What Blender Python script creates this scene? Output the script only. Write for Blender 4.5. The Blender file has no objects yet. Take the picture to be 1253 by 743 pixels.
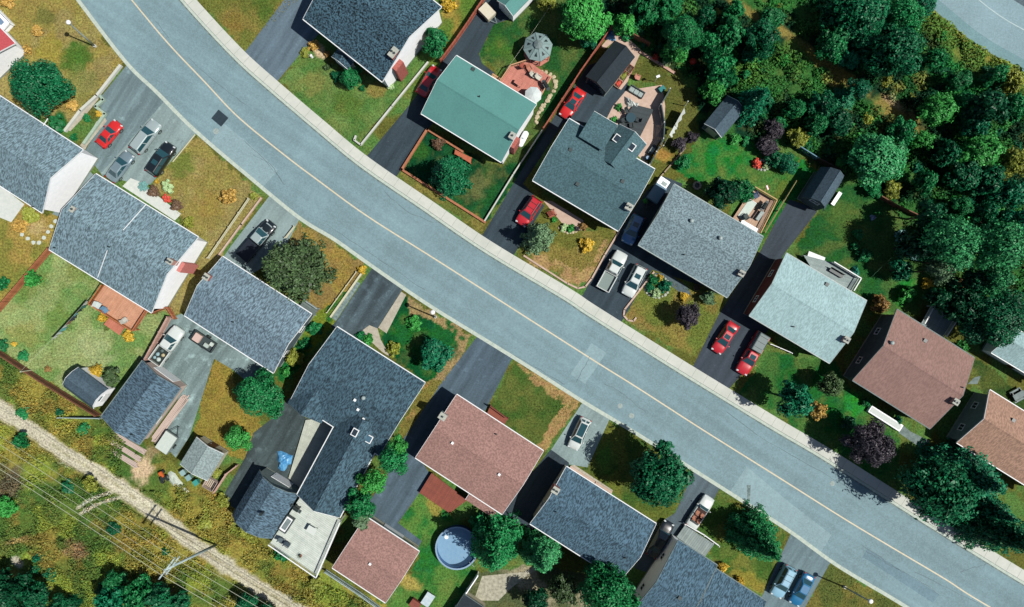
import bpy, bmesh, math, random
import numpy as np
from mathutils import Vector

random.seed(7)
RNG = np.random.default_rng(11)
SC = bpy.context.scene
COL = SC.collection
R_ = math.radians

# ------------------------------------------------------------------ camera
S = 0.11            # metres on the ground per photo pixel
H = 99.0            # height of the drone above the ground
cam_d = bpy.data.cameras.new('camera'); cam = bpy.data.objects.new('camera', cam_d); COL.objects.link(cam)
cam.location = (0, 0, H); cam.rotation_euler = (0, 0, 0)
cam_d.sensor_width = 36.0; cam_d.lens = 36.0 * H / (1253 * S)
cam_d.clip_start = 1.0; cam_d.clip_end = 5000.0
SC.camera = cam

# ------------------------------------------------------------------ light
SUN_EL = 57.0
sx, sy = 0.977, -0.213
SUN = Vector((sx * math.cos(R_(SUN_EL)), sy * math.cos(R_(SUN_EL)), math.sin(R_(SUN_EL))))
wd = bpy.data.worlds.new('World'); SC.world = wd; wd.use_nodes = True
nt = wd.node_tree
sky = nt.nodes.new('ShaderNodeTexSky'); sky.sky_type = 'NISHITA'; sky.sun_disc = False
sky.sun_elevation = R_(SUN_EL); sky.sun_rotation = math.atan2(sx, sy)
nt.links.new(sky.outputs[0], nt.nodes['Background'].inputs[0])
nt.nodes['Background'].inputs[1].default_value = 0.062
sun_d = bpy.data.lights.new('sun', 'SUN'); sun_d.energy = 5.0; sun_d.angle = R_(0.5); sun_d.color = (1.0, 0.955, 0.89)
sun = bpy.data.objects.new('sun', sun_d); COL.objects.link(sun)
sun.rotation_euler = SUN.to_track_quat('Z', 'Y').to_euler(); sun.location = SUN * 150
SC.view_settings.view_transform = 'Standard'; SC.view_settings.look = 'None'
SC.view_settings.exposure = 0.35; SC.view_settings.gamma = 1.0; SC.view_settings.use_curve_mapping = False
SC.render.engine = 'CYCLES'; SC.cycles.use_denoising = True
SC.cycles.max_bounces = 5; SC.cycles.diffuse_bounces = 1; SC.cycles.transparent_max_bounces = 4
E_ = 1.88           # what a flat white surface shows under this sun and exposure

# ------------------------------------------------------------------ colour and materials
def lin(v):
    v /= 255.0
    return v / 12.92 if v <= 0.04045 else ((v + 0.055) / 1.055) ** 2.4
def A(r, g, b, k=1.0):
    """albedo of a surface that looks (r,g,b) in full sun"""
    hi, lo = max(r, g, b), min(r, g, b); q = max(0.0, 1 - 1.9 * (hi - lo) / max(hi, 1)) * min(1, (255 - hi) / 60.0)   # cool grading of the light put into the greys' own colour
    return tuple(min(0.85, lin(min(255.0, c + d * q)) / E_ * k) for c, d in ((r, 15), (g, 27), (b, 21)))

MATS = {}
def mat(name, ca, cb=None, scale=3.0, stretch=(1, 1, 1), rough=0.85, bump=0.0, spec=0.3, metal=0.0, coat=0.0, contrast=(0.35, 0.65),
        detail=4.0, cc=None, scale2=0.25, amt2=0.35, bscale=None):
    """noise mottled surface: ca..cb at 'scale', drifting to cc over a larger noise"""
    if name in MATS: return MATS[name]
    m = bpy.data.materials.new(name); m.use_nodes = True; MATS[name] = m
    n = m.node_tree.nodes; l = m.node_tree.links; b = n['Principled BSDF']
    b.inputs['Roughness'].default_value = rough; b.inputs['Metallic'].default_value = metal
    b.inputs['Specular IOR Level'].default_value = spec
    b.inputs['Coat Weight'].default_value = coat; b.inputs['Coat Roughness'].default_value = 0.04
    if cb is None:
        b.inputs['Base Color'].default_value = (*ca, 1); return m
    tc = n.new('ShaderNodeTexCoord'); mp = n.new('ShaderNodeMapping'); mp.inputs['Scale'].default_value = stretch
    l.new(tc.outputs['Object'], mp.inputs['Vector'])
    no = n.new('ShaderNodeTexNoise'); no.inputs['Scale'].default_value = scale; no.inputs['Detail'].default_value = detail
    no.inputs['Roughness'].default_value = 0.6
    l.new(mp.outputs[0], no.inputs['Vector'])
    cr = n.new('ShaderNodeValToRGB'); cr.color_ramp.elements[0].position = contrast[0]; cr.color_ramp.elements[1].position = contrast[1]
    cr.color_ramp.elements[0].color = (*ca, 1); cr.color_ramp.elements[1].color = (*cb, 1)
    l.new(no.outputs['Fac'], cr.inputs[0]); out = cr.outputs[0]
    if cc is not None:
        n2 = n.new('ShaderNodeTexNoise'); n2.inputs['Scale'].default_value = scale2; n2.inputs['Detail'].default_value = 5
        l.new(tc.outputs['Object'], n2.inputs['Vector'])
        r2 = n.new('ShaderNodeMapRange'); r2.inputs[1].default_value = 0.42; r2.inputs[2].default_value = 0.68
        r2.inputs[3].default_value = 0; r2.inputs[4].default_value = amt2
        l.new(n2.outputs['Fac'], r2.inputs[0])
        mx = n.new('ShaderNodeMix'); mx.data_type = 'RGBA'; l.new(r2.outputs[0], mx.inputs[0]); l.new(out, mx.inputs[6])
        mx.inputs[7].default_value = (*cc, 1); out = mx.outputs[2]
    l.new(out, b.inputs['Base Color'])
    if bump > 0:
        bp = n.new('ShaderNodeBump'); bp.inputs['Strength'].default_value = bump; bp.inputs['Distance'].default_value = 0.05
        if bscale:
            n3 = n.new('ShaderNodeTexNoise'); n3.inputs['Scale'].default_value = bscale; n3.inputs['Detail'].default_value = 3
            l.new(mp.outputs[0], n3.inputs['Vector']); l.new(n3.outputs['Fac'], bp.inputs['Height'])
        else: l.new(no.outputs['Fac'], bp.inputs['Height'])
        l.new(bp.outputs[0], b.inputs['Normal'])
    return m

def planks(name, ca, cb, width=0.16, length=3.0, gap=None):
    """boards running along local x"""
    if name in MATS: return MATS[name]
    m = bpy.data.materials.new(name); m.use_nodes = True; MATS[name] = m
    n = m.node_tree.nodes; l = m.node_tree.links; b = n['Principled BSDF']; b.inputs['Roughness'].default_value = 0.8
    tc = n.new('ShaderNodeTexCoord'); br = n.new('ShaderNodeTexBrick')
    br.inputs['Scale'].default_value = 1.0; br.inputs['Brick Width'].default_value = length; br.inputs['Row Height'].default_value = width
    br.inputs['Mortar Size'].default_value = 0.012; br.inputs['Color1'].default_value = (*ca, 1); br.inputs['Color2'].default_value = (*cb, 1)
    g = gap or tuple(c * 0.3 for c in ca)
    br.inputs['Mortar'].default_value = (*g, 1); br.inputs['Bias'].default_value = 0.0
    l.new(tc.outputs['Object'], br.inputs['Vector'])
    no = n.new('ShaderNodeTexNoise'); no.inputs['Scale'].default_value = 1.3; no.inputs['Detail'].default_value = 5
    l.new(tc.outputs['Object'], no.inputs['Vector'])
    hs = n.new('ShaderNodeHueSaturation'); l.new(br.outputs[0], hs.inputs['Color'])
    mr = n.new('ShaderNodeMapRange'); mr.inputs[1].default_value = 0.3; mr.inputs[2].default_value = 0.7
    mr.inputs[3].default_value = 0.86; mr.inputs[4].default_value = 1.1
    l.new(no.outputs['Fac'], mr.inputs[0]); l.new(mr.outputs[0], hs.inputs['Value']); l.new(hs.outputs[0], b.inputs['Base Color'])
    return m

def shingle(name, r, g, b, var=0.5, streak=True, k=1.0):
    a = A(r, g, b, k)
    return mat(name, tuple(c * (1 - var) for c in a), tuple(c * (1 + var) for c in a), scale=3.6 if streak else 4.6,
               stretch=(1.9, 0.62, 0.62) if streak else (1, 1, 1), rough=0.9, bump=0.35, spec=0.2, detail=2.5,
               contrast=(0.40, 0.60), cc=tuple(c * 0.72 for c in a), scale2=0.35, amt2=0.35, bscale=14)

def foliage(name, r, g, b, k=1.0, var=0.5, warm=0.0):
    if name in MATS: return MATS[name]
    m = bpy.data.materials.new(name); m.use_nodes = True; MATS[name] = m
    n = m.node_tree.nodes; l = m.node_tree.links; p = n['Principled BSDF']
    base = A(r, g, b, k)
    p.inputs['Roughness'].default_value = 0.5; p.inputs['Specular IOR Level'].default_value = 0.25
    at = n.new('ShaderNodeAttribute'); at.attribute_name = 'tint'
    oi = n.new('ShaderNodeObjectInfo')
    ad = n.new('ShaderNodeMath'); ad.operation = 'MULTIPLY_ADD'; l.new(oi.outputs['Random'], ad.inputs[0]); ad.inputs[1].default_value = 0.25
    l.new(at.outputs['Fac'], ad.inputs[2])
    cr = n.new('ShaderNodeValToRGB'); e = cr.color_ramp.elements
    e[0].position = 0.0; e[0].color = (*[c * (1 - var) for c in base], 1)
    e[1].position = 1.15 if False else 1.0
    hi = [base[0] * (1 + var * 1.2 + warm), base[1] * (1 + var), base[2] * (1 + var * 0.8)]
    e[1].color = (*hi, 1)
    l.new(ad.outputs[0], cr.inputs[0]); l.new(cr.outputs[0], p.inputs['Base Color'])
    tr = n.new('ShaderNodeBsdfTranslucent'); l.new(cr.outputs[0], tr.inputs['Color'])
    mx = n.new('ShaderNodeMixShader'); mx.inputs[0].default_value = 0.10
    l.new(p.outputs[0], mx.inputs[1]); l.new(tr.outputs[0], mx.inputs[2]); l.new(mx.outputs[0], n['Material Output'].inputs[0])
    return m

def glass(name='window_glass', col=(0.02, 0.03, 0.04)):
    if name in MATS: return MATS[name]
    m = mat(name, col, rough=0.06, spec=0.6)
    return m

# ------------------------------------------------------------------ geometry helpers
def P(px, py, h=0.0):
    f = (H - h) / H
    return ((px - 626.5) * S * f, (371.5 - py) * S * f)

class MB:
    """collects shapes into one mesh; xf = (ox, oy, rz) is applied to what is added"""
    def __init__(s, xf=(0, 0, 0)): s.v = []; s.f = []; s.xf = xf
    def add(s, vs, fs):
        n = len(s.v); ox, oy, rz = s.xf; c, t = math.cos(rz), math.sin(rz)
        s.v += [(ox + c * x - t * y, oy + t * x + c * y, z) for x, y, z in vs]
        s.f += [tuple(i + n for i in f) for f in fs]; return s
    def box(s, c, d, rz=0, tilt=0):
        hx, hy, hz = d[0] / 2, d[1] / 2, d[2] / 2; cc, ss = math.cos(rz), math.sin(rz); ct, st = math.cos(tilt), math.sin(tilt)
        vs = []
        for z in (-hz, hz):
            for x, y in ((-hx, -hy), (hx, -hy), (hx, hy), (-hx, hy)):
                x2, z2 = ct * x + st * z, -st * x + ct * z
                vs.append((c[0] + cc * x2 - ss * y, c[1] + ss * x2 + cc * y, c[2] + z2))
        return s.add(vs, [(0, 3, 2, 1), (4, 5, 6, 7), (0, 1, 5, 4), (1, 2, 6, 5), (2, 3, 7, 6), (3, 0, 4, 7)])
    def prism(s, poly, z0, z1):
        a = sum(poly[i - 1][0] * poly[i][1] - poly[i][0] * poly[i - 1][1] for i in range(len(poly)))
        if a < 0: poly = poly[::-1]
        n = len(poly)
        vs = [(x, y, z0) for x, y in poly] + [(x, y, z1) for x, y in poly]
        fs = [tuple(range(n - 1, -1, -1)), tuple(range(n, 2 * n))] + [(i, (i + 1) % n, n + (i + 1) % n, n + i) for i in range(n)]
        return s.add(vs, fs)
    def sheet(s, poly, z):
        a = sum(poly[i - 1][0] * poly[i][1] - poly[i][0] * poly[i - 1][1] for i in range(len(poly)))
        if a < 0: poly = poly[::-1]
        return s.add([(x, y, z) for x, y in poly], [tuple(range(len(poly)))])
    def cyl(s, c, r, h, n=12, r2=None, axis='z'):
        r2 = r if r2 is None else r2; vs = []
        for k, rr in ((0, r), (1, r2)):
            for i in range(n):
                a = 2 * math.pi * i / n; x, y, z = rr * math.cos(a), rr * math.sin(a), h * k
                if axis == 'x': x, y, z = z - h / 2, x, y
                elif axis == 'y': x, y, z = y, z - h / 2, x
                vs.append((c[0] + x, c[1] + y, c[2] + z))
        return s.add(vs, [tuple(range(n - 1, -1, -1)), tuple(range(n, 2 * n))] + [(i, (i + 1) % n, n + (i + 1) % n, n + i) for i in range(n)])
    def tube(s, pts, rads, n=6):
        rings = []
        m = len(pts)
        if not hasattr(rads, '__len__'): rads = [rads] * m
        vs = []
        for i in range(m):
            a = Vector(pts[max(0, i - 1)]); b = Vector(pts[min(m - 1, i + 1)]); d = (b - a).normalized()
            q = d.to_track_quat('Z', 'Y')
            for k in range(n):
                w = q @ Vector((rads[i] * math.cos(2 * math.pi * k / n), rads[i] * math.sin(2 * math.pi * k / n), 0))
                vs.append((pts[i][0] + w.x, pts[i][1] + w.y, pts[i][2] + w.z))
        fs = []
        for i in range(m - 1):
            for k in range(n):
                fs.append((i * n + k, i * n + (k + 1) % n, (i + 1) * n + (k + 1) % n, (i + 1) * n + k))
        fs.append(tuple(range(n - 1, -1, -1))); fs.append(tuple((m - 1) * n + k for k in range(n)))
        return s.add(vs, fs)
    def ext(s, prof, u0, u1):
        """closed profile [(v, z)] pulled along x"""
        n = len(prof)
        vs = [(u0, v, z) for v, z in prof] + [(u1, v, z) for v, z in prof]
        return s.add(vs, [tuple(range(n)), tuple(range(2 * n - 1, n - 1, -1))] + [(i, n + i, n + (i + 1) % n, (i + 1) % n) for i in range(n)])
    def ball(s, c, r, rz=None, n=10, m=6, jit=0):
        rz = rz or r; vs = []; fs = []
        for j in range(m + 1):
            t = math.pi * j / m
            for i in range(n):
                a = 2 * math.pi * i / n; k = 1 + random.uniform(-jit, jit)
                vs.append((c[0] + k * r * math.sin(t) * math.cos(a), c[1] + k * r * math.sin(t) * math.sin(a), c[2] + k * rz * math.cos(t)))
        for j in range(m):
            for i in range(n):
                fs.append((j * n + i, (j + 1) * n + i, (j + 1) * n + (i + 1) % n, j * n + (i + 1) % n))
        return s.add(vs, fs)
    def loft(s, rings):
        n = len(rings[0]); vs = [p for r in rings for p in r]; fs = []
        for j in range(len(rings) - 1):
            for i in range(n):
                fs.append((j * n + i, j * n + (i + 1) % n, (j + 1) * n + (i + 1) % n, (j + 1) * n + i))
        fs.append(tuple(range(n - 1, -1, -1))); fs.append(tuple((len(rings) - 1) * n + i for i in range(n)))
        return s.add(vs, fs)
    def build(s, name, m, parent=None, loc=(0, 0, 0), rz=0.0, smooth=False, bevel=0.0, fix=True):
        me = bpy.data.meshes.new(name); me.from_pydata(s.v, [], s.f)
        bm = bmesh.new(); bm.from_mesh(me)
        if bevel > 0:
            bmesh.ops.remove_doubles(bm, verts=bm.verts, dist=1e-4)
            bmesh.ops.recalc_face_normals(bm, faces=bm.faces)
            bmesh.ops.bevel(bm, geom=bm.edges[:], offset=bevel, segments=2, affect='EDGES', clamp_overlap=True)
        if fix: bmesh.ops.recalc_face_normals(bm, faces=bm.faces)
        bm.to_mesh(me); bm.free()
        if smooth: me.polygons.foreach_set('use_smooth', [True] * len(me.polygons))
        if m is not None: me.materials.append(m)
        o = bpy.data.objects.new(name, me); COL.objects.link(o)
        o.location = loc; o.rotation_euler = (0, 0, rz)
        if parent is not None: o.parent = parent
        return o

class Frame:
    def __init__(s, ox, oy, rz=0.0): s.ox, s.oy, s.rz = ox, oy, rz
    def w(s, x, y):
        c, t = math.cos(-s.rz), math.sin(-s.rz); x -= s.ox; y -= s.oy
        return (c * x - t * y, t * x + c * y)
    def p(s, px, py, h=0.0): return s.w(*P(px, py, h))

def tag(o, label, cat, group=None):
    o['label'] = label; o['category'] = cat
    if group: o['group'] = group
    return o
def thing(name, label, cat, loc, rz=0.0, group=None):
    o = bpy.data.objects.new(name, None); COL.objects.link(o); o.empty_display_size = 0.5
    o.location = (loc[0], loc[1], loc[2] if len(loc) > 2 else 0.0); o.rotation_euler = (0, 0, rz)
    return tag(o, label, cat, group)
def thing_px(name, label, cat, px, py, h=0.0, rz=0.0, group=None, z=0.0):
    x, y = P(px, py, h)
    return thing(name, label, cat, (x, y, z), rz, group), Frame(x, y, rz)
def struct(o, kind='structure'): o['kind'] = kind; return o
def img_ang(dx, dy): return math.atan2(-dy, dx)

# ------------------------------------------------------------------ value noise on photo coordinates
def _hash(ix, iy, seed):
    h = (ix.astype(np.int64) * 374761393 + iy.astype(np.int64) * 668265263 + seed * 1442695041) & 0x7fffffff
    h = ((h ^ (h >> 13)) * 1274126177) & 0x7fffffff
    return ((h ^ (h >> 16)) & 0xffff) / 65535.0
def vnoise(x, y, cell, seed=0):
    x = x / cell; y = y / cell; ix = np.floor(x); iy = np.floor(y); fx = x - ix; fy = y - iy
    fx = fx * fx * (3 - 2 * fx); fy = fy * fy * (3 - 2 * fy)
    a = _hash(ix, iy, seed); b = _hash(ix + 1, iy, seed); c = _hash(ix, iy + 1, seed); d = _hash(ix + 1, iy + 1, seed)
    return (a * (1 - fx) + b * fx) * (1 - fy) + (c * (1 - fx) + d * fx) * fy
def fbm(x, y, cell, seed=0, o=3):
    t = 0; w = 1; s = 0
    for k in range(o): t = t + w * vnoise(x, y, cell / 2 ** k, seed + k * 17); s += w; w *= 0.55
    return t / s
def inpoly(x, y, poly):
    m = np.zeros(x.shape, bool); n = len(poly); j = n - 1
    for i in range(n):
        xi, yi = poly[i]; xj, yj = poly[j]
        if yi != yj:
            c = ((yi > y) != (yj > y)) & (x < (xj - xi) * (y - yi) / (yj - yi) + xi); m ^= c
        j = i
    return m
def seg_dist(x, y, pts):
    d = np.full(x.shape, 1e9)
    for (ax, ay), (bx, by) in zip(pts[:-1], pts[1:]):
        L2 = (bx - ax) ** 2 + (by - ay) ** 2
        t = np.clip(((x - ax) * (bx - ax) + (y - ay) * (by - ay)) / L2, 0, 1)
        d = np.minimum(d, np.hypot(x - ax - t * (bx - ax), y - ay - t * (by - ay)))
    return d
def offset(pts, d):
    """shift a photo-space polyline sideways by d pixels (to its left as seen on the page going forward is negative)"""
    out = []
    for i in range(len(pts)):
        a = pts[max(0, i - 1)]; b = pts[min(len(pts) - 1, i + 1)]
        tx, ty = b[0] - a[0], b[1] - a[1]; L = math.hypot(tx, ty)
        out.append((pts[i][0] + d * -ty / L, pts[i][1] + d * tx / L))
    return out
def smooth_line(pts, n=8):
    out = []
    for i in range(len(pts) - 1):
        p0 = pts[max(0, i - 1)]; p1 = pts[i]; p2 = pts[i + 1]; p3 = pts[min(len(pts) - 1, i + 2)]
        for k in range(n):
            t = k / n
            out.append(tuple(0.5 * (2 * p1[c] + (p2[c] - p0[c]) * t + (2 * p0[c] - 5 * p1[c] + 4 * p2[c] - p3[c]) * t * t
                                    + (-p0[c] + 3 * p1[c] - 3 * p2[c] + p3[c]) * t ** 3) for c in (0, 1)))
    out.append(pts[-1]); return out

# ================================================================== GROUND, ROADS, DRIVES
SW_EDGE = smooth_line([(-170, -380), (-110, -300), (-40, -190), (35, -80), (93, 0), (153, 78), (189, 113), (238, 162), (306, 220), (366, 269), (407, 294), (445, 321), (498, 358),
           (536, 383), (580, 410), (640, 447), (712, 493), (774, 530), (848, 577), (892, 605), (964, 651), (1018, 690), (1062, 717), (1104, 742), (1300, 862), (1700, 1100)])
NE_EDGE = smooth_line([(-60, -400), (0, -310), (80, -195), (165, -70), (205, -18), (240, 23), (288, 74), (328, 110), (383, 157), (440, 204), (517, 257), (593, 309), (690, 367),
           (720, 387), (827, 454), (899, 498), (950, 529), (1003, 560), (1068, 601), (1134, 643), (1199, 683), (1253, 716), (1420, 815), (1800, 1040)])
CENTRE = smooth_line([(-120, -390), (-60, -300), (30, -170), (114, -58), (161, 0), (205, 52.5), (250, 100), (291, 143), (347, 189), (388, 220), (450, 265), (540, 322), (720, 437), (776, 472),
          (863, 528), (946, 580), (1030, 633), (1088, 668), (1157, 709), (1206, 740), (1380, 840), (1750, 1070)])
ROAD_POLY = SW_EDGE + NE_EDGE[::-1]
HW_EDGE = smooth_line([(900, -160), (1040, -62), (1127, 0), (1193, 53), (1253, 88), (1400, 172), (1700, 340)])
HW_FAR = [(1000, -175), (1165, -60), (1247, 0), (1320, 45), (1480, 140), (1760, 300)]
TRACK = smooth_line([(-200, 370), (-80, 440), (0, 500), (48, 533), (84, 558), (130, 585), (160, 606), (200, 636), (240, 667), (297, 706), (355, 742), (470, 810), (700, 950)])

# palette
G_LUSH = A(24, 104, 46); G_MID = A(92, 132, 64); G_DARK = A(14, 78, 40); DRY = A(156, 142, 86); DRYO = A(160, 132, 66)
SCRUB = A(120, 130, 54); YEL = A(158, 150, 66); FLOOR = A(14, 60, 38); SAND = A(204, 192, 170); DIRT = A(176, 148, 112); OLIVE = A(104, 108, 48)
STONE = A(196, 190, 172); PINKD = A(200, 164, 138)

def ground_colour(x, y):
    """unlit ground cover colour at photo coordinates: which plants grow where"""
    n1 = fbm(x, y, 26, 3); n2 = fbm(x, y, 9, 9); n3 = fbm(x, y, 60, 21)
    C = np.zeros(x.shape + (3,))
    def mixin(col, w): C[:] = C * (1 - w[..., None]) + np.array(col) * w[..., None]
    C[:] = OLIVE
    mixin(G_MID, np.clip((n1 - .42) * 6, 0, 1))
    wx = x + (n2 - .5) * 9; wy = y + (vnoise(x, y, 8, 77) - .5) * 9
    def area(poly, col, col2=None, t=.5, sharp=7, n=None):
        m = inpoly(wx, wy, poly).astype(float)
        mixin(col, m)
        if col2 is not None: mixin(col2, m * np.clip(((n if n is not None else n1) - t) * sharp + .5, 0, 1))
    def spot(cx, cy, r, col, k=1.0, ry=None, rot=0):
        ry = ry or r; c, s = math.cos(rot), math.sin(rot); dx = x - cx; dy = y - cy
        d = np.hypot((dx * c + dy * s) / r, (-dx * s + dy * c) / ry)
        w = np.clip((1.15 - d + (n2 - .5) * 1.1 + (n1 - .5) * .5) * 1.8, 0, 1) * k
        mixin(col, w * w * (3 - 2 * w))
    # wild ground: power-line corridor and wood
    area([(-300, 380), (0, 430), (125, 510), (175, 545), (280, 610), (330, 665), (400, 700), (480, 745), (700, 1000), (-300, 1000)], A(122, 130, 58), A(160, 152, 70), .5)
    mixin(A(62, 108, 46), inpoly(wx, wy, [(-300, 380), (0, 430), (125, 510), (280, 610), (400, 700), (700, 1000), (-300, 1000)]) * np.clip((n3 - .5) * 7, 0, 1) * .8)
    mixin(DRYO, inpoly(wx, wy, [(-300, 380), (0, 430), (125, 510), (280, 610), (400, 700), (700, 1000), (-300, 1000)]) * np.clip((fbm(x, y, 20, 45) - .58) * 9, 0, 1) * .5)
    mixin(A(150, 168, 66), inpoly(wx, wy, [(-300, 380), (0, 430), (125, 510), (280, 610), (400, 700), (700, 1000), (-300, 1000)]) * np.clip((fbm(x, y, 34, 57) - .58) * 9, 0, 1) * .7)
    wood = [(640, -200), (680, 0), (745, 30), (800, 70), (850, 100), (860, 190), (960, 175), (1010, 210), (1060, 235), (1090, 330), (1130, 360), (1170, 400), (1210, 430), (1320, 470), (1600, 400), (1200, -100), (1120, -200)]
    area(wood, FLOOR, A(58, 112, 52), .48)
    for b in [(905, 8, 26, 9, .62), (960, 40, 18, 8, .6), (985, 60, 40, 9, .6), (1030, 90, 45, 9, .6), (1100, 140, 40, 14, .62), (1105, 150, 30, 18, .6), (1020, 98, 18, 9, 0),
              (1075, 160, 10, 8, 0), (1128, 100, 12, 14, 0), (1095, 108, 12, 9, 0)]:
        spot(b[0], b[1], b[2], A(150, 136, 72), .85, b[3], b[4])
    spot(1100, 130, 26, DIRT, .7, 5, .6); spot(985, 62, 26, A(120, 118, 52), .6, 5, .6)
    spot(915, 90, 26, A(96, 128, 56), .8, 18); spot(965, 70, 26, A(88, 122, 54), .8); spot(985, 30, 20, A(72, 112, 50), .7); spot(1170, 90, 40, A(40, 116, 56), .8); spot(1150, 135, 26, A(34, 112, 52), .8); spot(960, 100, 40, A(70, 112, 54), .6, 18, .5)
    hw = seg_dist(x, y, HW_EDGE); m = (hw < 34) & ~inpoly(x, y, HW_EDGE + HW_FAR[::-1])
    mixin(A(112, 130, 58), np.clip((38 - hw) / 14, 0, 1) * m)
    mixin(A(150, 142, 62), np.clip((9 - hw + (n2 - .5) * 14) / 6, 0, 1) * m * .8)
    # yards, from the top left along the south-west side
    area([(-300, -300), (75, -20), (93, 0), (150, 76), (136, 92), (104, 130), (85, 155), (40, 140), (-300, 60)], A(160, 146, 78), DRY, .5)
    spot(92, 72, 24, A(84, 122, 48), .95); spot(62, 62, 20, A(166, 154, 68), .7); spot(52, 18, 16, A(112, 118, 60), .7); spot(96, 105, 26, A(134, 138, 76), .6); spot(105, 20, 22, A(160, 152, 76), .5)
    spot(72, 150, 12, G_LUSH, .9)
    area([(-300, 180), (0, 228), (35, 255), (70, 265), (62, 305), (0, 376), (-300, 520)], A(170, 150, 78), A(140, 140, 66), .5)
    spot(45, 280, 16, A(196, 172, 120), .7)
    area([(-300, 540), (0, 378), (62, 306), (120, 345), (128, 405), (200, 380), (206, 388), (172, 443), (135, 475), (100, 450), (78, 470), (112, 500), (0, 430), (-300, 380)], A(150, 166, 104), A(118, 154, 84), .5)
    spot(30, 405, 26, A(160, 152, 84), .5, 20); spot(115, 430, 28, A(176, 182, 130), .6); spot(70, 390, 22, A(104, 142, 64), .7); spot(35, 350, 20, A(110, 136, 60), .5); spot(92, 330, 18, A(120, 138, 56), .5)
    area([(240, 164), (322, 243), (275, 305), (255, 345), (222, 385), (198, 383), (246, 300), (216, 258), (186, 225)], A(152, 140, 76), DRY, .5)
    spot(222, 198, 18, A(112, 128, 56), .8); spot(240, 300, 16, A(132, 136, 62), .6); spot(258, 250, 22, A(160, 138, 70), .6)
    area([(364, 272), (448, 325), (402, 398), (385, 385), (340, 345), (350, 300)], A(160, 138, 70), A(148, 126, 74), .5)
    spot(395, 290, 24, A(140, 124, 74), .6, 8, .6); spot(405, 380, 12, A(166, 140, 60), .8)
    area([(405, 372), (432, 350), (415, 395), (385, 425), (350, 470), (335, 455), (385, 388)], G_LUSH, A(124, 140, 48), .52)
    area([(262, 438), (284, 452), (290, 480), (320, 520), (300, 560), (272, 552), (236, 532)], A(160, 140, 64), A(146, 132, 60), .5)
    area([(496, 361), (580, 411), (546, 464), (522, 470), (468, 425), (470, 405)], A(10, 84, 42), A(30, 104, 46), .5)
    mixin(A(164, 140, 96), inpoly(wx, wy, [(496, 361), (580, 411), (546, 464), (528, 470), (560, 415), (530, 390), (502, 380)]).astype(float) * np.clip((n2 - .25) * 5, 0, 1))
    area([(522, 470), (546, 464), (540, 480), (498, 545), (484, 532)], A(170, 138, 84), A(128, 122, 60), .5)
    area([(630, 442), (710, 492), (664, 560), (640, 545), (596, 505)], A(74, 104, 44), A(96, 112, 52), .5)
    mixin(A(172, 142, 92), inpoly(wx, wy, [(630, 442), (710, 492), (664, 560), (650, 555), (690, 495), (655, 470)]).astype(float) * np.clip((n2 - .2) * 5, 0, 1))
    area([(744, 515), (850, 580), (815, 642), (800, 640), (700, 572), (722, 570)], A(70, 100, 42), A(110, 118, 50), .5); spot(738, 562, 14, A(84, 130, 50), .8, 22)
    area([(874, 604), (962, 655), (948, 690), (935, 730), (900, 705), (850, 660)], A(72, 108, 44), A(120, 128, 58), .55); spot(915, 710, 22, A(150, 140, 60), .8, 10, .5)
    area([(1018, 691), (1104, 744), (1250, 840), (900, 840), (984, 745)], A(92, 104, 50), A(120, 116, 56), .52)
    area([(514, 602), (560, 640), (585, 704), (556, 745), (540, 800), (440, 800), (476, 742), (515, 678), (488, 640)], A(42, 118, 50), A(92, 138, 62), .5)
    spot(498, 710, 10, A(176, 160, 84), .8, 26, -.95); spot(530, 618, 8, A(160, 150, 72), .8, 16, -.6)
    area([(585, 704), (650, 690), (760, 712), (800, 800), (540, 800), (556, 745)], A(84, 92, 58), A(160, 146, 120), .6)
    # north-east side
    area([(236, -6), (180, -120), (300, -160), (366, 0), (302, 61), (262, 22)], A(116, 122, 56), A(140, 128, 66), .5); spot(285, 30, 14, A(140, 124, 60), .8); spot(255, 22, 10, G_MID, .8); spot(325, 5, 20, A(84, 116, 46), .7)
    area([(341, 99), (378, 58), (420, 90), (500, 90), (524, 74), (436, 178), (394, 147)], A(108, 138, 72), A(88, 128, 62), .5); spot(425, 125, 22, A(90, 122, 52), .7); spot(385, 105, 18, A(138, 136, 74), .6); spot(460, 108, 12, A(150, 132, 70), .7)
    area([(438, 182), (486, 125), (530, 85), (556, 52), (590, 0), (560, -40), (536, 20), (520, 80)], A(112, 132, 58), A(94, 124, 50), .5)
    area([(543, 10), (560, 0), (592, -10), (556, 52), (540, 75), (530, 60)], A(96, 128, 50), A(160, 140, 66), .5)
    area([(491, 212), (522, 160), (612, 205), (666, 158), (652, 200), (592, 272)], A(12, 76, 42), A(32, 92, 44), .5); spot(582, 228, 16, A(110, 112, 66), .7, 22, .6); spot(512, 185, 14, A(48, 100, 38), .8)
    area([(486, 216), (492, 208), (594, 272), (590, 284)], A(138, 132, 66), A(108, 118, 56), .5)
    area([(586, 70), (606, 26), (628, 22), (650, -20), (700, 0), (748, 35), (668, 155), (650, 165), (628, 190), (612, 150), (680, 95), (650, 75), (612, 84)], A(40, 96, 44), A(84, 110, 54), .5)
    spot(612, 58, 18, A(72, 116, 44), .8); spot(702, 45, 22, A(92, 104, 50), .7)
    area([(668, 262), (716, 280), (754, 284), (722, 342), (708, 352), (642, 314), (640, 290)], A(112, 116, 52), A(140, 128, 66), .52)
    mixin(A(186, 150, 104), inpoly(wx, wy, [(642, 314), (708, 353), (722, 343), (756, 283), (748, 284), (712, 335), (655, 300)]).astype(float) * np.clip((n2 - .3) * 5, 0, 1) * .8)
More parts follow.
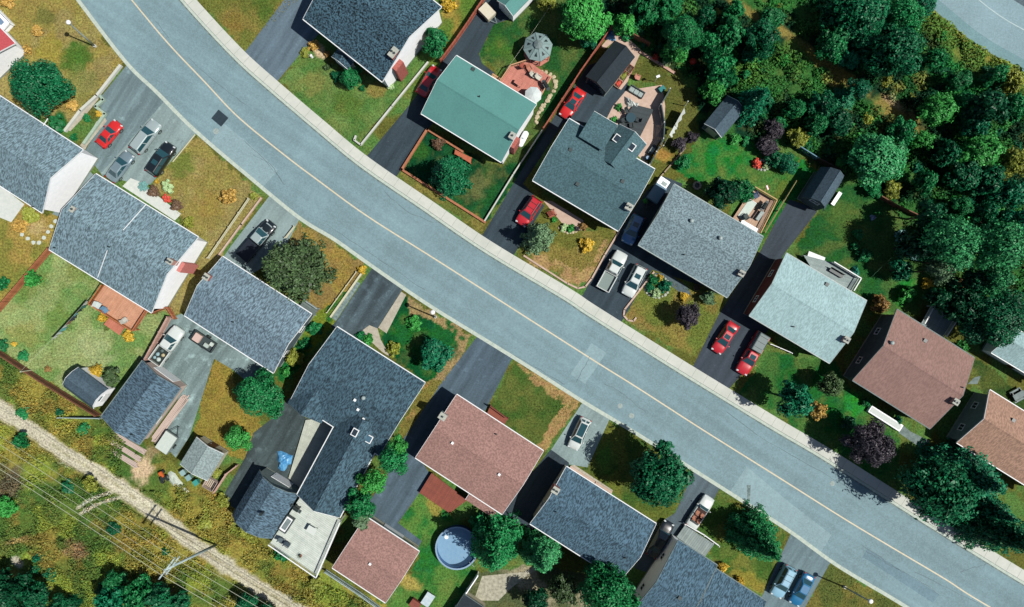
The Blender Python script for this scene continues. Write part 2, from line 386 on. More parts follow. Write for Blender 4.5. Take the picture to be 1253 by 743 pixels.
    area([(797, 332), (830, 350), (886, 364), (882, 385), (849, 441), (768, 388), (772, 372)], A(112, 126, 56), A(142, 130, 66), .5); spot(800, 375, 20, A(120, 130, 58), .5); spot(785, 395, 22, A(150, 130, 72), .7, 10, .6)
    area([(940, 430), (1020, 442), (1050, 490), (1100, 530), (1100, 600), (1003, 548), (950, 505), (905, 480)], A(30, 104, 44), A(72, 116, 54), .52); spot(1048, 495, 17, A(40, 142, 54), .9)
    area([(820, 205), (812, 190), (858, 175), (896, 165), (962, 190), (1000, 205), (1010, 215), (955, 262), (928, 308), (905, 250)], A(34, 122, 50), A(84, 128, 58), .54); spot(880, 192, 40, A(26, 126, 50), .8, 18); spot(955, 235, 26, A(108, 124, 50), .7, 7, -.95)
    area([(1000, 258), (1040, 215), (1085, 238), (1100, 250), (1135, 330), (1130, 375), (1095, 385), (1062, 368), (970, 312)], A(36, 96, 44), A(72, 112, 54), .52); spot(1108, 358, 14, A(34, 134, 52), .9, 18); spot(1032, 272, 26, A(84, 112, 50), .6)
    area([(776, 66), (824, 92), (850, 110), (858, 160), (842, 190), (826, 200), (812, 175), (815, 110), (768, 92)], A(84, 96, 42), A(104, 108, 52), .5); spot(795, 88, 16, A(88, 96, 42), .7)
    spot(812, 190, 10, A(176, 138, 70), .9, 22, -.9)
    area([(1188, 440), (1215, 450), (1260, 490), (1253, 520), (1200, 478)], A(58, 88, 40), A(84, 100, 46), .5)
    # bare soil and sand
    spot(173, 575, 14, A(214, 186, 150), .95, 18, .3); spot(163, 606, 14, A(204, 172, 138), .9, 10, .6); spot(390, 62, 12, A(216, 188, 152), .9, 6, .7); spot(185, 555, 10, DIRT, .6)
    spot(12, 590, 20, A(104, 88, 70), .8, 24); spot(97, 672, 18, A(150, 118, 84), .8, 15); spot(20, 686, 9, A(190, 176, 160), .8); spot(25, 660, 22, A(176, 146, 96), .6, 4, -.25); spot(60, 652, 30, A(128, 112, 54), .6, 5, -.3)
    d = seg_dist(x, y, TRACK)
    mixin(A(160, 148, 96), np.clip((13 - d + (n2 - .5) * 8) / 4, 0, 1) * .75); mixin(SAND, np.clip((10.5 - d + (n2 - .5) * 7) / 3, 0, 1))
    mixin(A(158, 146, 108), np.clip((2.0 - d + (n2 - .5) * 5) / 2, 0, 1) * (x > 60) * .75)
    for r in ([(146, 600), (128, 604), (108, 613), (95, 622)], [(150, 608), (132, 612), (115, 619), (98, 629)]):
        dd = seg_dist(x, y, r); mixin(SAND, np.clip((2.8 - dd + (n2 - .5) * 3) / 1.5, 0, 1) * .85)
    # fine mottling of blades and bare patches
    k = (.82 + .36 * fbm(x, y, 7, 91, 3)) * (.9 + .2 * n3)
    C *= k[..., None]
    dr = np.clip((fbm(x, y, 13, 131) - .55) * 5, 0, 1) * .22
    green = np.clip(C[..., 1] / (C[..., 0] + 1e-4) - 1.0, 0, 1)
    C[:] = C * (1 - (dr * np.clip(green * 2, 0, 1))[..., None]) + np.array(A(150, 138, 74)) * (dr * np.clip(green * 2, 0, 1))[..., None]
    return C

def make_ground():
    gx = np.concatenate([[-14000, -5000, -2000, -900, -400, -200], np.arange(-100, 1354, 2.0), [1460, 1660, 2200, 3300, 6300, 15000]])
    gy = np.concatenate([[-14000, -5000, -2000, -900, -400, -200], np.arange(-100, 844, 2.0), [950, 1150, 1700, 2800, 5800, 15000]])
    X, Y = np.meshgrid(gx, gy)
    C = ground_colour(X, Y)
    low = inpoly(X, Y, offset(SW_EDGE, -2.2) + offset(NE_EDGE, -8)[::-1])
    Z = np.where(low, -0.32, 0.0) + (~low) * (fbm(X, Y, 30, 200) - .5) * 0.0
    ny, nx = X.shape
    V = np.stack([(X - 626.5) * S, (371.5 - Y) * S, Z], -1).reshape(-1, 3)
    I = np.arange(nx * ny).reshape(ny, nx)
    F = np.stack([I[1:, :-1], I[1:, 1:], I[:-1, 1:], I[:-1, :-1]], -1).reshape(-1, 4)
    me = bpy.data.meshes.new('ground'); me.vertices.add(len(V)); me.vertices.foreach_set('co', V.ravel())
    me.loops.add(F.size); me.loops.foreach_set('vertex_index', F.ravel().astype(np.int32))
    me.polygons.add(len(F)); me.polygons.foreach_set('loop_start', np.arange(0, F.size, 4, dtype=np.int32)); me.polygons.foreach_set('loop_total', np.full(len(F), 4, np.int32))
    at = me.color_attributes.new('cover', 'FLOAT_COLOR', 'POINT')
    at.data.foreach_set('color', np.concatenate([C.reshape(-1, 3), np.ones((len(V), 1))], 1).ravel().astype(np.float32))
    me.update(); me.validate()
    m = bpy.data.materials.new('ground_cover'); m.use_nodes = True; n = m.node_tree.nodes; l = m.node_tree.links; b = n['Principled BSDF']
    b.inputs['Roughness'].default_value = 0.95; b.inputs['Specular IOR Level'].default_value = 0.1
    a = n.new('ShaderNodeAttribute'); a.attribute_name = 'cover'
    tc = n.new('ShaderNodeTexCoord'); no = n.new('ShaderNodeTexNoise'); no.inputs['Scale'].default_value = 3.8; no.inputs['Detail'].default_value = 6; no.inputs['Roughness'].default_value = .75
    l.new(tc.outputs['Object'], no.inputs['Vector'])
    mr = n.new('ShaderNodeMapRange'); mr.inputs[1].default_value = .36; mr.inputs[2].default_value = .64; mr.inputs[3].default_value = .45; mr.inputs[4].default_value = 1.55
    l.new(no.outputs['Fac'], mr.inputs[0])
    n2 = n.new('ShaderNodeTexNoise'); n2.inputs['Scale'].default_value = .9; n2.inputs['Detail'].default_value = 4; l.new(tc.outputs['Object'], n2.inputs['Vector'])
    m2 = n.new('ShaderNodeMapRange'); m2.inputs[1].default_value = .3; m2.inputs[2].default_value = .7; m2.inputs[3].default_value = .485; m2.inputs[4].default_value = .515; l.new(n2.outputs['Fac'], m2.inputs[0])
    hs = n.new('ShaderNodeHueSaturation'); l.new(a.outputs['Color'], hs.inputs['Color']); l.new(mr.outputs[0], hs.inputs['Value']); l.new(m2.outputs[0], hs.inputs['Hue'])
    l.new(hs.outputs[0], b.inputs['Base Color'])
    bp = n.new('ShaderNodeBump'); bp.inputs['Strength'].default_value = .7; bp.inputs['Distance'].default_value = .12; l.new(no.outputs['Fac'], bp.inputs['Height']); l.new(bp.outputs[0], b.inputs['Normal'])
    me.materials.append(m)
    o = bpy.data.objects.new('ground', me); COL.objects.link(o); struct(o)
make_ground()

def px_sheet(name, poly, z, m, kind='structure'):
    return struct(MB().sheet([P(*p) for p in poly], z).build(name, m), kind)
def strip(name, a, b, z0, z1, m):
    """solid band between two photo polylines of equal length"""
    n = len(a); mb = MB(); vs = []
    for (p, q) in zip(a, b):
        p = P(*p); q = P(*q)
        vs += [(*p, z0), (*p, z1), (*q, z1), (*q, z0)]
    fs = []
    for i in range(n - 1):
        for k in range(4): fs.append((4 * i + k, 4 * i + (k + 1) % 4, 4 * i + 4 + (k + 1) % 4, 4 * i + 4 + k))
    fs += [(0, 1, 2, 3), tuple(4 * (n - 1) + k for k in (3, 2, 1, 0))]
    return struct(mb.add(vs, fs).build(name, m))

def asphalt(name, r, g, b, var=.10, crack=True, k=1.0):
    c = A(r, g, b, k)
    if name in MATS: return MATS[name]
    m = mat(name, tuple(v * (1 - var) for v in c), tuple(v * (1 + var) for v in c), scale=7, rough=.92, bump=.15, spec=.25, detail=8,
               contrast=(.3, .7), cc=tuple(v * 1.28 for v in c), scale2=.16, amt2=.55)
    n = m.node_tree.nodes; l = m.node_tree.links; b = n['Principled BSDF']; src = b.inputs['Base Color'].links[0].from_socket
    tc = n.new('ShaderNodeTexCoord'); road = 'driveway' not in name and 'yard' not in name
    # tyre streaks along the drive, chalky scuffs, oil spots
    m0 = n.new('ShaderNodeMapping'); m0.inputs['Rotation'].default_value = (0, 0, R_(-58)); l.new(tc.outputs['Object'], m0.inputs['Vector'])
    m1 = n.new('ShaderNodeMapping'); m1.inputs['Scale'].default_value = (.10, 1.1, 1); l.new(m0.outputs[0], m1.inputs['Vector'])
    st = n.new('ShaderNodeTexNoise'); st.inputs['Scale'].default_value = 1.0; st.inputs['Detail'].default_value = 4; l.new(m1.outputs[0], st.inputs['Vector'])
    r1 = n.new('ShaderNodeMapRange'); r1.inputs[1].default_value = .34; r1.inputs[2].default_value = .66; k_ = 0.03 if road else min(.34, .9 * var + .10); r1.inputs[3].default_value = 1 - k_; r1.inputs[4].default_value = 1 + k_; l.new(st.outputs['Fac'], r1.inputs[0])
    sc = n.new('ShaderNodeTexNoise'); sc.inputs['Scale'].default_value = .75; sc.inputs['Detail'].default_value = 7; sc.inputs['Roughness'].default_value = .68; l.new(tc.outputs['Object'], sc.inputs['Vector'])
    r2 = n.new('ShaderNodeMapRange'); r2.inputs[1].default_value = .60 if var < .2 else .53; r2.inputs[2].default_value = .74 if var < .2 else .66; r2.inputs[3].default_value = 1; r2.inputs[4].default_value = 1.06 if road else 1.75; l.new(sc.outputs['Fac'], r2.inputs[0])
    r3 = n.new('ShaderNodeMapRange'); r3.inputs[1].default_value = .30; r3.inputs[2].default_value = .40; r3.inputs[3].default_value = .93 if road else .72; r3.inputs[4].default_value = 1; l.new(sc.outputs['Fac'], r3.inputs[0])
    g = n.new('ShaderNodeTexNoise'); g.inputs['Scale'].default_value = 3.5; g.inputs['Detail'].default_value = 2; l.new(tc.outputs['Object'], g.inputs['Vector'])
    r4 = n.new('ShaderNodeMapRange'); r4.inputs[1].default_value = .3; r4.inputs[2].default_value = .7; r4.inputs[3].default_value = .91; r4.inputs[4].default_value = 1.09; l.new(g.outputs['Fac'], r4.inputs[0])
    out = r1.outputs[0]
    for q in (r2, r3, r4):
        mu = n.new('ShaderNodeMath'); mu.operation = 'MULTIPLY'; l.new(out, mu.inputs[0]); l.new(q.outputs[0], mu.inputs[1]); out = mu.outputs[0]
    hs = n.new('ShaderNodeHueSaturation'); l.new(src, hs.inputs['Color']); l.new(out, hs.inputs['Value']); l.new(hs.outputs[0], b.inputs['Base Color'])
    return m
M_ROAD = asphalt('road_asphalt', 125, 146, 157)
def road_material():
    m = M_ROAD; n = m.node_tree.nodes; l = m.node_tree.links; b = n['Principled BSDF']
    src = b.inputs['Base Color'].links[0].from_socket
    # long streaks of tyre wear running with the road
    tc = n.new('ShaderNodeTexCoord'); mp = n.new('ShaderNodeMapping'); mp.inputs['Scale'].default_value = (.03, .8, 1)
    m0 = n.new('ShaderNodeMapping'); m0.inputs['Rotation'].default_value = (0, 0, R_(34)); l.new(tc.outputs['Object'], m0.inputs['Vector']); l.new(m0.outputs[0], mp.inputs['Vector'])
    no = n.new('ShaderNodeTexNoise'); no.inputs['Scale'].default_value = 1.0; no.inputs['Detail'].default_value = 5; l.new(mp.outputs[0], no.inputs['Vector'])
    mr = n.new('ShaderNodeMapRange'); mr.inputs[1].default_value = .3; mr.inputs[2].default_value = .7; mr.inputs[3].default_value = .88; mr.inputs[4].default_value = 1.10
    l.new(no.outputs['Fac'], mr.inputs[0])
    vo = n.new('ShaderNodeTexVoronoi'); vo.feature = 'DISTANCE_TO_EDGE'; vo.inputs['Scale'].default_value = .22
    ns = n.new('ShaderNodeTexNoise'); ns.inputs['Scale'].default_value = 1.2; ns.inputs['Detail'].default_value = 6; l.new(tc.outputs['Object'], ns.inputs['Vector'])
    va = n.new('ShaderNodeMix'); va.data_type = 'RGBA'; va.inputs[0].default_value = .35; l.new(tc.outputs['Object'], va.inputs[6]); l.new(ns.outputs['Color'], va.inputs[7])
    l.new(va.outputs[2], vo.inputs['Vector'])
    cr = n.new('ShaderNodeMapRange'); cr.inputs[1].default_value = 0.0; cr.inputs[2].default_value = .012; cr.inputs[3].default_value = .95; cr.inputs[4].default_value = 1; l.new(vo.outputs['Distance'], cr.inputs[0])
    mu = n.new('ShaderNodeMath'); mu.operation = 'MULTIPLY'; l.new(mr.outputs[0], mu.inputs[0]); l.new(cr.outputs[0], mu.inputs[1])
    hs = n.new('ShaderNodeHueSaturation'); l.new(src, hs.inputs['Color']); l.new(mu.outputs[0], hs.inputs['Value']); l.new(hs.outputs[0], b.inputs['Base Color'])
road_material()
M_PALE = asphalt('patch_asphalt', 139, 159, 169); M_PATCHD = asphalt('dark_patch_asphalt', 112, 134, 148)
M_DRIVE = asphalt('driveway_asphalt', 52, 62, 74, .18); M_DRIVE2 = asphalt('worn_driveway_asphalt', 84, 94, 106, .12); M_DRIVE3 = asphalt('grey_driveway_asphalt', 132, 144, 148, .08)
M_DRIVE4 = asphalt('blue_grey_driveway_asphalt', 78, 92, 108, .14)
M_CONC = mat('concrete', A(206, 202, 196), A(224, 220, 214), scale=1.2, rough=.9, bump=.1, cc=A(186, 182, 176), scale2=.3, amt2=.5)
M_KERB = mat('kerb_concrete', A(176, 182, 176), A(206, 208, 198), scale=2.5, rough=.9)
M_LINE = mat('road_paint', A(224, 206, 170), A(238, 226, 200), scale=4, rough=.7)
M_WHITE_LINE = mat('white_road_paint', A(170, 190, 196), A(196, 208, 212), scale=3, rough=.7)
M_GUT = mat('gutter_stain', A(92, 104, 108), A(140, 150, 152), scale=3, rough=.9)
ROADZ = -0.12
n_ = min(len(SW_EDGE), len(NE_EDGE))
def resample(pts, n):
    a = np.array(pts); d = np.concatenate([[0], np.cumsum(np.hypot(*np.diff(a, axis=0).T))]); t = np.linspace(0, d[-1], n)
    return list(zip(np.interp(t, d, a[:, 0]), np.interp(t, d, a[:, 1])))
MBR = MB()
def ribbon(name, a, b, z, m):
    n = len(a); vs = [(*P(*p), z) for p in a] + [(*P(*p), z) for p in b]
    return struct(MB().add(vs, [(i, i + 1, n + i + 1, n + i) for i in range(n - 1)]).build(name, m))
ra, rb, rc = resample(offset(SW_EDGE, -4.0), 240), resample(NE_EDGE, 240), resample(CENTRE, 400)
ribbon('road', ra, rb, ROADZ, M_ROAD)
ribbon('road_centre_line', offset(rc, -.8), offset(rc, .8), ROADZ + .008, M_LINE)
strip('kerb', resample(offset(SW_EDGE, -4.2), 240), resample(offset(SW_EDGE, .2), 240), -.34, .035, M_KERB)
strip('kerb', resample(offset(NE_EDGE, -3.2), 240), resample(NE_EDGE, 240), -.34, .012, M_KERB)
strip('pavement', resample(offset(NE_EDGE, -15.8), 240), resample(offset(NE_EDGE, -3.5), 240), -.34, .04, M_CONC)
ribbon('road_gutter', resample(offset(NE_EDGE, .3), 240), resample(offset(NE_EDGE, 1.5), 240), ROADZ + .004, M_GUT)
# expansion joints of kerbs and pavement
jm = MB(); km = mat('joint_dirt', A(152, 150, 142))
def joints(line, d0, d1, step, z, w=.035):
    a = np.array(resample(line, 1500)); L = 0; nxt = 0
    for i in range(1, len(a) - 1):
        L += math.hypot(*(a[i] - a[i - 1]))
        if L > nxt:
            nxt += step * random.uniform(.9, 1.1); t = a[i + 1] - a[i]; t /= math.hypot(*t); nn = np.array([-t[1], t[0]])
            p = P(*(a[i] + nn * d0)); q = P(*(a[i] + nn * d1)); c = ((p[0] + q[0]) / 2, (p[1] + q[1]) / 2)
            jm.box((c[0], c[1], z), (math.dist(p, q), w, .004), math.atan2(q[1] - p[1], q[0] - p[0]))
joints(NE_EDGE, -15.6, -3.7, 17, .042); joints(SW_EDGE, -3.9, -.1, 25, .037)
struct(jm.build('pavement_joints', km))
# road furniture marks: patch, manholes, seams, cracks
def ang_box(mb, px, py, L, W, ang, z):
    x, y = P(px, py); mb.box((x, y, z), (L, W, .006), ang)
ang33 = -R_(40)
mb = MB(); ang_box(mb, 268.6, 144.4, 1.75, 1.55, ang33, ROADZ + .007); struct(mb.build('road_patch', asphalt('fresh_asphalt', 44, 56, 68)))
mb = MB(); mb.cyl((*P(264, 160.5), ROADZ + .004), .40, .01, 16); mb.cyl((*P(773, 509), ROADZ + .004), .36, .01, 16); mb.cyl((*P(759, 497), ROADZ + .004), .34, .01, 16); mb.cyl((*P(1019, 592), ROADZ + .004), .34, .01, 16)
struct(mb.build('manhole_cover', mat('iron_cover', A(140, 146, 148), A(170, 174, 174), scale=6, rough=.8)))
px_sheet('road_patch', [(272, 150), (300, 172), (340, 208), (322, 228), (290, 205), (256, 176)], ROADZ + .004, M_PALE)
px_sheet('road_patch', [(914, 571), (893, 603), (964, 650), (1004, 678), (1018, 655), (960, 610)], ROADZ + .004, M_PALE)
px_sheet('road_patch', [(724, 420), (742, 432), (716, 470), (698, 458)], ROADZ + .0045, M_PALE)
px_sheet('road_patch', [(1062, 672), (1150, 728), (1142, 738), (1056, 682)], ROADZ + .004, M_PATCHD)
px_sheet('road_patch', [(914, 594), (919, 594), (918, 614), (915, 614)], ROADZ + .006, M_GUT)
cr = MB()
for pts in ([(722, 436), (705, 468)], [(1056, 668), (1068, 675), (1090, 692), (1120, 707), (1150, 728)], [(1060, 675), (1085, 690), (1108, 702)], [(298, 172), (322, 194), (348, 226)],
            [(310, 190), (330, 200), (345, 222)], [(470, 235), (500, 260), (530, 272)], [(190, 25), (200, 38), (206, 46)], [(740, 470), (760, 480), (790, 505)], [(596, 420), (640, 440), (690, 470)],
            [(890, 505), (930, 535), (1000, 575), (1060, 610)], [(230, 70), (262, 100), (300, 128)], [(400, 275), (470, 322), (520, 355)], [(1175, 700), (1210, 690)], [(1120, 700), (1190, 735), (1260, 775)]):
    q = resample(pts, 14); w = [(*P(x + random.uniform(-.8, .8), y + random.uniform(-.8, .8)),) for x, y in q]
    for a, b in zip(w[:-1], w[1:]): cr.box(((a[0] + b[0]) / 2, (a[1] + b[1]) / 2, ROADZ + .010), (math.dist(a, b) + .02, random.uniform(.03, .07), .003), math.atan2(b[1] - a[1], b[0] - a[0]))
struct(cr.build('road_cracks', mat('crack_tar', A(96, 110, 120))))
# the second road in the upper right corner
hwa, hwb = resample(HW_EDGE, 60), resample(HW_FAR, 60)
ribbon('highway', hwa, hwb, .02, asphalt('highway_asphalt', 136, 156, 168)); ribbon('highway_shoulder', resample(offset(HW_EDGE, -.5), 60), resample(offset(HW_EDGE, -13), 60), .026, asphalt('shoulder_asphalt', 118, 148, 156))
for d in (-44,): ribbon('highway_line', resample(offset(HW_EDGE, d), 60), resample(offset(HW_EDGE, d - 1.2), 60), .034, M_WHITE_LINE)
px_sheet('highway_patch', [(1240, 0), (1262, 14), (1300, 20), (1270, -30)], .030, M_DRIVE2)

DZ = .012
def to_kerb(p, line, d, reach=7):
    a = np.array(line); q = np.array(p); best = None
    for u, v in zip(a[:-1], a[1:]):
        w = v - u; t = float(np.clip(np.dot(q - u, w) / np.dot(w, w), 0, 1)); f = u + w * t; dist = float(np.hypot(*(q - f)))
        if best is None or dist < best[0]: nn = np.array([-w[1], w[0]]) / np.hypot(*w); best = (dist, f + nn * d)
    return tuple(best[1]) if best[0] < reach else p
def drive(poly, m, z=DZ, name='driveway'):
    poly = [to_kerb(p, SW_EDGE, -3.0) for p in poly]; poly = [to_kerb(p, offset(NE_EDGE, -15.8), 2.0, 6) for p in poly]
    return px_sheet(name, poly, z, m)
drive([(153, 81), (199, 127), (150, 188), (126, 216), (104, 186), (108, 178), (128, 143), (122, 130), (124, 118)], asphalt('old_driveway_asphalt', 106, 120, 128, .14))
drive([(199, 126), (239, 164), (184, 226), (160, 224), (124, 212)], M_DRIVE3, DZ + .004)
drive([(302, 62), (340, 99), (374, 58), (392, 40), (420, -40), (500, -200), (460, -210), (370, -30)], asphalt('slate_driveway_asphalt', 94, 108, 124, .10))
drive([(452, 187), (486, 215), (523, 159), (570, 100), (606, 90), (590, 78), (586, 66), (604, 30), (628, 22), (640, -20), (640, -80), (600, -80), (592, 4), (557, 53), (541, 76), (500, 130)], M_DRIVE)
drive([(591, 287), (630, 310), (666, 252), (640, 225), (690, 150), (735, 156), (752, 128), (768, 110), (768, 92), (750, 70), (720, 80), (667, 160), (648, 192)], M_DRIVE)
drive([(716, 358), (763, 390), (798, 330), (860, 350), (832, 306), (830, 250), (835, 225), (810, 215), (790, 235), (757, 284), (723, 343)], M_DRIVE)
drive([(851, 444), (894, 472), (908, 458), (942, 400), (930, 360), (960, 310), (999, 260), (1001, 256), (966, 244), (950, 270), (930, 308), (880, 384)], asphalt('dark_driveway_asphalt', 58, 62, 76, .12))
drive([(712, 494), (745, 514), (719, 572), (694, 568), (672, 554)], M_DRIVE3)
drive([(674, 550), (696, 566), (700, 600), (660, 650), (630, 640), (600, 640)], M_DRIVE, DZ + .004)
drive([(452, 333), (491, 356), (462, 402), (440, 425), (405, 400), (412, 392)], asphalt('streaked_driveway_asphalt', 66, 76, 86, .28))
drive([(583, 414), (628, 436), (594, 502), (560, 520), (536, 474)], M_DRIVE4)
drive([(538, 472), (562, 484), (540, 520), (512, 560), (528, 582), (487, 640), (516, 662), (511, 672), (470, 660), (430, 640), (470, 590), (495, 535)], M_DRIVE4, DZ + .004)
drive([(848, 578), (877, 603), (852, 650), (830, 668), (790, 700), (776, 695), (806, 640), (826, 628)], M_DRIVE2)
drive([(965, 656), (1016, 688), (984, 745), (955, 800), (910, 760), (930, 735), (946, 700)], asphalt('bluish_driveway_asphalt', 104, 120, 130, .10))
drive([(326, 244), (364, 271), (352, 297), (338, 318), (300, 340), (270, 320), (282, 302)], M_DRIVE3)
drive([(222, 384), (240, 396), (290, 425), (335, 455), (300, 465), (284, 452), (262, 439), (232, 534), (215, 560), (196, 540), (222, 478), (172, 442), (206, 390)], asphalt('patchy_yard_asphalt', 112, 124, 128, .20))
drive([(353, 487), (374, 512), (392, 515), (356, 590), (345, 610), (318, 576), (292, 625), (270, 612), (300, 560), (310, 530), (333, 512)], asphalt('tarry_driveway_asphalt', 58, 64, 70, .22))
px_sheet('driveway_apron', [(441, 347), (411, 393), (406, 389), (436, 344)], DZ + .006, M_GUT)
# paths and paved patches
M_PINKC = mat('pink_concrete', A(206, 172, 156), A(224, 194, 178), scale=2, rough=.9, cc=A(186, 152, 136), scale2=.4)
M_PAVE = mat('pavers', A(176, 160, 146), A(200, 186, 172), scale=3, rough=.9, cc=A(150, 136, 124), scale2=1)
def path(poly, m, z=.03, name='path'): return px_sheet(name, poly, z, m)
path([(160, 218), (170, 222), (222, 262), (214, 270), (150, 228)], mat('pale_concrete', A(208, 208, 206), A(228, 228, 224), scale=2, rough=.9))
path([(-40, 210), (0, 227), (30, 250), (14, 272), (-40, 250)], MATS['pale_concrete'])
path([(110, 210), (120, 219), (74, 266), (64, 262)], mat('grey_slab', A(120, 132, 138), A(140, 150, 154), scale=2, rough=.9))
path([(491, 357), (497, 361), (473, 408), (463, 401)], M_PAVE); path([(452, 398), (462, 402), (466, 416), (478, 437), (468, 431), (452, 416), (444, 404)], M_PAVE, .034)
path([(665, 246), (675, 246), (714, 270), (712, 282), (690, 276)], M_PINKC)
path([(697, 570), (703, 569), (750, 600), (748, 605)], M_PAVE)
path([(818, 335), (842, 352), (846, 362), (832, 358), (800, 334)], mat('dark_slab', A(70, 82, 94), A(92, 104, 114), scale=2, rough=.9))
path([(118, 149), (128, 143), (131, 148), (107, 178), (104, 184), (98, 178), (112, 160)], M_PAVE)
path([(82, 158), (100, 138), (118, 118), (121, 121), (104, 142), (86, 161)], M_PAVE)
path([(743, 42), (753, 32), (785, 62), (768, 100), (760, 110), (752, 106), (770, 78)], M_PINKC, .02); path([(740, 60), (750, 52), (744, 47), (735, 58)], M_PINKC, .02)
path([(766, 111), (810, 104), (814, 130), (812, 165), (790, 200), (740, 150), (750, 130)], M_PINKC, .02, 'patio')
path([(665, 690), (640, 700), (590, 705), (580, 735), (610, 735), (625, 720)], mat('rubble', A(150, 140, 124), A(196, 184, 166), scale=2.5, rough=.95, bump=.5), .012, 'rubble_path')
path([(1092, 510), (1114, 528), (1138, 540), (1126, 548), (1100, 530)], mat('grey_flags', A(96, 104, 106), A(126, 134, 136), scale=2), .02)
path([(1192, 462), (1200, 460), (1196, 470), (1184, 470)], MATS['grey_flags'], .02)
mb = MB()

# ================================================================== HOUSES
M_WHITE = mat('white_trim', (.58, .60, .60), rough=.6)
M_SIDW = mat('white_siding', (.72, .75, .76), (.79, .81, .82), scale=2, rough=.7)
M_SIDG = mat('grey_siding', A(110, 118, 122), A(128, 134, 138), scale=2, rough=.75)
M_SIDD = mat('dark_siding', A(72, 84, 94), A(88, 98, 106), scale=2, rough=.75)
M_SIDB = mat('beige_siding', A(190, 178, 156), A(206, 194, 172), scale=2, rough=.75)
M_BRICK = mat('red_brick', A(168, 84, 76), A(206, 124, 112), scale=7, rough=.9)
M_PINKB = mat('pink_brick', A(196, 138, 128), A(220, 168, 156), scale=7, rough=.9)
M_BLACK = mat('black_metal', A(34, 36, 40), rough=.5)
M_DARKM = mat('dark_metal', A(60, 64, 70), rough=.45)
M_GREYM = mat('grey_metal', A(150, 156, 160), A(172, 176, 178), scale=4, rough=.45)
M_GLASS = glass()
M_DOOR = mat('door_paint', A(96, 60, 52), rough=.5)
M_FOUND = mat('foundation', A(140, 140, 136), A(160, 158, 152), scale=2, rough=.95)

class Block:
    """one roofed volume: corners in photo pixels as seen at eave height"""
    def __init__(b, T, R, B, L, he, axis='TR', fr=None):
        w = [Vector(P(*p, he)) for p in (T, R, B, L)]
        u = (w[1] - w[0]) + (w[2] - w[3]) if axis == 'TR' else (w[3] - w[0]) + (w[2] - w[1])
        b.rot = math.atan2(u.y, u.x); c = sum(w, Vector((0, 0))) / 4; b.cx, b.cy = c.x, c.y; b.he = he
        l1 = ((w[1] - w[0]).length + (w[2] - w[3]).length) / 4; l2 = ((w[3] - w[0]).length + (w[2] - w[1]).length) / 4
        b.hl, b.hw = (l1, l2) if axis == 'TR' else (l2, l1)
        b.wf = Frame(b.cx, b.cy, b.rot)
        if fr is None: b.xf = (0, 0, 0)
        else:
            x, y = fr.w(b.cx, b.cy); b.xf = (x, y, b.rot - fr.rz)
    def px(b, px, py, h): return b.wf.p(px, py, h)          # block-local coordinates of a pixel seen at height h
    def zroof(b, v): 
        pr = b.prof; av = v
        for (v0, z0), (v1, z1) in zip(pr[:-1], pr[1:]):
            if v0 <= av <= v1: return z0 + (z1 - z0) * (av - v0) / (v1 - v0)
        return b.he

def window(par, b, side, off, z, w=1.2, h=1.0, wm=None):
    """a framed window on one wall of a block; side in E,W (gables) N,S (eaves)"""
    d = .03
    hl, hw = b.hl - b.ou, b.hw - b.ov
    pos = {'E': (hl + d / 2 + .002, off, 0), 'W': (-hl - d / 2 - .002, off, math.pi), 'N': (off, hw + d / 2 + .002, math.pi / 2), 'S': (off, -hw - d / 2 - .002, -math.pi / 2)}[side]
    mb = MB(b.xf); c, s = math.cos(pos[2]), math.sin(pos[2])
    def bx(m, dx, dy, dz, sx_, sy_, sz_): m.box((pos[0] + c * dx - s * dy, pos[1] + s * dx + c * dy, z + dz), (sx_, sy_, sz_), pos[2])
    t = .09
    bx(mb, .01, 0, h / 2 - t / 2, d + .03, w, t); bx(mb, .01, 0, -h / 2 + t / 2, d + .05, w + .06, t)
    for sgn in (-1, 1): bx(mb, .01, sgn * (w / 2 - t / 2), 0, d + .03, t, h - 2 * t)
    bx(mb, .005, 0, 0, d + .01, .05, h - 2 * t)
    f = mb.build('window', wm or M_WHITE, par)
    g = MB(b.xf); bx(g, 0, 0, 0, d - .012, w - 2 * t + .002, h - 2 * t + .002); g.build('pane', M_GLASS, f)

def door(par, b, side, off, m=None, w=.95, h=2.05, z0=.15, name='door'):
    d = .05; hl, hw = b.hl - b.ou, b.hw - b.ov
    pos = {'E': (hl + d / 2 + .002, off, 0), 'W': (-hl - d / 2 - .002, off, math.pi), 'N': (off, hw + d / 2 + .002, math.pi / 2), 'S': (off, -hw - d / 2 - .002, -math.pi / 2)}[side]
    c, s = math.cos(pos[2]), math.sin(pos[2]); mb = MB(b.xf); mb.box((pos[0], pos[1], z0 + h / 2), (d, w, h), pos[2])
    o = mb.build(name, m or M_DOOR, par)
    k = MB(b.xf); q = (pos[0] + c * .05 - s * (w * .38), pos[1] + s * .05 + c * (w * .38)); k.box((q[0], q[1], z0 + h * .48), (.06, .06, .12), pos[2]); k.build('handle', M_GREYM, o)

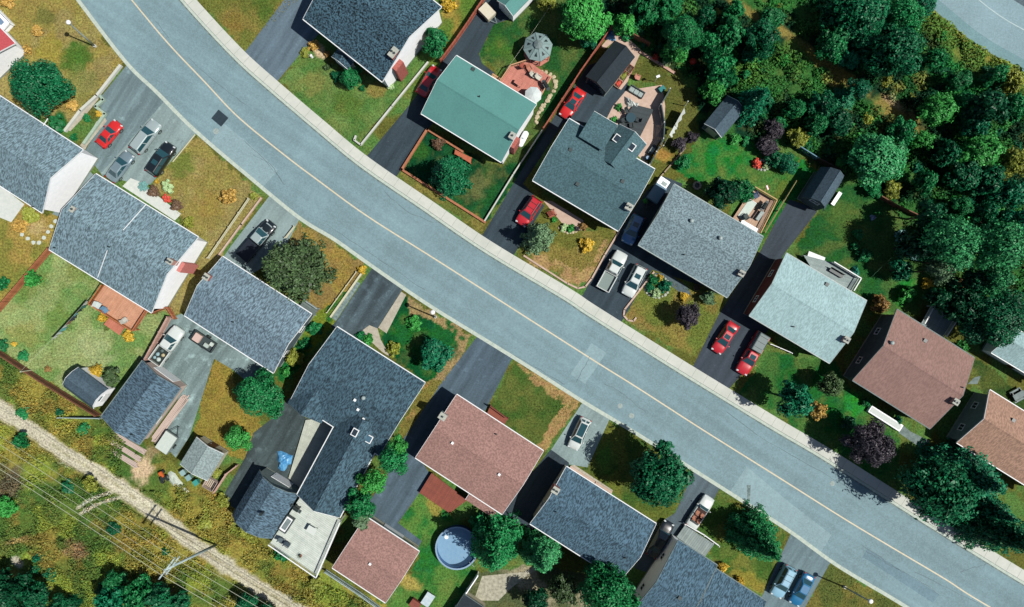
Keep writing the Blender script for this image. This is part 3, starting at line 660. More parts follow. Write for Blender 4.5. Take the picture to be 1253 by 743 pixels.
def roof(par, b, rise, rm, wm, kind='gable', ov=.45, ou=.35, trim=M_WHITE, gutters='NS', wall=True, th=.16, z0=-.2, vents=(), base=None, rakes=(-1, 1)):
    he, hl, hw = b.he, b.hl, b.hw; b.ou, b.ov = ou, ov
    if kind == 'gable': top = [(-hw, he), (0, he + rise), (hw, he)]
    elif kind == 'gambrel': top = [(-hw, he), (-hw * .62, he + rise * .66), (0, he + rise), (hw * .62, he + rise * .66), (hw, he)]
    elif kind == 'flat': top = [(-hw, he), (hw, he + rise)]
    elif kind == 'arch': top = [(-hw * math.cos(t), he + rise * math.sin(t)) for t in np.linspace(0, math.pi, 11)]
    b.prof = top
    mb = MB(b.xf); under = [(v * (1 - .001), z - th) for v, z in top]
    # sag-free slab, cut in strips along the ridge so that the mesh is not two giant faces
    mb.ext(top + under[::-1], -hl, hl)
    ro = mb.build('roof', rm, par)
    if kind in ('gable', 'gambrel'):
        rc_ = MB(b.xf); rc_.ext([(-.16, he + rise - .16 * rise / hw + .01), (0, he + rise + .035), (.16, he + rise - .16 * rise / hw + .01), (0, he + rise - .02)], -hl + .01, hl - .01); rc_.build('ridge_cap', rm, ro)
    for side, sg in (('N', 1), ('S', -1)):
        if side in gutters and kind != 'flat':
            g = MB(b.xf); g.box((0, sg * (hw + .06), he - .07), (2 * hl, .11, .13)); g.build('gutter', trim, par)
    for sg in rakes:                                        # rake boards along the gables
        f = MB(b.xf); x0, x1 = (hl + .002, hl + .045) if sg > 0 else (-hl - .045, -hl - .002)
        f.ext([(v, z + .006) for v, z in top] + [(v, z - .2) for v, z in top[::-1]], x0, x1); f.build('rake_board', trim, par)
    if wall:
        w = MB(b.xf); wt = [(-hw + ov, z0)]
        ins = [(max(-hw + ov, min(hw - ov, v)), None) for v, z in top]
        pts = []
        for v in sorted(set(round(p[0], 4) for p in ins)):
            pts.append((v, b.zroof(v) - th - .004))
        w.ext([(-hw + ov, z0)] + pts + [(hw - ov, z0)], -hl + ou, hl - ou)
        w.build('wall', wm, par)
        fd = MB(b.xf); fd.box((0, 0, z0 + .25), (2 * (hl - ou) + .05, 2 * (hw - ov) + .05, .5)); fd.build('foundation', M_FOUND, par)
    for (vx, vy, k) in vents: vent(ro, b, vx, vy, k)
    return ro

def vent(ro, b, vx, vy, k='pipe'):
    x, y = b.px(vx, vy, b.he + .9); z = b.zroof(y)
    mb = MB(b.xf)
    if k == 'pipe': mb.cyl((x, y, z - .1), .09, .5, 8); mb.build('vent_pipe', M_BLACK, ro)
    elif k == 'white': mb.box((x, y, z + .08), (.32, .32, .3)); mb.build('roof_vent', M_WHITE, ro)
    elif k == 'dark': mb.box((x, y, z + .05), (.45, .45, .3)); mb.build('roof_vent', M_DARKM, ro)
    elif k == 'turbine': mb.cyl((x, y, z - .1), .2, .35, 10); mb.ball((x, y, z + .35), .27, .2); mb.build('roof_vent', M_GREYM, ro)
    elif k in ('sky', 'skyb'):
        dz = .12; mb.box((x, y, z + dz / 2), (1.0, .8, .16 + dz)); o = mb.build('skylight', M_WHITE, ro.parent)
        g = MB(b.xf); g.box((x, y, z + dz + .09), (.8, .6, .03)); g.build('pane', glass('skylight_glass', (.05, .10, .14)) if k == 'skyb' else M_GLASS, o)

def chimney(par, b, vx, vy, htop, w=.9, d=.6, m=None, cap=None, z0=None, flues=2, out=None):
    """stack whose top is seen at pixel (vx, vy)"""
    x, y = b.px(vx, vy, htop)
    zz = z0 if z0 is not None else b.zroof(max(-b.hw, min(b.hw, y))) - .6
    mb = MB(b.xf); mb.box((x, y, (zz + htop - .1) / 2), (w, d, htop - .1 - zz)); o = mb.build('chimney', m or M_BRICK, par)
    c = MB(b.xf); c.box((x, y, htop - .05), (w + .08, d + .08, .1)); c.build('chimney_cap', cap or mat('chimney_concrete', A(168, 160, 154), A(190, 184, 178), scale=5), o)
    for i in range(flues):
        f = MB(b.xf); f.cyl((x + (i - (flues - 1) / 2) * w * .5, y, htop), .13, .22, 10); f.build('flue', M_DARKM, o)
    return o

def house(name, label, T, R, B, L, he, rise, rm, wm, axis='TR', cat='house', wins=True, group=None, ends='EW', **k):
    b = Block(T, R, B, L, he, axis)
    h = thing(name, label, cat, (b.cx, b.cy, 0), b.rot, group)
    fr = Frame(b.cx, b.cy, b.rot); b.fr = fr
    ro = roof(h, b, rise, rm, wm, **k); b.ro = ro
    if wins:
        zc = min(1.75, he - .9)
        n = max(2, int(b.hl / 2.3))
        for sd in 'NS':
            for i in range(n):
                off = (i - (n - 1) / 2) * (2 * b.hl - 3) / n
                if sd == wins_door(wins) and i == n // 2: door(h, b, sd, off)
                else: window(h, b, sd, off, zc, 1.5 if i % 2 else 1.1, 1.05)
        for sd in ends:
            for off in (-b.hw * .42, b.hw * .42): window(h, b, sd, off, zc, 1.0, 1.0)
    return h, b
def wins_door(w): return w if isinstance(w, str) else 'S'

R_BLUE = shingle('blue_grey_shingles', 119, 138, 152, .5); R_BLUE2 = shingle('slate_blue_shingles', 114, 132, 149, .5); R_BLUE3 = shingle('weathered_blue_shingles', 84, 105, 124, .55)
R_DARK = shingle('charcoal_shingles', 68, 92, 108, .6); R_SPECK = shingle('speckled_dark_shingles', 62, 88, 104, .9, False); R_NAVY = shingle('navy_grey_shingles', 80, 108, 118, .26, False)
R_GREEN = shingle('green_shingles', 98, 154, 150, .05, False); R_RED = shingle('rose_brown_shingles', 164, 122, 116, .24, False); R_GREY = shingle('grey_shingles', 124, 139, 150, .4, False)
R_PALE = shingle('pale_blue_shingles', 166, 190, 196, .18); R_BROWN = shingle('dusty_brown_shingles', 158, 120, 114, .16); R_TAN = shingle('tan_shingles', 178, 138, 120, .26)
R_LIVID = shingle('steel_blue_shingles', 78, 104, 124, .56); R_SHED = shingle('black_felt', 42, 48, 58, .12, False); R_SLATE = shingle('slate_shed_shingles', 76, 92, 108, .2, False); R_GREYS = shingle('salt_grey_shingles', 140, 148, 152, .25, False)

# --- left side of the street
h, b = house('house', 'grey shingled house with a tall white gable beside the three-car driveway, at the left edge', (-40, 92), (105, 186), (48, 258), (-97, 164), 4.3, 2.5, R_BLUE, M_SIDW, ends='W', ou=.15, vents=[(36, 252, 'pipe')])
mb = MB(b.xf); x, y = b.px(48, 149, 5.4); mb.box((x, y - .2, b.zroof(y) + .04), (.08, 2.0, .1), 0, 0); mb.build('flashing', M_WHITE, h)
h, b = house('house', 'small red roofed white house cut off by the top left corner', (-90, -60), (15, 52), (-38, 112), (-140, 10), 3.4, 2.0, shingle('red_shingles', 206, 92, 98, .1, False), M_SIDW, ends='W')
t, fr = thing_px('porch', 'white side porch landing beside the red roofed house', 'porch', 4, 24, .9)
mb = MB(); mb.prism([fr.p(*p, 1.0) for p in ((-6, 8), (12, 27), (2, 38), (-16, 20))], 0, 1.0); mb.build('landing', M_SIDW, t)
mb = MB(); mb.prism([fr.p(*p, 1.06) for p in ((-3, 18), (5, 27), (1, 31), (-7, 23))], 1.01, 1.06); mb.build('mat', mat('mat_blue', A(120, 146, 180)), t)
mb = MB(); q = [fr.p(*p, 1.9) for p in ((-6, 8), (12, 27), (2, 38))]
mb.tube([(*q[0], 1.9), (*q[1], 1.9), (*q[2], 1.9)], .05); [mb.tube([(*p, 1.0), (*p, 1.9)], .04) for p in q]; mb.build('railing', M_WHITE, t)

h2, b2 = house('house', 'largest blue grey roof on the left, with white walls and a wooden deck behind', (120, 214), (244, 292), (184, 381), (57, 304), 4.0, 2.2, R_BLUE, M_SIDW, ends='W', ov=.5, ou=.15, vents=[(139, 303, 'pipe'), (64, 303, 'pipe')])
for p, q in (((179, 250), (156, 283)), ((139.5, 307), (118, 340))):
    x0, y0 = b2.px(*p, 3.9); x1, y1 = b2.px(*q, 4.6); mb = MB(b2.xf); xm, yb, ya = (x0 + x1) / 2, min(y0, y1), max(y0, y1)
    mb.add([(xm - .035, yb, b2.zroof(yb) + .07), (xm + .035, yb, b2.zroof(yb) + .07), (xm + .035, ya, b2.zroof(ya) + .07), (xm - .035, ya, b2.zroof(ya) + .07),
            (xm - .035, yb, b2.zroof(yb) - .02), (xm + .035, yb, b2.zroof(yb) - .02), (xm + .035, ya, b2.zroof(ya) - .02), (xm - .035, ya, b2.zroof(ya) - .02)],
           [(0, 1, 2, 3), (7, 6, 5, 4), (0, 4, 5, 1), (2, 6, 7, 3), (1, 5, 6, 2), (0, 3, 7, 4)]); mb.build('flashing', M_WHITE, b2.ro)
chimney(h2, b2, 207, 320, 6.8, .75, .6, M_PINKB); chimney(h2, b2, 88, 256, 6.2, .5, .7, M_PINKB, flues=1)
# brick chimney breast on the white gable wall
x, y = b2.px(228, 327, 2.2); mb = MB(b2.xf); mb.box((b2.hl - b2.ou + .32, y, 1.9), (.5, 1.35, 4.4)); mb.build('chimney_breast', mat('salmon_brick', A(212, 122, 116), A(226, 144, 136), scale=6), h2)

h3, b3 = house('house', 'blue grey house with a red brick chimney behind the silver topped pickup', (273, 315), (384, 386), (332, 455), (225, 385), 3.3, 1.9, R_BLUE2, M_SIDD, vents=[(287, 394, 'pipe')])
chimney(h3, b3, 252, 339, 5.3, .75, .75, M_BRICK)

h4, b4 = house('house', 'rambling charcoal roofed house with a long rear wing and several skylights', (415, 402), (521, 469), (463, 557), (353, 487), 3.8, 2.4, R_DARK, M_SIDD,
               vents=[(448, 485, 'turbine'), (437, 488, 'white'), (440, 500, 'white'), (446, 512, 'white')])
bw = Block((371, 461), (412, 488), (392, 519), (353, 492), 3.75, 'TL', b4.fr); roof(h4, bw, 1.55, R_DARK, M_SIDD, trim=M_SIDD, rakes=(1,), ov=.3, ou=.15, gutters='')
bw = Block((424, 494), (473, 527), (414, 636), (365, 603), 3.78, 'TL', b4.fr); r4 = roof(h4, bw, 2.25, R_DARK, M_SIDD, gutters='NS', rakes=(1,))
for v in ((437, 527, 'sky'), (452, 537, 'skyb')): vent(r4, bw, *v)
for i in (-2.5, 0.5, 3.5): window(h4, bw, 'N', i, 1.8, 1.2); window(h4, bw, 'S', i, 1.8, 1.2)

hg, bg = house('garage', 'grey barn-roofed garage with a black stack beside the pale raised deck', (319, 572), (364, 608), (333, 658), (284, 631), 3.0, 2.3, R_BLUE3, M_SIDG, axis='TL', cat='garage', kind='gambrel', ov=.2, ou=.2, wins=False, gutters='', trim=M_SIDG)
door(hg, bg, 'W', 0, M_WHITE, 2.8, 2.2, .1, 'garage_door'); window(hg, bg, 'E', .0, 2.9, 1.0, .8)
x, y = bg.px(319, 629, 6); mb = MB(bg.xf); mb.cyl((x, y, bg.zroof(y) - .3), .2, 1.3, 10); o = mb.build('stack', M_BLACK, bg.ro)

h5, b5 = house('house', 'rose brown square roof in the middle, with a red deck and pool behind', (559, 482), (664, 552.5), (615.5, 629), (508, 561), 3.7, 1.3, R_RED, M_SIDB,
               vents=[(554, 541.5, 'white'), (611, 580, 'white'), (607, 532, 'pipe')])
chimney(h5, b5, 541.5, 510, 5.4, .9, .8, M_GREYM, flues=1)
bp_ = Block((575, 602), (611, 626), (604, 634), (570, 612), 2.7, 'TR', b5.fr); roof(h5, bp_, .18, R_RED, M_SIDB, kind='flat', wall=False, gutters='')
hg, bg = house('garage', 'detached garage with a rose brown roof and one white vent', (447, 632), (513, 675), (472, 738), (407, 695), 2.8, 1.0, R_RED, M_SIDB, cat='garage', wins=False, ov=.3, ou=.3, vents=[(453, 690, 'white')])
door(hg, bg, 'N', 0, M_WHITE, 3.0, 2.2, .1, 'garage_door'); window(hg, bg, 'E', 0, 1.6); window(hg, bg, 'S', 0, 1.6)
h7, b7 = house('house', 'steel blue roofed house half under trees, with a white double flue', (692.5, 570), (801.5, 641), (760, 711), (649, 642), 3.6, 1.8, R_LIVID, M_SIDB, wins='N', vents=[(680, 625, 'pipe'), (764, 681, 'pipe')])
chimney(h7, b7, 680, 600.5, 5.9, .85, .8, M_BRICK)
h8, b8 = house('house', 'blue grey house at the bottom edge behind the white convertible', (830, 661), (878, 692), (818, 783), (771, 752), 4.3, 1.6, R_LIVID, M_SIDW, axis='TR', trim=M_SIDG, vents=[(830, 729, 'dark')])
bw = Block((876, 696), (938, 736), (893, 807), (831, 767), 3.2, 'TR', b8.fr); roof(h8, bw, 1.5, R_LIVID, M_SIDW, gutters='NS', trim=M_SIDG)

# --- right side of the street
h9, b9 = house('house', 'speckled dark roof with white gable and a red brick chimney, at the top', (443, -68), (541, 9), (467, 100), (371, 23), 4.6, 2.6, R_SPECK, M_SIDW, ends='W', ou=.12, trim=M_WHITE)
chimney(h9, b9, 481, 64, 6.7, .8, 1.3, M_BRICK)
x, y = b9.px(486, 82, 3.0); mb = MB(b9.xf); mb.box((b9.hl - b9.ou + .34, y, 2.2), (.66, 1.5, 4.8)); mb.build('chimney_breast', M_BRICK, h9)
bp_ = Block((412, 61), (433, 75), (426, 84), (405, 70), 2.7, 'TL', b9.fr); roof(h9, bp_, .8, R_SPECK, M_SIDW, ov=.1, ou=.1, gutters='')
h10, b10 = house('house', 'green roofed house with an orange deck and a white parasol behind', (559, 69), (656.5, 127.5), (613.5, 199), (514.5, 138), 3.8, 1.9, R_GREEN, M_SIDW, ends='W', ou=.12, trim=M_WHITE, vents=[(578.5, 83, 'dark'), (587, 120, 'pipe')])
x, y = b10.px(627, 168, 5.2); chimney(h10, b10, 627, 166, 5.9, .7, .8, M_WHITE, flues=1)
x, y = b10.px(629, 178, 2.0); mb = MB(b10.xf); mb.box((b10.hl - b10.ou + .32, y, 2.0), (.6, 1.5, 4.2)); mb.build('chimney_breast', M_BRICK, h10)
h11, b11 = house('house', 'dark slate house with two rear wings and roof windows, behind the red hatchback', (698, 146), (802, 208), (756, 282), (650, 220), 4.1, 1.7, R_NAVY, M_SIDG, vents=[(697.6, 184.6, 'dark'), (706.5, 225.5, 'dark'), (761, 223, 'dark')])
chimney(h11, b11, 770, 253, 6.0, .8, .8, M_WHITE, flues=2)
bw = Block((727, 137), (756, 153), (737, 186), (708, 166), 5.3, 'TL', b11.fr); roof(h11, bw, .22, R_NAVY, M_SIDG, kind='flat', ov=.2, ou=.2, gutters='', rakes=(-1,))
bw = Block((757, 152), (792, 177), (762, 215), (729, 192), 4.2, 'TL', b11.fr); rr = roof(h11, bw, 1.5, R_NAVY, M_SIDG, ov=.3, ou=.25, gutters='', rakes=(-1,))
vent(rr, bw, 755, 169, 'sky'); vent(rr, bw, 773, 180.5, 'sky')
h12, b12 = house('house', 'mid grey shingled house beside the blue cargo trailer', (826, 226), (934, 290), (890, 364), (780, 299), 4.2, 1.7, R_GREY, M_SIDB, trim=M_GREYM, vents=[(845, 271, 'turbine'), (880, 292, 'turbine'), (837.6, 311.6, 'pipe')])
chimney(h12, b12, 908, 334.6, 6.1, .7, .7, M_PINKB)
h13, b13 = house('house', 'palest house roof, almost white, beside the red pickup with a cap', (962, 309), (1060, 369), (1016, 444), (917, 387), 4.2, 1.5, R_PALE, trim=M_GREYM, wm=mat('maroon_siding', A(104, 52, 54), A(120, 64, 64), scale=2), vents=[(1014, 348, 'dark'), (972, 400, 'pipe')])
chimney(h13, b13, 1036.5, 416, 6.0, .7, .7, M_PINKB)
h14, b14 = house('house', 'dusty brown roofed house with a dark gable wall above the white raised planter', (1096, 379), (1191, 436), (1140, 527), (1045, 465), 4.3, 2.2, R_BROWN, M_SIDD, ov=.5, ou=.5, trim=M_SIDG,
               vents=[(1085.6, 419, 'turbine'), (1132.6, 417, 'dark'), (1172, 473, 'pipe')])
chimney(h14, b14, 1170.5, 492, 6.7, .7, .7, M_PINKB)
h15, b15 = house('house', 'tan shingled house with a grey gable wall at the right edge', (1209, 476), (1320, 545), (1284, 612), (1173, 543), 3.5, 2.2, R_TAN, M_SIDG, ov=.5, ou=.5, vents=[(1238, 514, 'dark')])
h16, b16 = house('shed', 'pale roofed outbuilding half hidden by the dark tree at the right edge', (1236, 398), (1306, 440), (1284, 474), (1211, 430), 2.9, 1.5, R_PALE, M_SIDW, cat='outbuilding', wins=False, ov=.3)
window(h16, b16, 'W', 0, 1.6); door(h16, b16, 'S', 0)

# --- sheds and garages
sh, sb = house('shed', 'grey barn-roofed shed with a white gable front inside the brown back fence', (96, 450), (132, 476), (114, 501), (78, 473), 2.3, 1.2, R_SLATE, M_SIDW, cat='shed', kind='gambrel', ov=.15, ou=.08, wins=False, gutters='', trim=M_WHITE)
window(sh, sb, 'E', 0, 2.3, .75, .4, M_SIDG); door(sh, sb, 'E', 0, M_WHITE, 1.3, 1.7)
s2, sb2 = house('garage', 'steel blue garage in the cluttered yard with weathered pink board walls', (174, 443), (221, 474), (172, 543), (122, 511), 3.0, 1.2, R_BLUE3, mat('pink_boards', A(196, 168, 160), A(220, 194, 184), scale=4, stretch=(6, 6, .5)), axis='TL', cat='garage', wins=False, ov=.4, ou=.12, trim=M_SIDG, vents=[(160, 532, 'pipe')])
door(s2, sb2, 'W', 0, M_WHITE, 3.2, 2.2, .1, 'garage_door'); window(s2, sb2, 'N', 1.2, 1.6); window(s2, sb2, 'E', 0, 1.8)
s3, sb3 = house('shed', 'small salt grey shed roof beside the pallets and teal bins', (240, 535), (274, 556), (254, 588), (220, 568), 2.4, .7, R_GREYS, M_SIDB, axis='TL', cat='shed', wins=False, ov=.2, ou=.2, gutters='')
door(s3, sb3, 'W', 0); window(s3, sb3, 'E', 0, 1.4, .8, .7)
s4, sb4 = house('shed', 'green roofed shed with white walls at the top edge above the driveway', (642, -34), (664, -18), (629, 18), (607, 2), 2.6, 1.0, R_GREEN, M_SIDW, axis='TL', cat='shed', wins=False, ov=.15, ou=.15, gutters='')
door(s4, sb4, 'E', 0, M_WHITE, 1.6, 2.0); window(s4, sb4, 'S', .6, 1.5, .8, .8)
s5, sb5 = house('garage', 'black felt roofed garage with a dark glossy door behind the red sports car', (752.5, 52), (776, 68), (746, 111), (713, 96), 2.5, 1.1, R_SHED, M_SIDD, axis='TL', cat='garage', wins=False, ov=.15, ou=.15, trim=M_BLACK, gutters='')
door(s5, sb5, 'E' if sb5.px(729, 104, 1)[0] > 0 else 'W', 0, mat('glossy_door', A(44, 56, 74), rough=.15), 2.6, 2.0, .05, 'garage_door')
s6, sb6 = house('shed', 'slate shed roof at the edge of the wood, beside the bright lawn', (891.5, 120), (909, 132), (887.5, 168.5), (858, 151), 2.5, .9, R_SLATE, M_SIDD, axis='TL', cat='shed', wins=False, ov=.25, ou=.2, gutters='')
door(s6, sb6, 'E' if sb6.px(870, 165, 1)[0] > 0 else 'W', 0, M_SIDB, 1.6, 1.9)
s7, sb7 = house('shed', 'dark gambrel shed with a white framed window facing its asphalt drive', (1005, 205), (1030, 221), (1008, 259), (981, 240), 2.4, 2.5, R_SLATE, M_SIDD, axis='TL', cat='shed', kind='gambrel', wins=False, ov=.15, ou=.25, gutters='', trim=M_SIDD)
sd = 'E' if sb7.px(993, 249, 1)[0] > 0 else 'W'
window(s7, sb7, sd, 0, 2.7, 1.3, .9); door(s7, sb7, sd, 0, M_SIDD, 1.8, 2.0)

# ================================================================== TREES AND PLANTS
def leaf_mesh(name, c, nrm, size, tint):
    """one rhombic leaf spray per point, facing roughly along nrm"""
    n = len(c)
    nrm = nrm / (np.linalg.norm(nrm, axis=1, keepdims=True) + 1e-6)
    r = RNG.normal(size=(n, 3)); t = np.cross(nrm, r); t /= np.linalg.norm(t, axis=1, keepdims=True) + 1e-6
    b = np.cross(nrm, t)
    s = size[:, None] if hasattr(size, '__len__') else size
    V = np.stack([c + t * s, c + b * s * .55 + nrm * s * .12, c - t * s, c - b * s * .55 + nrm * s * .12], 1).reshape(-1, 3)
    me = bpy.data.meshes.new(name); me.vertices.add(4 * n); me.vertices.foreach_set('co', V.ravel().astype(np.float32))
    me.loops.add(4 * n); me.loops.foreach_set('vertex_index', np.arange(4 * n, dtype=np.int32))
    me.polygons.add(n); me.polygons.foreach_set('loop_start', np.arange(0, 4 * n, 4, dtype=np.int32)); me.polygons.foreach_set('loop_total', np.full(n, 4, np.int32))
    if tint.ndim == 1:
        a = me.attributes.new('tint', 'FLOAT', 'FACE'); a.data.foreach_set('value', tint.astype(np.float32))
    else:
        a = me.attributes.new('tint', 'FLOAT_COLOR', 'FACE'); a.data.foreach_set('color', np.concatenate([tint, np.ones((n, 1))], 1).ravel().astype(np.float32))
    me.update(); return me

def unit(n):
    v = RNG.normal(size=(n, 3)); return v / np.linalg.norm(v, axis=1, keepdims=True)

def crown_broad(name, R, n_lobe, leaf, dens, flat=.85, loose=.0):
    """crown of radius R centred on the origin: leafy twigs on the skins of many overlapping lobes"""
    lobes = []
    for i in range(n_lobe):
        a = 2 * math.pi * (i * .618 + RNG.uniform(0, .1)); k = math.sqrt((i + .6) / n_lobe)
        rr = R * RNG.uniform(.26, .52) * (1.05 - .2 * k)
        rad = (R - rr) * k * RNG.uniform(.78, 1.2); up = R * flat * (.42 * (1 - k ** 2) + RNG.uniform(-.2, .12)) - (.18 * R if k > .7 else 0)
        lobes.append((np.array([rad * math.cos(a), rad * math.sin(a), up]), rr))
    for i in range(n_lobe // 2):
        a = RNG.uniform(0, 6.28); rr = R * .34; rad = (R - rr) * RNG.uniform(.4, .95)
        lobes.append((np.array([rad * math.cos(a), rad * math.sin(a), -R * flat * RNG.uniform(.3, .6)]), rr))
    C, N, Tn = [], [], []
    for (c, rr) in lobes:
        m = int(dens * rr * rr * 12 / (leaf * leaf) * .5)
        d = unit(m); d[:, 2] = np.where(d[:, 2] < -.55, -d[:, 2], d[:, 2])
        # twigs: leaves bunch together, leaving dark gaps
        tw = unit(max(6, int(m / 9))); d = tw[RNG.integers(0, len(tw), m)] + RNG.normal(size=(m, 3)) * .16
        d /= np.linalg.norm(d, axis=1, keepdims=True)
        rad = rr * (1 + RNG.normal(size=m) * (.07 + loose) - .12 * (RNG.random(m) ** 3))
        p = c + d * rad[:, None] * np.array([1, 1, .9])
        keep = np.ones(m, bool)
        for (c2, r2) in lobes:
            if c2 is not c: keep &= np.linalg.norm(p - c2, axis=1) > r2 * .72
        p = p[keep]; d = d[keep]
        tl = RNG.uniform(-.1, .12)
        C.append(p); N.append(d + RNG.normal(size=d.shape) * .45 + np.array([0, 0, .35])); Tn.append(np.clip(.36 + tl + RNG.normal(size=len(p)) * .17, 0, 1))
    C = np.concatenate(C); N = np.concatenate(N); Tn = np.concatenate(Tn); sz = leaf * RNG.uniform(.7, 1.3, len(C))
    # sprays inside the crown, so that little light comes through it
    Ci = []
    for (c, rr) in lobes:
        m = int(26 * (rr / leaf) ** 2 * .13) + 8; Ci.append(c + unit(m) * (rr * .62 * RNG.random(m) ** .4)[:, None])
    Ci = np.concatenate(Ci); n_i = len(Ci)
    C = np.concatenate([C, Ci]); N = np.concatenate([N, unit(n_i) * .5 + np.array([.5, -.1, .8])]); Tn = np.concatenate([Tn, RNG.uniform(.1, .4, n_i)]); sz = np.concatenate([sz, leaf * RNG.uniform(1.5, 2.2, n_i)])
    return leaf_mesh(name, C, N, sz, Tn)

def crown_spruce(name, R, leaf, dens, tall=1.5, arms=11):
    """tiers of drooping branches round a straight leader, centred on the origin"""
    C, N, Tn = [], [], []
    tiers = 11
    for j in range(tiers):
        f = j / (tiers - 1); z = R * tall * (1 - 2 * f * .92); L = R * (.10 + .92 * f ** .8)
        na = max(5, int(arms * (.5 + .5 * f)))
        a0 = RNG.uniform(0, 6.28)
        for i in range(na):
            a = a0 + 2 * math.pi * i / na + RNG.normal() * .15; l = L * RNG.uniform(.78, 1.1)
            m = max(10, int(dens * l * (.55 + l * .35) / (leaf * leaf) * .6))
            s = RNG.random(m) ** .75; w = (RNG.random(m) - .5) * 2 * (.06 * R + .24 * l * (1 - s * .75))
            d = np.array([math.cos(a), math.sin(a)]); e = np.array([-d[1], d[0]])
            p = np.empty((m, 3)); p[:, :2] = d * (s * l)[:, None] + e * w[:, None]
            p[:, 2] = z - s * l * .30 - np.abs(w) * .25 + RNG.normal(size=m) * .05 * R + .06 * l * s * s
            nn = np.tile(np.array([d[0] * .35, d[1] * .35, .9]), (m, 1)) + RNG.normal(size=(m, 3)) * .5
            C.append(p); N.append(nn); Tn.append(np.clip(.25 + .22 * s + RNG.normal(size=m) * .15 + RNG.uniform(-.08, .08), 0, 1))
    C = np.concatenate(C); N = np.concatenate(N); Tn = np.concatenate(Tn); sz = leaf * RNG.uniform(.7, 1.25, len(C))
    n_i = int(90 * (R / leaf) ** 2 * .05); a = RNG.uniform(0, 6.28, n_i); f = RNG.random(n_i) ** .6; rad = R * (.08 + .62 * f) * RNG.random(n_i) ** .5  # darker sprays added inside the tiers to block light through the crown
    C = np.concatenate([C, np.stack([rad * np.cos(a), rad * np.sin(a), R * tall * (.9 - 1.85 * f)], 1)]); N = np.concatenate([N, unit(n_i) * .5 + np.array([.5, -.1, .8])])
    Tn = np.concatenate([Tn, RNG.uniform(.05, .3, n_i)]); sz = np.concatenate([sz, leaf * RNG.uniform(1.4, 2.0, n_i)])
    return leaf_mesh(name, C, N, sz, Tn)

def trunk_mesh(name, h, r, n=7, spread=.5):
    mb = MB(); mb.tube([(0, 0, -.1), (0, 0, .15 * h), (.03 * h, .02 * h, .5 * h), (0, .02 * h, .9 * h)], [r * 1.4, r, r * .75, r * .3], 8)
    for i in range(n):
        a = 2.4 * i + .4; z = h * (.35 + .08 * i); L = spread * h * (1 - .07 * i)
        mb.tube([(0, 0, z), (L * .5 * math.cos(a), L * .5 * math.sin(a), z + L * .22), (L * math.cos(a + .2), L * math.sin(a + .2), z + L * .55)], [r * .45, r * .3, r * .1], 5)
    o = mb.build(name, None, smooth=True); me = o.data; me.materials.append(M_BARK); bpy.data.objects.remove(o); return me
M_BARK = mat('bark', A(82, 68, 56), A(112, 96, 80), scale=8, rough=.95)

PROTO = {}
for cls, R, lf in (('L', 4.2, .18), ('M', 2.3, .145), ('S', 1.1, .115)):
    for v in range(3):
        PROTO['broad', cls, v] = (crown_broad('crown', R, {'L': 17, 'M': 11, 'S': 7}[cls], lf, 1.0), R)
        if cls != 'S': PROTO['loose', cls, v] = (crown_broad('crown', R, {'L': 20, 'M': 12, 'S': 7}[cls], lf * 1.0, .62, loose=.12), R)
        PROTO['spruce', cls, v] = (crown_spruce('crown', R, lf, 1.0, tall={'L': 1.25, 'M': 1.1, 'S': .8}[cls], arms={'L': 13, 'M': 10, 'S': 8}[cls]), R)
        PROTO['dense', cls, v] = (crown_broad('foliage', R, {'L': 9, 'M': 7, 'S': 5}[cls], lf * .8, 1.35, flat=.8), R)
TRK = {c: trunk_mesh('trunk', {'L': 5.6, 'M': 3.2, 'S': 1.2}[c], {'L': .22, 'M': .13, 'S': .06}[c]) for c in 'LMS'}
THG = {c: {'L': 5.6, 'M': 3.2, 'S': 1.2}[c] for c in 'LMS'}

FG = {}
def fg(k):
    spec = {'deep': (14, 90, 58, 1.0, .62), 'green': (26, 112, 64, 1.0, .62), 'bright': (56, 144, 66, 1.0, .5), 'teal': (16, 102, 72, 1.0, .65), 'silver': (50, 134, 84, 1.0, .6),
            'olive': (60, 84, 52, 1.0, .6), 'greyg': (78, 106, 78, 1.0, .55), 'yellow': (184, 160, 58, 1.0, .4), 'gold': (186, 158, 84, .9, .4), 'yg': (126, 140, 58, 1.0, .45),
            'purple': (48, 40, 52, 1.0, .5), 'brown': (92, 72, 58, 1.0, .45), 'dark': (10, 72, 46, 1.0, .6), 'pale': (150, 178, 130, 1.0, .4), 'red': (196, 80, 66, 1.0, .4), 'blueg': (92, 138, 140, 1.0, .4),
            'rust': (138, 112, 66, 1.0, .45)}[k]
    return foliage('foliage_' + k, *spec[:3], k=spec[3] * 1.85, var=min(.85, spec[4] * 1.2), warm=.1)

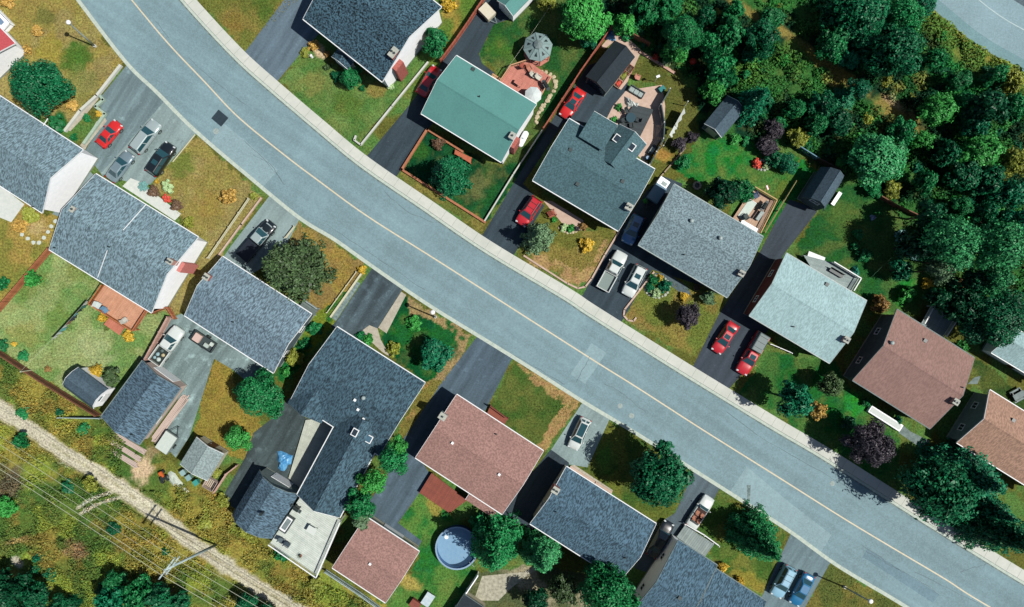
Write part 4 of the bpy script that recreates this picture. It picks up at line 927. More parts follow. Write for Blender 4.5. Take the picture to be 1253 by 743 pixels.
def tree(px, py, r, kind, col, label, name=None, cat=None, hc=None, group=None):
    """px, py and r are what the crown shows in the photo; hc is the height of the crown's middle"""
    small = r <= 15
    if hc is None:
        hc = r * S * (.6 if r < 12 else 1.0 if small else 1.1 if kind == 'dense' else 1.6)
    R = r * S * (H - hc) / H
    cls = 'L' if R > 2.9 else 'M' if R > 1.45 else 'S'
    x, y = P(px, py, hc)
    v = random.randrange(3); me, R0 = PROTO[kind, cls, v]
    nm = name or ('shrub' if small else 'spruce_tree' if kind == 'spruce' else 'broadleaf_tree')
    t = thing(nm, label, cat or ('shrub' if small else 'tree'), (x, y, 0), random.uniform(0, 6.28), group)
    k = R / R0
    o = bpy.data.objects.new('foliage' if small else 'crown', me); COL.objects.link(o); o.parent = t; o.location = (0, 0, hc)
    q_ = .06 if label in KEEP or group is None else .22
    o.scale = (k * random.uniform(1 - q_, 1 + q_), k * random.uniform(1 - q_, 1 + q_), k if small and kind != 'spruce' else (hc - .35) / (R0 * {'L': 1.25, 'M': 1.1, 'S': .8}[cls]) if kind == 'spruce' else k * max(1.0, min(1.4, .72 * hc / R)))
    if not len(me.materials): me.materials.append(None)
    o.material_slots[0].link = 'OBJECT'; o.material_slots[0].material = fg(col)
    tr = bpy.data.objects.new('stem' if small else 'trunk', TRK[cls]); COL.objects.link(tr); tr.parent = t
    kz = (hc + R * .35) / THG[cls]; tr.scale = (k, k, kz)
    return t

KEEP = set()
WOOD = 'trees of the wood at the upper right'
trees = [
 # gardens, left of the street
 (45, 105, 40, 'dense', 'deep', 'large round dark green tree in front of the grey house, at the left edge'),
 (350, 327, 43, 'spruce', 'olive', 'large olive brown tree leaning over the silver topped pickup'),
 (317, 482, 34, 'dense', 'green', 'big round bright tree beside the ochre lawn behind the blue grey house'),
 (290, 537, 20, 'dense', 'bright', 'smaller round green tree below the big round one on the ochre lawn'),
 (429, 95, 17, 'dense', 'green', 'dense green tree by the small porch roof of the speckled house'),
 (533, 50, 20, 'broad', 'green', 'leafy green tree against the white gable of the speckled house'),
 (548, 211, 28, 'spruce', 'deep', 'dark spreading tree on the timber edged lawn of the green roofed house'),
 (659, 289, 23, 'spruce', 'greyg', 'grey green pointed tree beside the red hatchback'),
 (532, 434, 23, 'broad', 'teal', 'blue green tree on the lush corner lawn with the street lamp', 2.8),
 (909, 234, 18, 'broad', 'green', 'bright leafy tree beside the small fenced patio'), (886, 236, 22, 'broad', 'dark', 'dark tree behind the grey shingled house, beside the bright leafy one'),
 (842, 386, 18, 'broad', 'purple', 'dark purple leaved tree on the front lawn of the grey shingled house'),
 (975, 491, 25, 'broad', 'teal', 'blue green tree by the pavement in front of the palest roof', 6.0),
 (1018, 472, 18, 'broad', 'olive', 'olive rounded tree between the palest roof and the golden shrub', 3.4),
 (1068, 545, 31, 'broad', 'purple', 'widest purple black tree, near the pavement beside the white planter'),
 (1152, 600, 46, 'loose', 'deep', 'sparse dark tree overhanging the pavement in front of the tan roof'), (1190, 585, 46, 'spruce', 'teal', 'tall blue green tree in front of the tan roof', 6.2),
 (1236, 655, 40, 'spruce', 'deep', 'dark tree by the pavement at the lower right edge'), (1215, 625, 26, 'spruce', 'teal', 'smaller blue green tree between the two tall ones at the lower right'),
 (808, 582, 41, 'broad', 'deep', 'big dark round tree between the parked white car and the convertible'),
 (933, 664, 34, 'spruce', 'green', 'green pointed tree beside the white convertible and the blue cars'),
 (605, 672, 38, 'spruce', 'green', 'dark green tree leaning over the round pool'), (664, 681, 28, 'spruce', 'silver', 'greyish tree against the corner of the steel blue roof'),
 (746, 726, 38, 'broad', 'green', 'bright green tree at the bottom edge below the steel blue roof'), (690, 722, 22, 'loose', 'olive', 'thin yellowish tree in the shade at the bottom edge'), (655, 735, 20, 'broad', 'dark', 'dark shaded tree at the bottom edge left of the yellowish one'),
 (480, 562, 23, 'dense', 'green', 'upper bright green tree of the row beside the charcoal roofed wing', 5.6), (456, 590, 20, 'dense', 'bright', 'middle yellowish green tree of the row beside the charcoal wing', 5.4),
 (438, 618, 21, 'dense', 'green', 'lower green tree of the row, above the rose brown garage', 5.2), (440, 636, 13, 'broad', 'greyg', 'pale grey green shrub at the corner of the rose brown garage', 4.2),
 (486, 547, 16, 'dense', 'bright', 'topmost bright green tree of the row beside the charcoal wing', 5.4),
 # the wood
 (716, 20, 34, 'broad', 'bright', 'bright leafy tree over the gazebo lawn, at the top edge'), (766, 30, 18, 'broad', 'bright', 'small bright tree touching the large bright one at the top edge'), (720, 47, 14, 'dense', 'teal', 'round teal tree under the large bright one by the wooden fence'),
 (668, 2, 14, 'broad', 'yg', 'yellow green tree top at the top edge above the gazebo'), (790, 8, 24, 'broad', 'green'), (818, 8, 20, 'broad', 'green'),
 (837, 40, 28, 'dense', 'green', 'rounded mid green tree behind the fenced patio garden'), (830, 62, 18, 'broad', 'bright', 'lit lower tree in front of the rounded one by the red ball'),
 (870, 56, 20, 'broad', 'green'), (884, 86, 25, 'broad', 'green', 'mid green tree reaching over the slate shed roof'), (874, 110, 17, 'broad', 'bright', 'bright tree at the left end of the slate shed'),
 (862, 22, 18, 'broad', 'deep'), (893, 40, 23, 'broad', 'green'), (931, 46, 27, 'dense', 'deep', 'smooth rounded dark tree left of the grassy clearing track'), (900, 12, 17, 'broad', 'green'), (946, 22, 15, 'broad', 'green'),
 (924, 122, 25, 'spruce', 'teal', 'blue green tree at the right end of the slate shed'), (1058, 14, 32, 'broad', 'deep'), (1026, 14, 26, 'broad', 'deep'), (1104, 20, 30, 'broad', 'green'),
 (1096, 62, 36, 'broad', 'deep', 'largest dark tree of the wood, left of the second road'), (1022, 52, 23, 'loose', 'green'), (1131, 8, 15, 'broad', 'teal'), (1060, 50, 24, 'broad', 'deep'), (1040, 72, 16, 'broad', 'teal'),
 (1146, 72, 19, 'loose', 'green'), (1174, 98, 17, 'dense', 'green', 'smooth rounded tree on the slope below the second road'), (1150, 133, 22, 'loose', 'bright', 'light green tree beside the dark hollow in the wood'),
 (1219, 92, 17, 'broad', 'green'), (1240, 100, 18, 'loose', 'yg'), (1210, 133, 26, 'broad', 'dark'), (1196, 155, 20, 'broad', 'teal'), (1240, 130, 18, 'broad', 'green'), (1180, 125, 16, 'broad', 'green'),
 (974, 133, 17, 'broad', 'green'), (1007, 127, 19, 'broad', 'deep'), (1036, 118, 15, 'spruce', 'teal'), (1052, 108, 16, 'dense', 'teal', 'smooth rounded teal tree standing in the grassy clearing'), (1028, 150, 17, 'broad', 'dark'), (1000, 152, 17, 'broad', 'green'),
 (948, 158, 14, 'broad', 'purple'), (939, 180, 15, 'broad', 'purple'), (978, 168, 15, 'broad', 'yg', 'yellow green shrub beyond the blue painted fence'), (965, 200, 15, 'dense', 'teal', 'teal rounded shrub at the left end of the blue painted fence'), (950, 193, 13, 'broad', 'deep', 'dark shrub between the purple trees and the blue fence'),
 (1077, 196, 40, 'broad', 'silver', 'big silver green tree behind the dark gambrel shed', 5.5), (1092, 232, 14, 'broad', 'yg', 'yellowish shrub under the big silver green tree'), (1134, 222, 18, 'broad', 'green'), (1105, 160, 18, 'broad', 'green'),
 (1159, 186, 20, 'broad', 'deep'), (1203, 184, 24, 'loose', 'bright'), (1240, 198, 24, 'loose', 'yg'), (1210, 220, 22, 'broad', 'deep'), (1238, 236, 22, 'broad', 'teal'), (1182, 214, 20, 'broad', 'deep'), (1130, 170, 16, 'loose', 'bright'),
 (1176, 253, 16, 'dense', 'green', 'smooth green tree behind the tallest silver green tree'), (1163, 292, 33, 'loose', 'silver', 'tall silver green tree shading the lawn behind the palest roof', 9.0), (1152, 330, 19, 'loose', 'greyg', 'olive tinged tree below the tall silver green one', 6.5), (1172, 318, 18, 'loose', 'silver', 'small silver tree at the foot of the tallest silver one', 7.5),
 (1206, 260, 20, 'broad', 'deep'), (1228, 300, 34, 'loose', 'silver', 'silver green tree at the right edge, beside the tallest one', 8.0), (1222, 340, 22, 'loose', 'silver', 'lower silver tree at the right edge above the pale outbuilding', 7.0), (1250, 275, 22, 'broad', 'teal'), (1195, 290, 18, 'broad', 'dark'),
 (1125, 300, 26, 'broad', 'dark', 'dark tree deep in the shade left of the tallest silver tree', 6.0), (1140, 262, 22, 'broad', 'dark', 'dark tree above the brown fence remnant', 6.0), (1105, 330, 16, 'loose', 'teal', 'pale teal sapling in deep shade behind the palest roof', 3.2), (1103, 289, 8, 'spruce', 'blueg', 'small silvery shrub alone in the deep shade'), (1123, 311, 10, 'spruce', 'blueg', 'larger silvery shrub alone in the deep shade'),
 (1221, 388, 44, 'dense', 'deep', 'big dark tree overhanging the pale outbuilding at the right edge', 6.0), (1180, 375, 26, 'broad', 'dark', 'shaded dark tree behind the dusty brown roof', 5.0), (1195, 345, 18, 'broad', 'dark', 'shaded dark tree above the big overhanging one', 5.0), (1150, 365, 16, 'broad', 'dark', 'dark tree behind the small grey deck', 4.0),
 (1111, 360, 12, 'broad', 'bright', 'bright green shrub behind the dusty brown roof'), (1135, 347, 9, 'broad', 'yellow', 'yellow flowering shrub in the shade behind the dusty roof'), (1178, 425, 9, 'broad', 'bright', 'bright green shrub at the back corner of the dusty brown house'), (1177, 348, 7, 'broad', 'rust', 'small rust coloured shrub in the shade'),
 (1051, 287, 9, 'dense', 'green', 'small clipped round shrub on the lawn behind the palest roof'), (1058, 313, 11, 'broad', 'green', 'low spreading shrub near the clipped round one'), (1046, 302, 7, 'broad', 'green', 'smallest low shrub near the clipped round one'),
 (1078, 372, 14, 'broad', 'rust', 'brown olive shrub at the corner of the palest roof'),
 # garden shrubs
 (45, 37, 8, 'broad', 'gold', 'golden shrub on the ochre lawn at the top left'), (88, 129, 8, 'broad', 'gold', 'golden shrub at the corner of the low garden wall'), (8, 1, 9, 'broad', 'gold', 'golden shrub cut by the top left corner'), (32, 61, 7, 'broad', 'gold', 'straggly golden shrub beside the red roofed house'), (279, 241, 11, 'broad', 'gold', 'round golden shrub alone on the dry lawn by the street'),
 (23, 277, 10, 'broad', 'gold', 'round golden shrub beside the pale paving'), (36, 262, 12, 'broad', 'yg', 'yellow green shrub at the corner of the left grey house'),
 (106, 144, 6, 'broad', 'green', 'green shrub in the stone planting bed by the driveway'), (121, 139, 5, 'broad', 'yellow', 'yellow plant in the stone planting bed by the driveway'), (90, 168, 6, 'broad', 'green', 'green shrub under the eave beside the planting bed'), (68, 150, 12, 'broad', 'green', 'spreading green shrub against the left grey house'),
 (216, 251, 9, 'broad', 'brown', 'dark brown shrub at the lower end of the pale front walk'), (188, 234, 9, 'broad', 'brown', 'dark brown shrub at the upper end of the pale front walk'), (203, 243, 6, 'broad', 'red', 'red flowering shrub between the two brown ones'), (204, 228, 9, 'broad', 'pale', 'pale ring shaped plant beside the front walk'), (175, 228, 7, 'spruce', 'blueg', 'pale blue spiky shrub at the driveway end of the front walk'), (192, 222, 4, 'broad', 'yellow', 'small yellow plant beside the ring shaped one'),
 (230, 272, 9, 'broad', 'yg', 'low yellow green shrub under the front eave of the largest left roof'),
 (310, 240, 6, 'broad', 'yg', 'yellow green shrub at the street end of the rail fence'), (443, 330, 7, 'broad', 'yellow', 'yellow shrub at the street corner of the ochre lawn'), (39, 342, 13, 'broad', 'bright', 'green tree like shrub leaning on the brown fence'), (4, 347, 9, 'broad', 'green', 'green shrub at the left edge by the brown fence'),
 (117.6, 454, 10, 'broad', 'yellow', 'yellow shrub beside the barn-roofed shed'), (135, 461, 13, 'broad', 'olive', 'olive shrub beside the yellow one'), (28, 436, 8, 'broad', 'green', 'small dark green shrub above the brown back fence'), (3, 422, 8, 'broad', 'green', 'small green shrub at the left edge above the back fence'), (17, 421, 4, 'broad', 'yellow', 'tiny pale yellow plant on the lawn by the washing line'), (58, 452, 5, 'broad', 'rust', 'tiny orange plant on the lawn below the washing line'),
 (125, 389, 7, 'broad', 'yellow', 'yellow shrub at the left foot of the wooden deck'), (157, 411, 8, 'broad', 'yellow', 'yellow shrub at the right foot of the wooden deck'),
 (385, 402, 11, 'broad', 'green', 'green shrub beside the dark gable of the blue grey house'), (373, 422, 9, 'broad', 'green', 'green shrub lower along the dark gable'), (360, 438, 14, 'broad', 'yg', 'yellow green bush at the back corner of the dark gable'), (352, 456, 9, 'broad', 'bright', 'bright bush touching the big round tree'),
 (507, 395, 11, 'broad', 'bright', 'round light green shrub on the lush lawn below the street lamp'), (482, 427, 10, 'broad', 'yg', 'round yellow green shrub by the paver path'), (450, 416, 8, 'broad', 'bright', 'bright shrub at the house end of the paver path'), (441, 411, 7, 'broad', 'green', 'green shrub at the front corner of the charcoal roof'),
 (384, 56, 8, 'broad', 'gold', 'golden shrub on the tan bed by the speckled house'), (373, 64, 7, 'broad', 'yg', 'green shrub at the driveway end of the tan bed'), (400, 66, 5, 'broad', 'rust', 'rusty plant by the small porch roof'), (400, 82, 5, 'broad', 'olive', 'olive plant at the edge of the speckled house bed'), (412, 93, 9, 'broad', 'deep', 'dark shrub left of the dense tree by the porch roof'), (443, 108, 5, 'broad', 'green', 'small shrub below the dense tree by the porch roof'),
 (478, 105, 6, 'broad', 'pale', 'pale plant at the foot of the white gable'), (548, 6, 10, 'broad', 'yellow', 'yellow shrub beside the white gable at the top edge'),
 (536, 176, 10, 'broad', 'brown', 'dark reddish shrub behind the spreading tree on the timber edged lawn'), (718, 298, 11, 'dense', 'yellow', 'round clipped yellow shrub on the curved front lawn'), (714, 277, 6, 'broad', 'rust', 'orange shrub at the end of the pink front walk'), (678, 269, 5, 'broad', 'bright', 'bright round plant beside the pink front walk'), (690, 278, 6, 'broad', 'pale', 'pale plant beside the pink front walk'), (698, 280, 6, 'broad', 'bright', 'bright low plant beside the pink front walk'), (706, 280, 4, 'broad', 'purple', 'dark plant beside the pink front walk'),
 (800, 343, 9, 'broad', 'green', 'upper green shrub of the round flower bed'), (814, 350, 9, 'broad', 'teal', 'right hand teal shrub of the round flower bed'), (803, 359, 8, 'broad', 'pale', 'pale shrub of the round flower bed'), (795, 352, 7, 'broad', 'deep', 'dark shrub of the round flower bed'), (808, 340, 5, 'broad', 'yellow', 'yellow plant of the round flower bed'),
 (837, 363, 7, 'broad', 'yellow', 'yellow shrub behind the purple leaved tree'), (867, 365, 12, 'broad', 'greyg', 'grey green shrub at the corner of the grey shingled house'),
 (1003, 503, 12, 'broad', 'gold', 'golden orange shrub beside the olive rounded tree'), (1060, 493, 7, 'broad', 'green', 'green shrub at the left end of the white planter'), (1100, 515, 6, 'broad', 'teal', 'teal shrub behind the white planter'), (1040, 520, 10, 'broad', 'dark', 'dark shrub beside the widest purple tree'),
 (838, 198, 12, 'dense', 'green', 'round green shrub at the end of the stone edged lawn'), (832, 176, 12, 'broad', 'purple', 'dark purple shrub by the white sheets on the line'), (848, 168, 9, 'broad', 'purple', 'dark purple shrub beside the slate shed'), (900, 170, 9, 'broad', 'bright', 'bright shrub at the lower corner of the slate shed'), (912, 172, 7, 'broad', 'green', 'green shrub right of the slate shed'),
 (926, 200, 7, 'broad', 'red', 'red flowering plant in the stone ringed bed'), (938, 203, 6, 'broad', 'pale', 'pale plant in the stone ringed bed'), (815, 77, 6, 'broad', 'pale', 'pale plant in the pink stone bed'), (802, 70, 5, 'broad', 'red', 'reddish plant in the pink stone bed'), (787, 56, 5, 'broad', 'teal', 'teal plant at the left end of the pink stone bed'), (757, 131, 5, 'broad', 'bright', 'bright potted plant on the pink patio'), (752, 146, 5, 'broad', 'bright', 'second bright plant on the pink patio, nearer the house'),
 (790, 246, 4, 'broad', 'bright', 'small green plant at the corner of the dark slate house'), (1247, 588, 6, 'broad', 'yellow', 'yellow plant under the eave of the tan roof'), (885, 694, 8, 'broad', 'yellow', 'yellow plant along the front wall of the bottom blue grey house'), (905, 712, 8, 'broad', 'yellow', 'yellow plant farther along the front wall, near the pale blue car'),
 (264, 578, 8, 'broad', 'yg', 'yellow green bush by the pallets and the small shed'),
 # power-line corridor
 (12, 722, 24, 'broad', 'dark'), (42, 730, 20, 'broad', 'deep'), (70, 742, 16, 'broad', 'deep'), (20, 752, 22, 'broad', 'dark'), (90, 736, 11, 'broad', 'dark'), (138, 710, 16, 'broad', 'green', 'brighter green tree above the row at the bottom left'), (134, 738, 22, 'broad', 'teal'), (166, 730, 22, 'broad', 'green'), (195, 735, 22, 'broad', 'deep'), (214, 745, 18, 'broad', 'deep'), (300, 738, 16, 'broad', 'deep', 'green tree on the bottom edge beside the sandy track'), (325, 752, 16, 'broad', 'deep', 'dark tree below the one by the sandy track'), (128, 722, 12, 'broad', 'dark', 'dark shrub between the bottom left trees'), (60, 705, 9, 'broad', 'deep'),
 (46, 683, 8, 'broad', 'teal', 'blue green shrub beside the pale stony spot'), (43, 697, 8, 'broad', 'deep'), (138, 648, 9, 'broad', 'deep', 'dark shrub under the power lines below the wheel ruts'), (203, 675, 7, 'broad', 'deep', 'dark shrub near the wooden power pole'), (82, 596, 10, 'broad', 'deep', 'dark shrub above the wheel ruts'), (110, 592, 12, 'broad', 'yg', 'olive bush beside the wheel ruts'), (5, 622, 14, 'broad', 'bright', 'bright bush at the left edge under the power lines'),
 (28, 505, 10, 'broad', 'green', 'green bush between the back fence and the sandy track'), (101, 525, 9, 'broad', 'green', 'green bush below the end of the grey fence'), (73, 506, 7, 'broad', 'deep', 'dark bush at the end of the grey fence'), (25, 540, 13, 'broad', 'green', 'green bush on the near side of the sandy track'), (345, 680, 11, 'broad', 'green', 'green bush below the pale raised deck'), (385, 715, 10, 'broad', 'yg', 'yellow green bush by the outer fence of the pale deck'), (300, 650, 12, 'broad', 'yg', 'olive bush below the grey barn-roofed garage'), (250, 640, 11, 'broad', 'yg', 'yellow green bush between track and garage'), (272, 612, 10, 'broad', 'yg', 'yellow bush left of the garage shadow'),
]
GEN = {'deep': 'dark green tree crowded into the wood between the two roads', 'green': 'mid green tree crowded into the wood between the two roads', 'teal': 'blue green tree crowded into the wood between the two roads', 'dark': 'blackish green tree in the wood between the two roads',
       'bright': 'light green tree crowded into the wood between the two roads',
       'purple': 'dark purple tree behind the bright lawn, beside the wood', 'yg': 'yellow green tree at the far right of the wood', 'silver': 'silver green tree in the wood'}
for e in trees:
    px, py, r, kind, col = e[:5]; lab = e[5] if len(e) > 5 else None; hc = e[6] if len(e) > 6 else None; g = None
    if lab is None:
        if py > 560:
            lab, g = {'dark': 'blackish green tree in the row along the bottom left edge', 'deep': 'dark green tree in the row along the bottom left edge', 'teal': 'blue green tree in the row along the bottom left edge', 'green': 'mid green tree in the row along the bottom left edge'}[col], 'trees along the bottom left edge'
        else: lab, g = GEN[col], WOOD
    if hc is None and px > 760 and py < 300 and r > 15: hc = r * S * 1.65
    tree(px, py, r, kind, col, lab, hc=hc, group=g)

# shrubs crowding the floor of the wood
WP = [(760, 28), (800, 62), (845, 95), (905, 138), (960, 170), (1010, 200), (1062, 228), (1096, 250), (1140, 320), (1172, 372), (1253, 360), (1253, 112), (1190, 62), (1118, -2), (900, -10), (760, -10)]
GT = [(880, -10), (930, 20), (980, 55), (1030, 90), (1080, 128), (1128, 158)]
nw = 0; SH = {'green': 'mid green shrub on the floor of the wood between the two roads', 'bright': 'light green shrub on the floor of the wood between the two roads', 'deep': 'dark green shrub on the floor of the wood between the two roads', 'yg': 'yellow green shrub on the floor of the wood between the two roads', 'teal': 'blue green shrub on the floor of the wood between the two roads'}
while nw < 120:
    px, py = random.uniform(760, 1253), random.uniform(-5, 372); r = random.uniform(6, 13)
    ok = inpoly(np.array([px]), np.array([py]), WP)[0] and seg_dist(np.array([px]), np.array([py]), GT)[0] > r + 13 and not (850 < px < 915 and 112 < py < 175) and not (px < 1130 and 240 < py)
    if not ok: continue
    near = seg_dist(np.array([px]), np.array([py]), GT)[0] < 34
    tree(px, py, r, random.choice(['broad', 'broad', 'dense']), (c_ := random.choice(['yg', 'yg', 'bright', 'green', 'green'] if near else ['green', 'green', 'deep', 'deep', 'teal', 'bright'])), SH[c_], group='shrubs of the wood'); nw += 1

# ground cover nobody could count: tufts over the wild ground, coloured like the cover they grow from
def cover(name, polys, n, hmax, smin, smax, thr, seed, gain=1.25, clump=14, avoid=(), mul=(1, 1, 1)):
    xs = []; ys = []
    allp = np.concatenate([np.array(p) for p in polys]); x0, y0 = allp.min(0); x1, y1 = allp.max(0)
    x = RNG.uniform(x0, x1, n * 3); y = RNG.uniform(y0, y1, n * 3)
    m = np.zeros(len(x), bool)
    for p in polys: m |= inpoly(x, y, p)
    m &= seg_dist(x, y, TRACK) > 9 + vnoise(x, y, 12, 5) * 5
    for a in avoid: m &= ~inpoly(x, y, a)
    m &= seg_dist(x, y, GT) > 6 + vnoise(x, y, 9, 8) * 9
    d = fbm(x, y, clump, seed, 3); m &= d > thr
    x = x[m][:n]; y = y[m][:n]; d = d[m][:n]
    C = ground_colour(x[None, :], y[None, :])[0]
    hz = (d - thr) / (1 - thr) * hmax * 2.2 * RNG.random(len(x))
    c = np.stack([(x - 626.5) * S, (371.5 - y) * S, hz + .04], 1)
    N = RNG.normal(size=c.shape) * .55 + np.array([0, 0, .8])
    hue = RNG.normal(size=(len(x), 1)) * .15
    tint = np.clip(C * (gain + RNG.normal(size=(len(x), 1)) * .30), .004, .8) * np.concatenate([1 + hue * .8, 1 + 0 * hue, 1 - hue * .5], 1) * np.array(mul)
    me = leaf_mesh(name, c, N, RNG.uniform(smin, smax, len(x)), tint)
    m = bpy.data.materials.new(name + '_leaves'); m.use_nodes = True; nn = m.node_tree.nodes; a = nn.new('ShaderNodeAttribute'); a.attribute_name = 'tint'
    m.node_tree.links.new(a.outputs['Color'], nn['Principled BSDF'].inputs['Base Color']); nn['Principled BSDF'].inputs['Roughness'].default_value = .8; nn['Principled BSDF'].inputs['Specular IOR Level'].default_value = .15
    me.materials.append(m); o = bpy.data.objects.new(name, me); COL.objects.link(o); return struct(o, 'stuff')
CORR = [(-60, 395), (0, 432), (125, 512), (175, 560), (215, 590), (270, 606), (325, 668), (395, 712), (470, 745), (520, 800), (-60, 800)]
cover('undergrowth', [CORR], 150000, .8, .07, .17, .36, 61, 1.25, 16, [[(150, 555), (215, 560), (215, 600), (150, 600)]])
cover('undergrowth', [[(750, 28), (800, 66), (850, 98), (912, 140), (915, 170), (960, 175), (1010, 205), (1060, 232), (1096, 260), (1150, 330), (1170, 380), (1300, 430), (1300, 110), (1190, 56), (1120, -5), (900, -60), (740, -40)]], 80000, 1.2, .12, .26, .30, 71, 1.2, 18,
      [[(855, 118), (892, 116), (912, 132), (888, 172), (855, 152)]], mul=(.74, 1.12, .95))
cover('rough_grass', [[(240, 165), (320, 242), (270, 310), (222, 384), (200, 382), (246, 300), (190, 222)], [(366, 273), (446, 325), (402, 398), (345, 350)], [(262, 438), (284, 452), (318, 520), (300, 556), (236, 532)],
      [(498, 362), (580, 411), (546, 464), (498, 545), (484, 532), (530, 440), (540, 400)], [(640, 450), (709, 493), (664, 558), (640, 545)], [(0, 0), (90, 0), (148, 78), (85, 155), (40, 140), (0, 100)], [(487, 216), (492, 209), (593, 273), (590, 283)],
      [(642, 314), (708, 353), (722, 343), (754, 284), (680, 300)], [(0, 378), (62, 306), (120, 345), (128, 405), (200, 385), (172, 443), (112, 498), (0, 432)], [(341, 100), (378, 62), (480, 100), (436, 178)], [(797, 334), (882, 370), (849, 440), (768, 386)], [(240, 0), (365, 0), (302, 60)], [(1019, 692), (1100, 743), (985, 743)]], 60000, .12, .05, .11, .45, 81, 1.2, 20)

# ================================================================== VEHICLES
def paint(name, r, g, b, metal=0.0, k=1.0):
    return mat('paint_' + name, A(r, g, b, k), rough=.28, metal=metal, coat=.8, spec=.5)
PA = {'red': paint('red', 212, 44, 54), 'scarlet': paint('scarlet', 232, 50, 48), 'white': paint('white', 226, 230, 228), 'silver': paint('silver', 190, 200, 204, .3), 'black': paint('black', 22, 26, 32), 'steel': paint('steel', 138, 154, 168, .3),
      'blue': paint('blue', 60, 130, 190), 'sky': paint('sky', 150, 200, 226), 'teal': paint('teal', 36, 122, 172), 'maroon': paint('maroon', 206, 40, 50), 'grey': paint('grey', 120, 128, 134, .2)}
M_CG = glass('car_glass', (.014, .05, .062)); M_TYRE = mat('tyre_rubber', A(30, 30, 32), rough=.9); M_RIM = mat('wheel_rim', A(170, 174, 178), rough=.3, metal=.6)
M_LAMP = mat('headlight_glass', A(220, 226, 230), rough=.1, spec=.6); M_TAIL = mat('tail_light', A(190, 30, 30), rough=.2); M_TRIM = mat('plastic_trim', A(40, 42, 46), rough=.6)
M_TAN = mat('tan_leather', A(176, 112, 82), rough=.6)

def ring(x, hw, zt, zb, cr=.03):
    return [(x, -hw * .86, zb), (x, -hw, zb + .14), (x, -hw * 1.0, (zb + zt) * .52), (x, -hw * .96, zt - .10), (x, -hw * .82, zt - .01), (x, -hw * .4, zt + cr * .8), (x, 0, zt + cr),
            (x, hw * .4, zt + cr * .8), (x, hw * .82, zt - .01), (x, hw * .96, zt - .10), (x, hw * 1.0, (zb + zt) * .52), (x, hw, zb + .14), (x, hw * .86, zb)]
SHAPES = {  # (rear glass base, roof rear, roof front, windscreen base) and deck heights rear/belt/hood/nose, roof height
    'sedan': dict(W=1.80, x=(-.37, -.20, .06, .25), z=(.96, .95, .90, .70), roof=1.44, belt=.95),
    'coupe': dict(W=1.76, x=(-.36, -.16, .04, .22), z=(.90, .90, .84, .62), roof=1.30, belt=.90),
    'hatch': dict(W=1.74, x=(-.47, -.38, .08, .28), z=(.98, .98, .94, .74), roof=1.50, belt=.98),
    'suv': dict(W=1.90, x=(-.485, -.43, .06, .25), z=(1.08, 1.08, 1.04, .84), roof=1.74, belt=1.08),
    'pickup': dict(W=1.94, x=(-.06, -.03, .13, .26), z=(1.06, 1.10, 1.06, .86), roof=1.78, belt=1.10),
    'convertible': dict(W=1.78, x=(-.30, -.2, .06, .18), z=(.92, .92, .88, .68), roof=1.30, belt=.90),
}
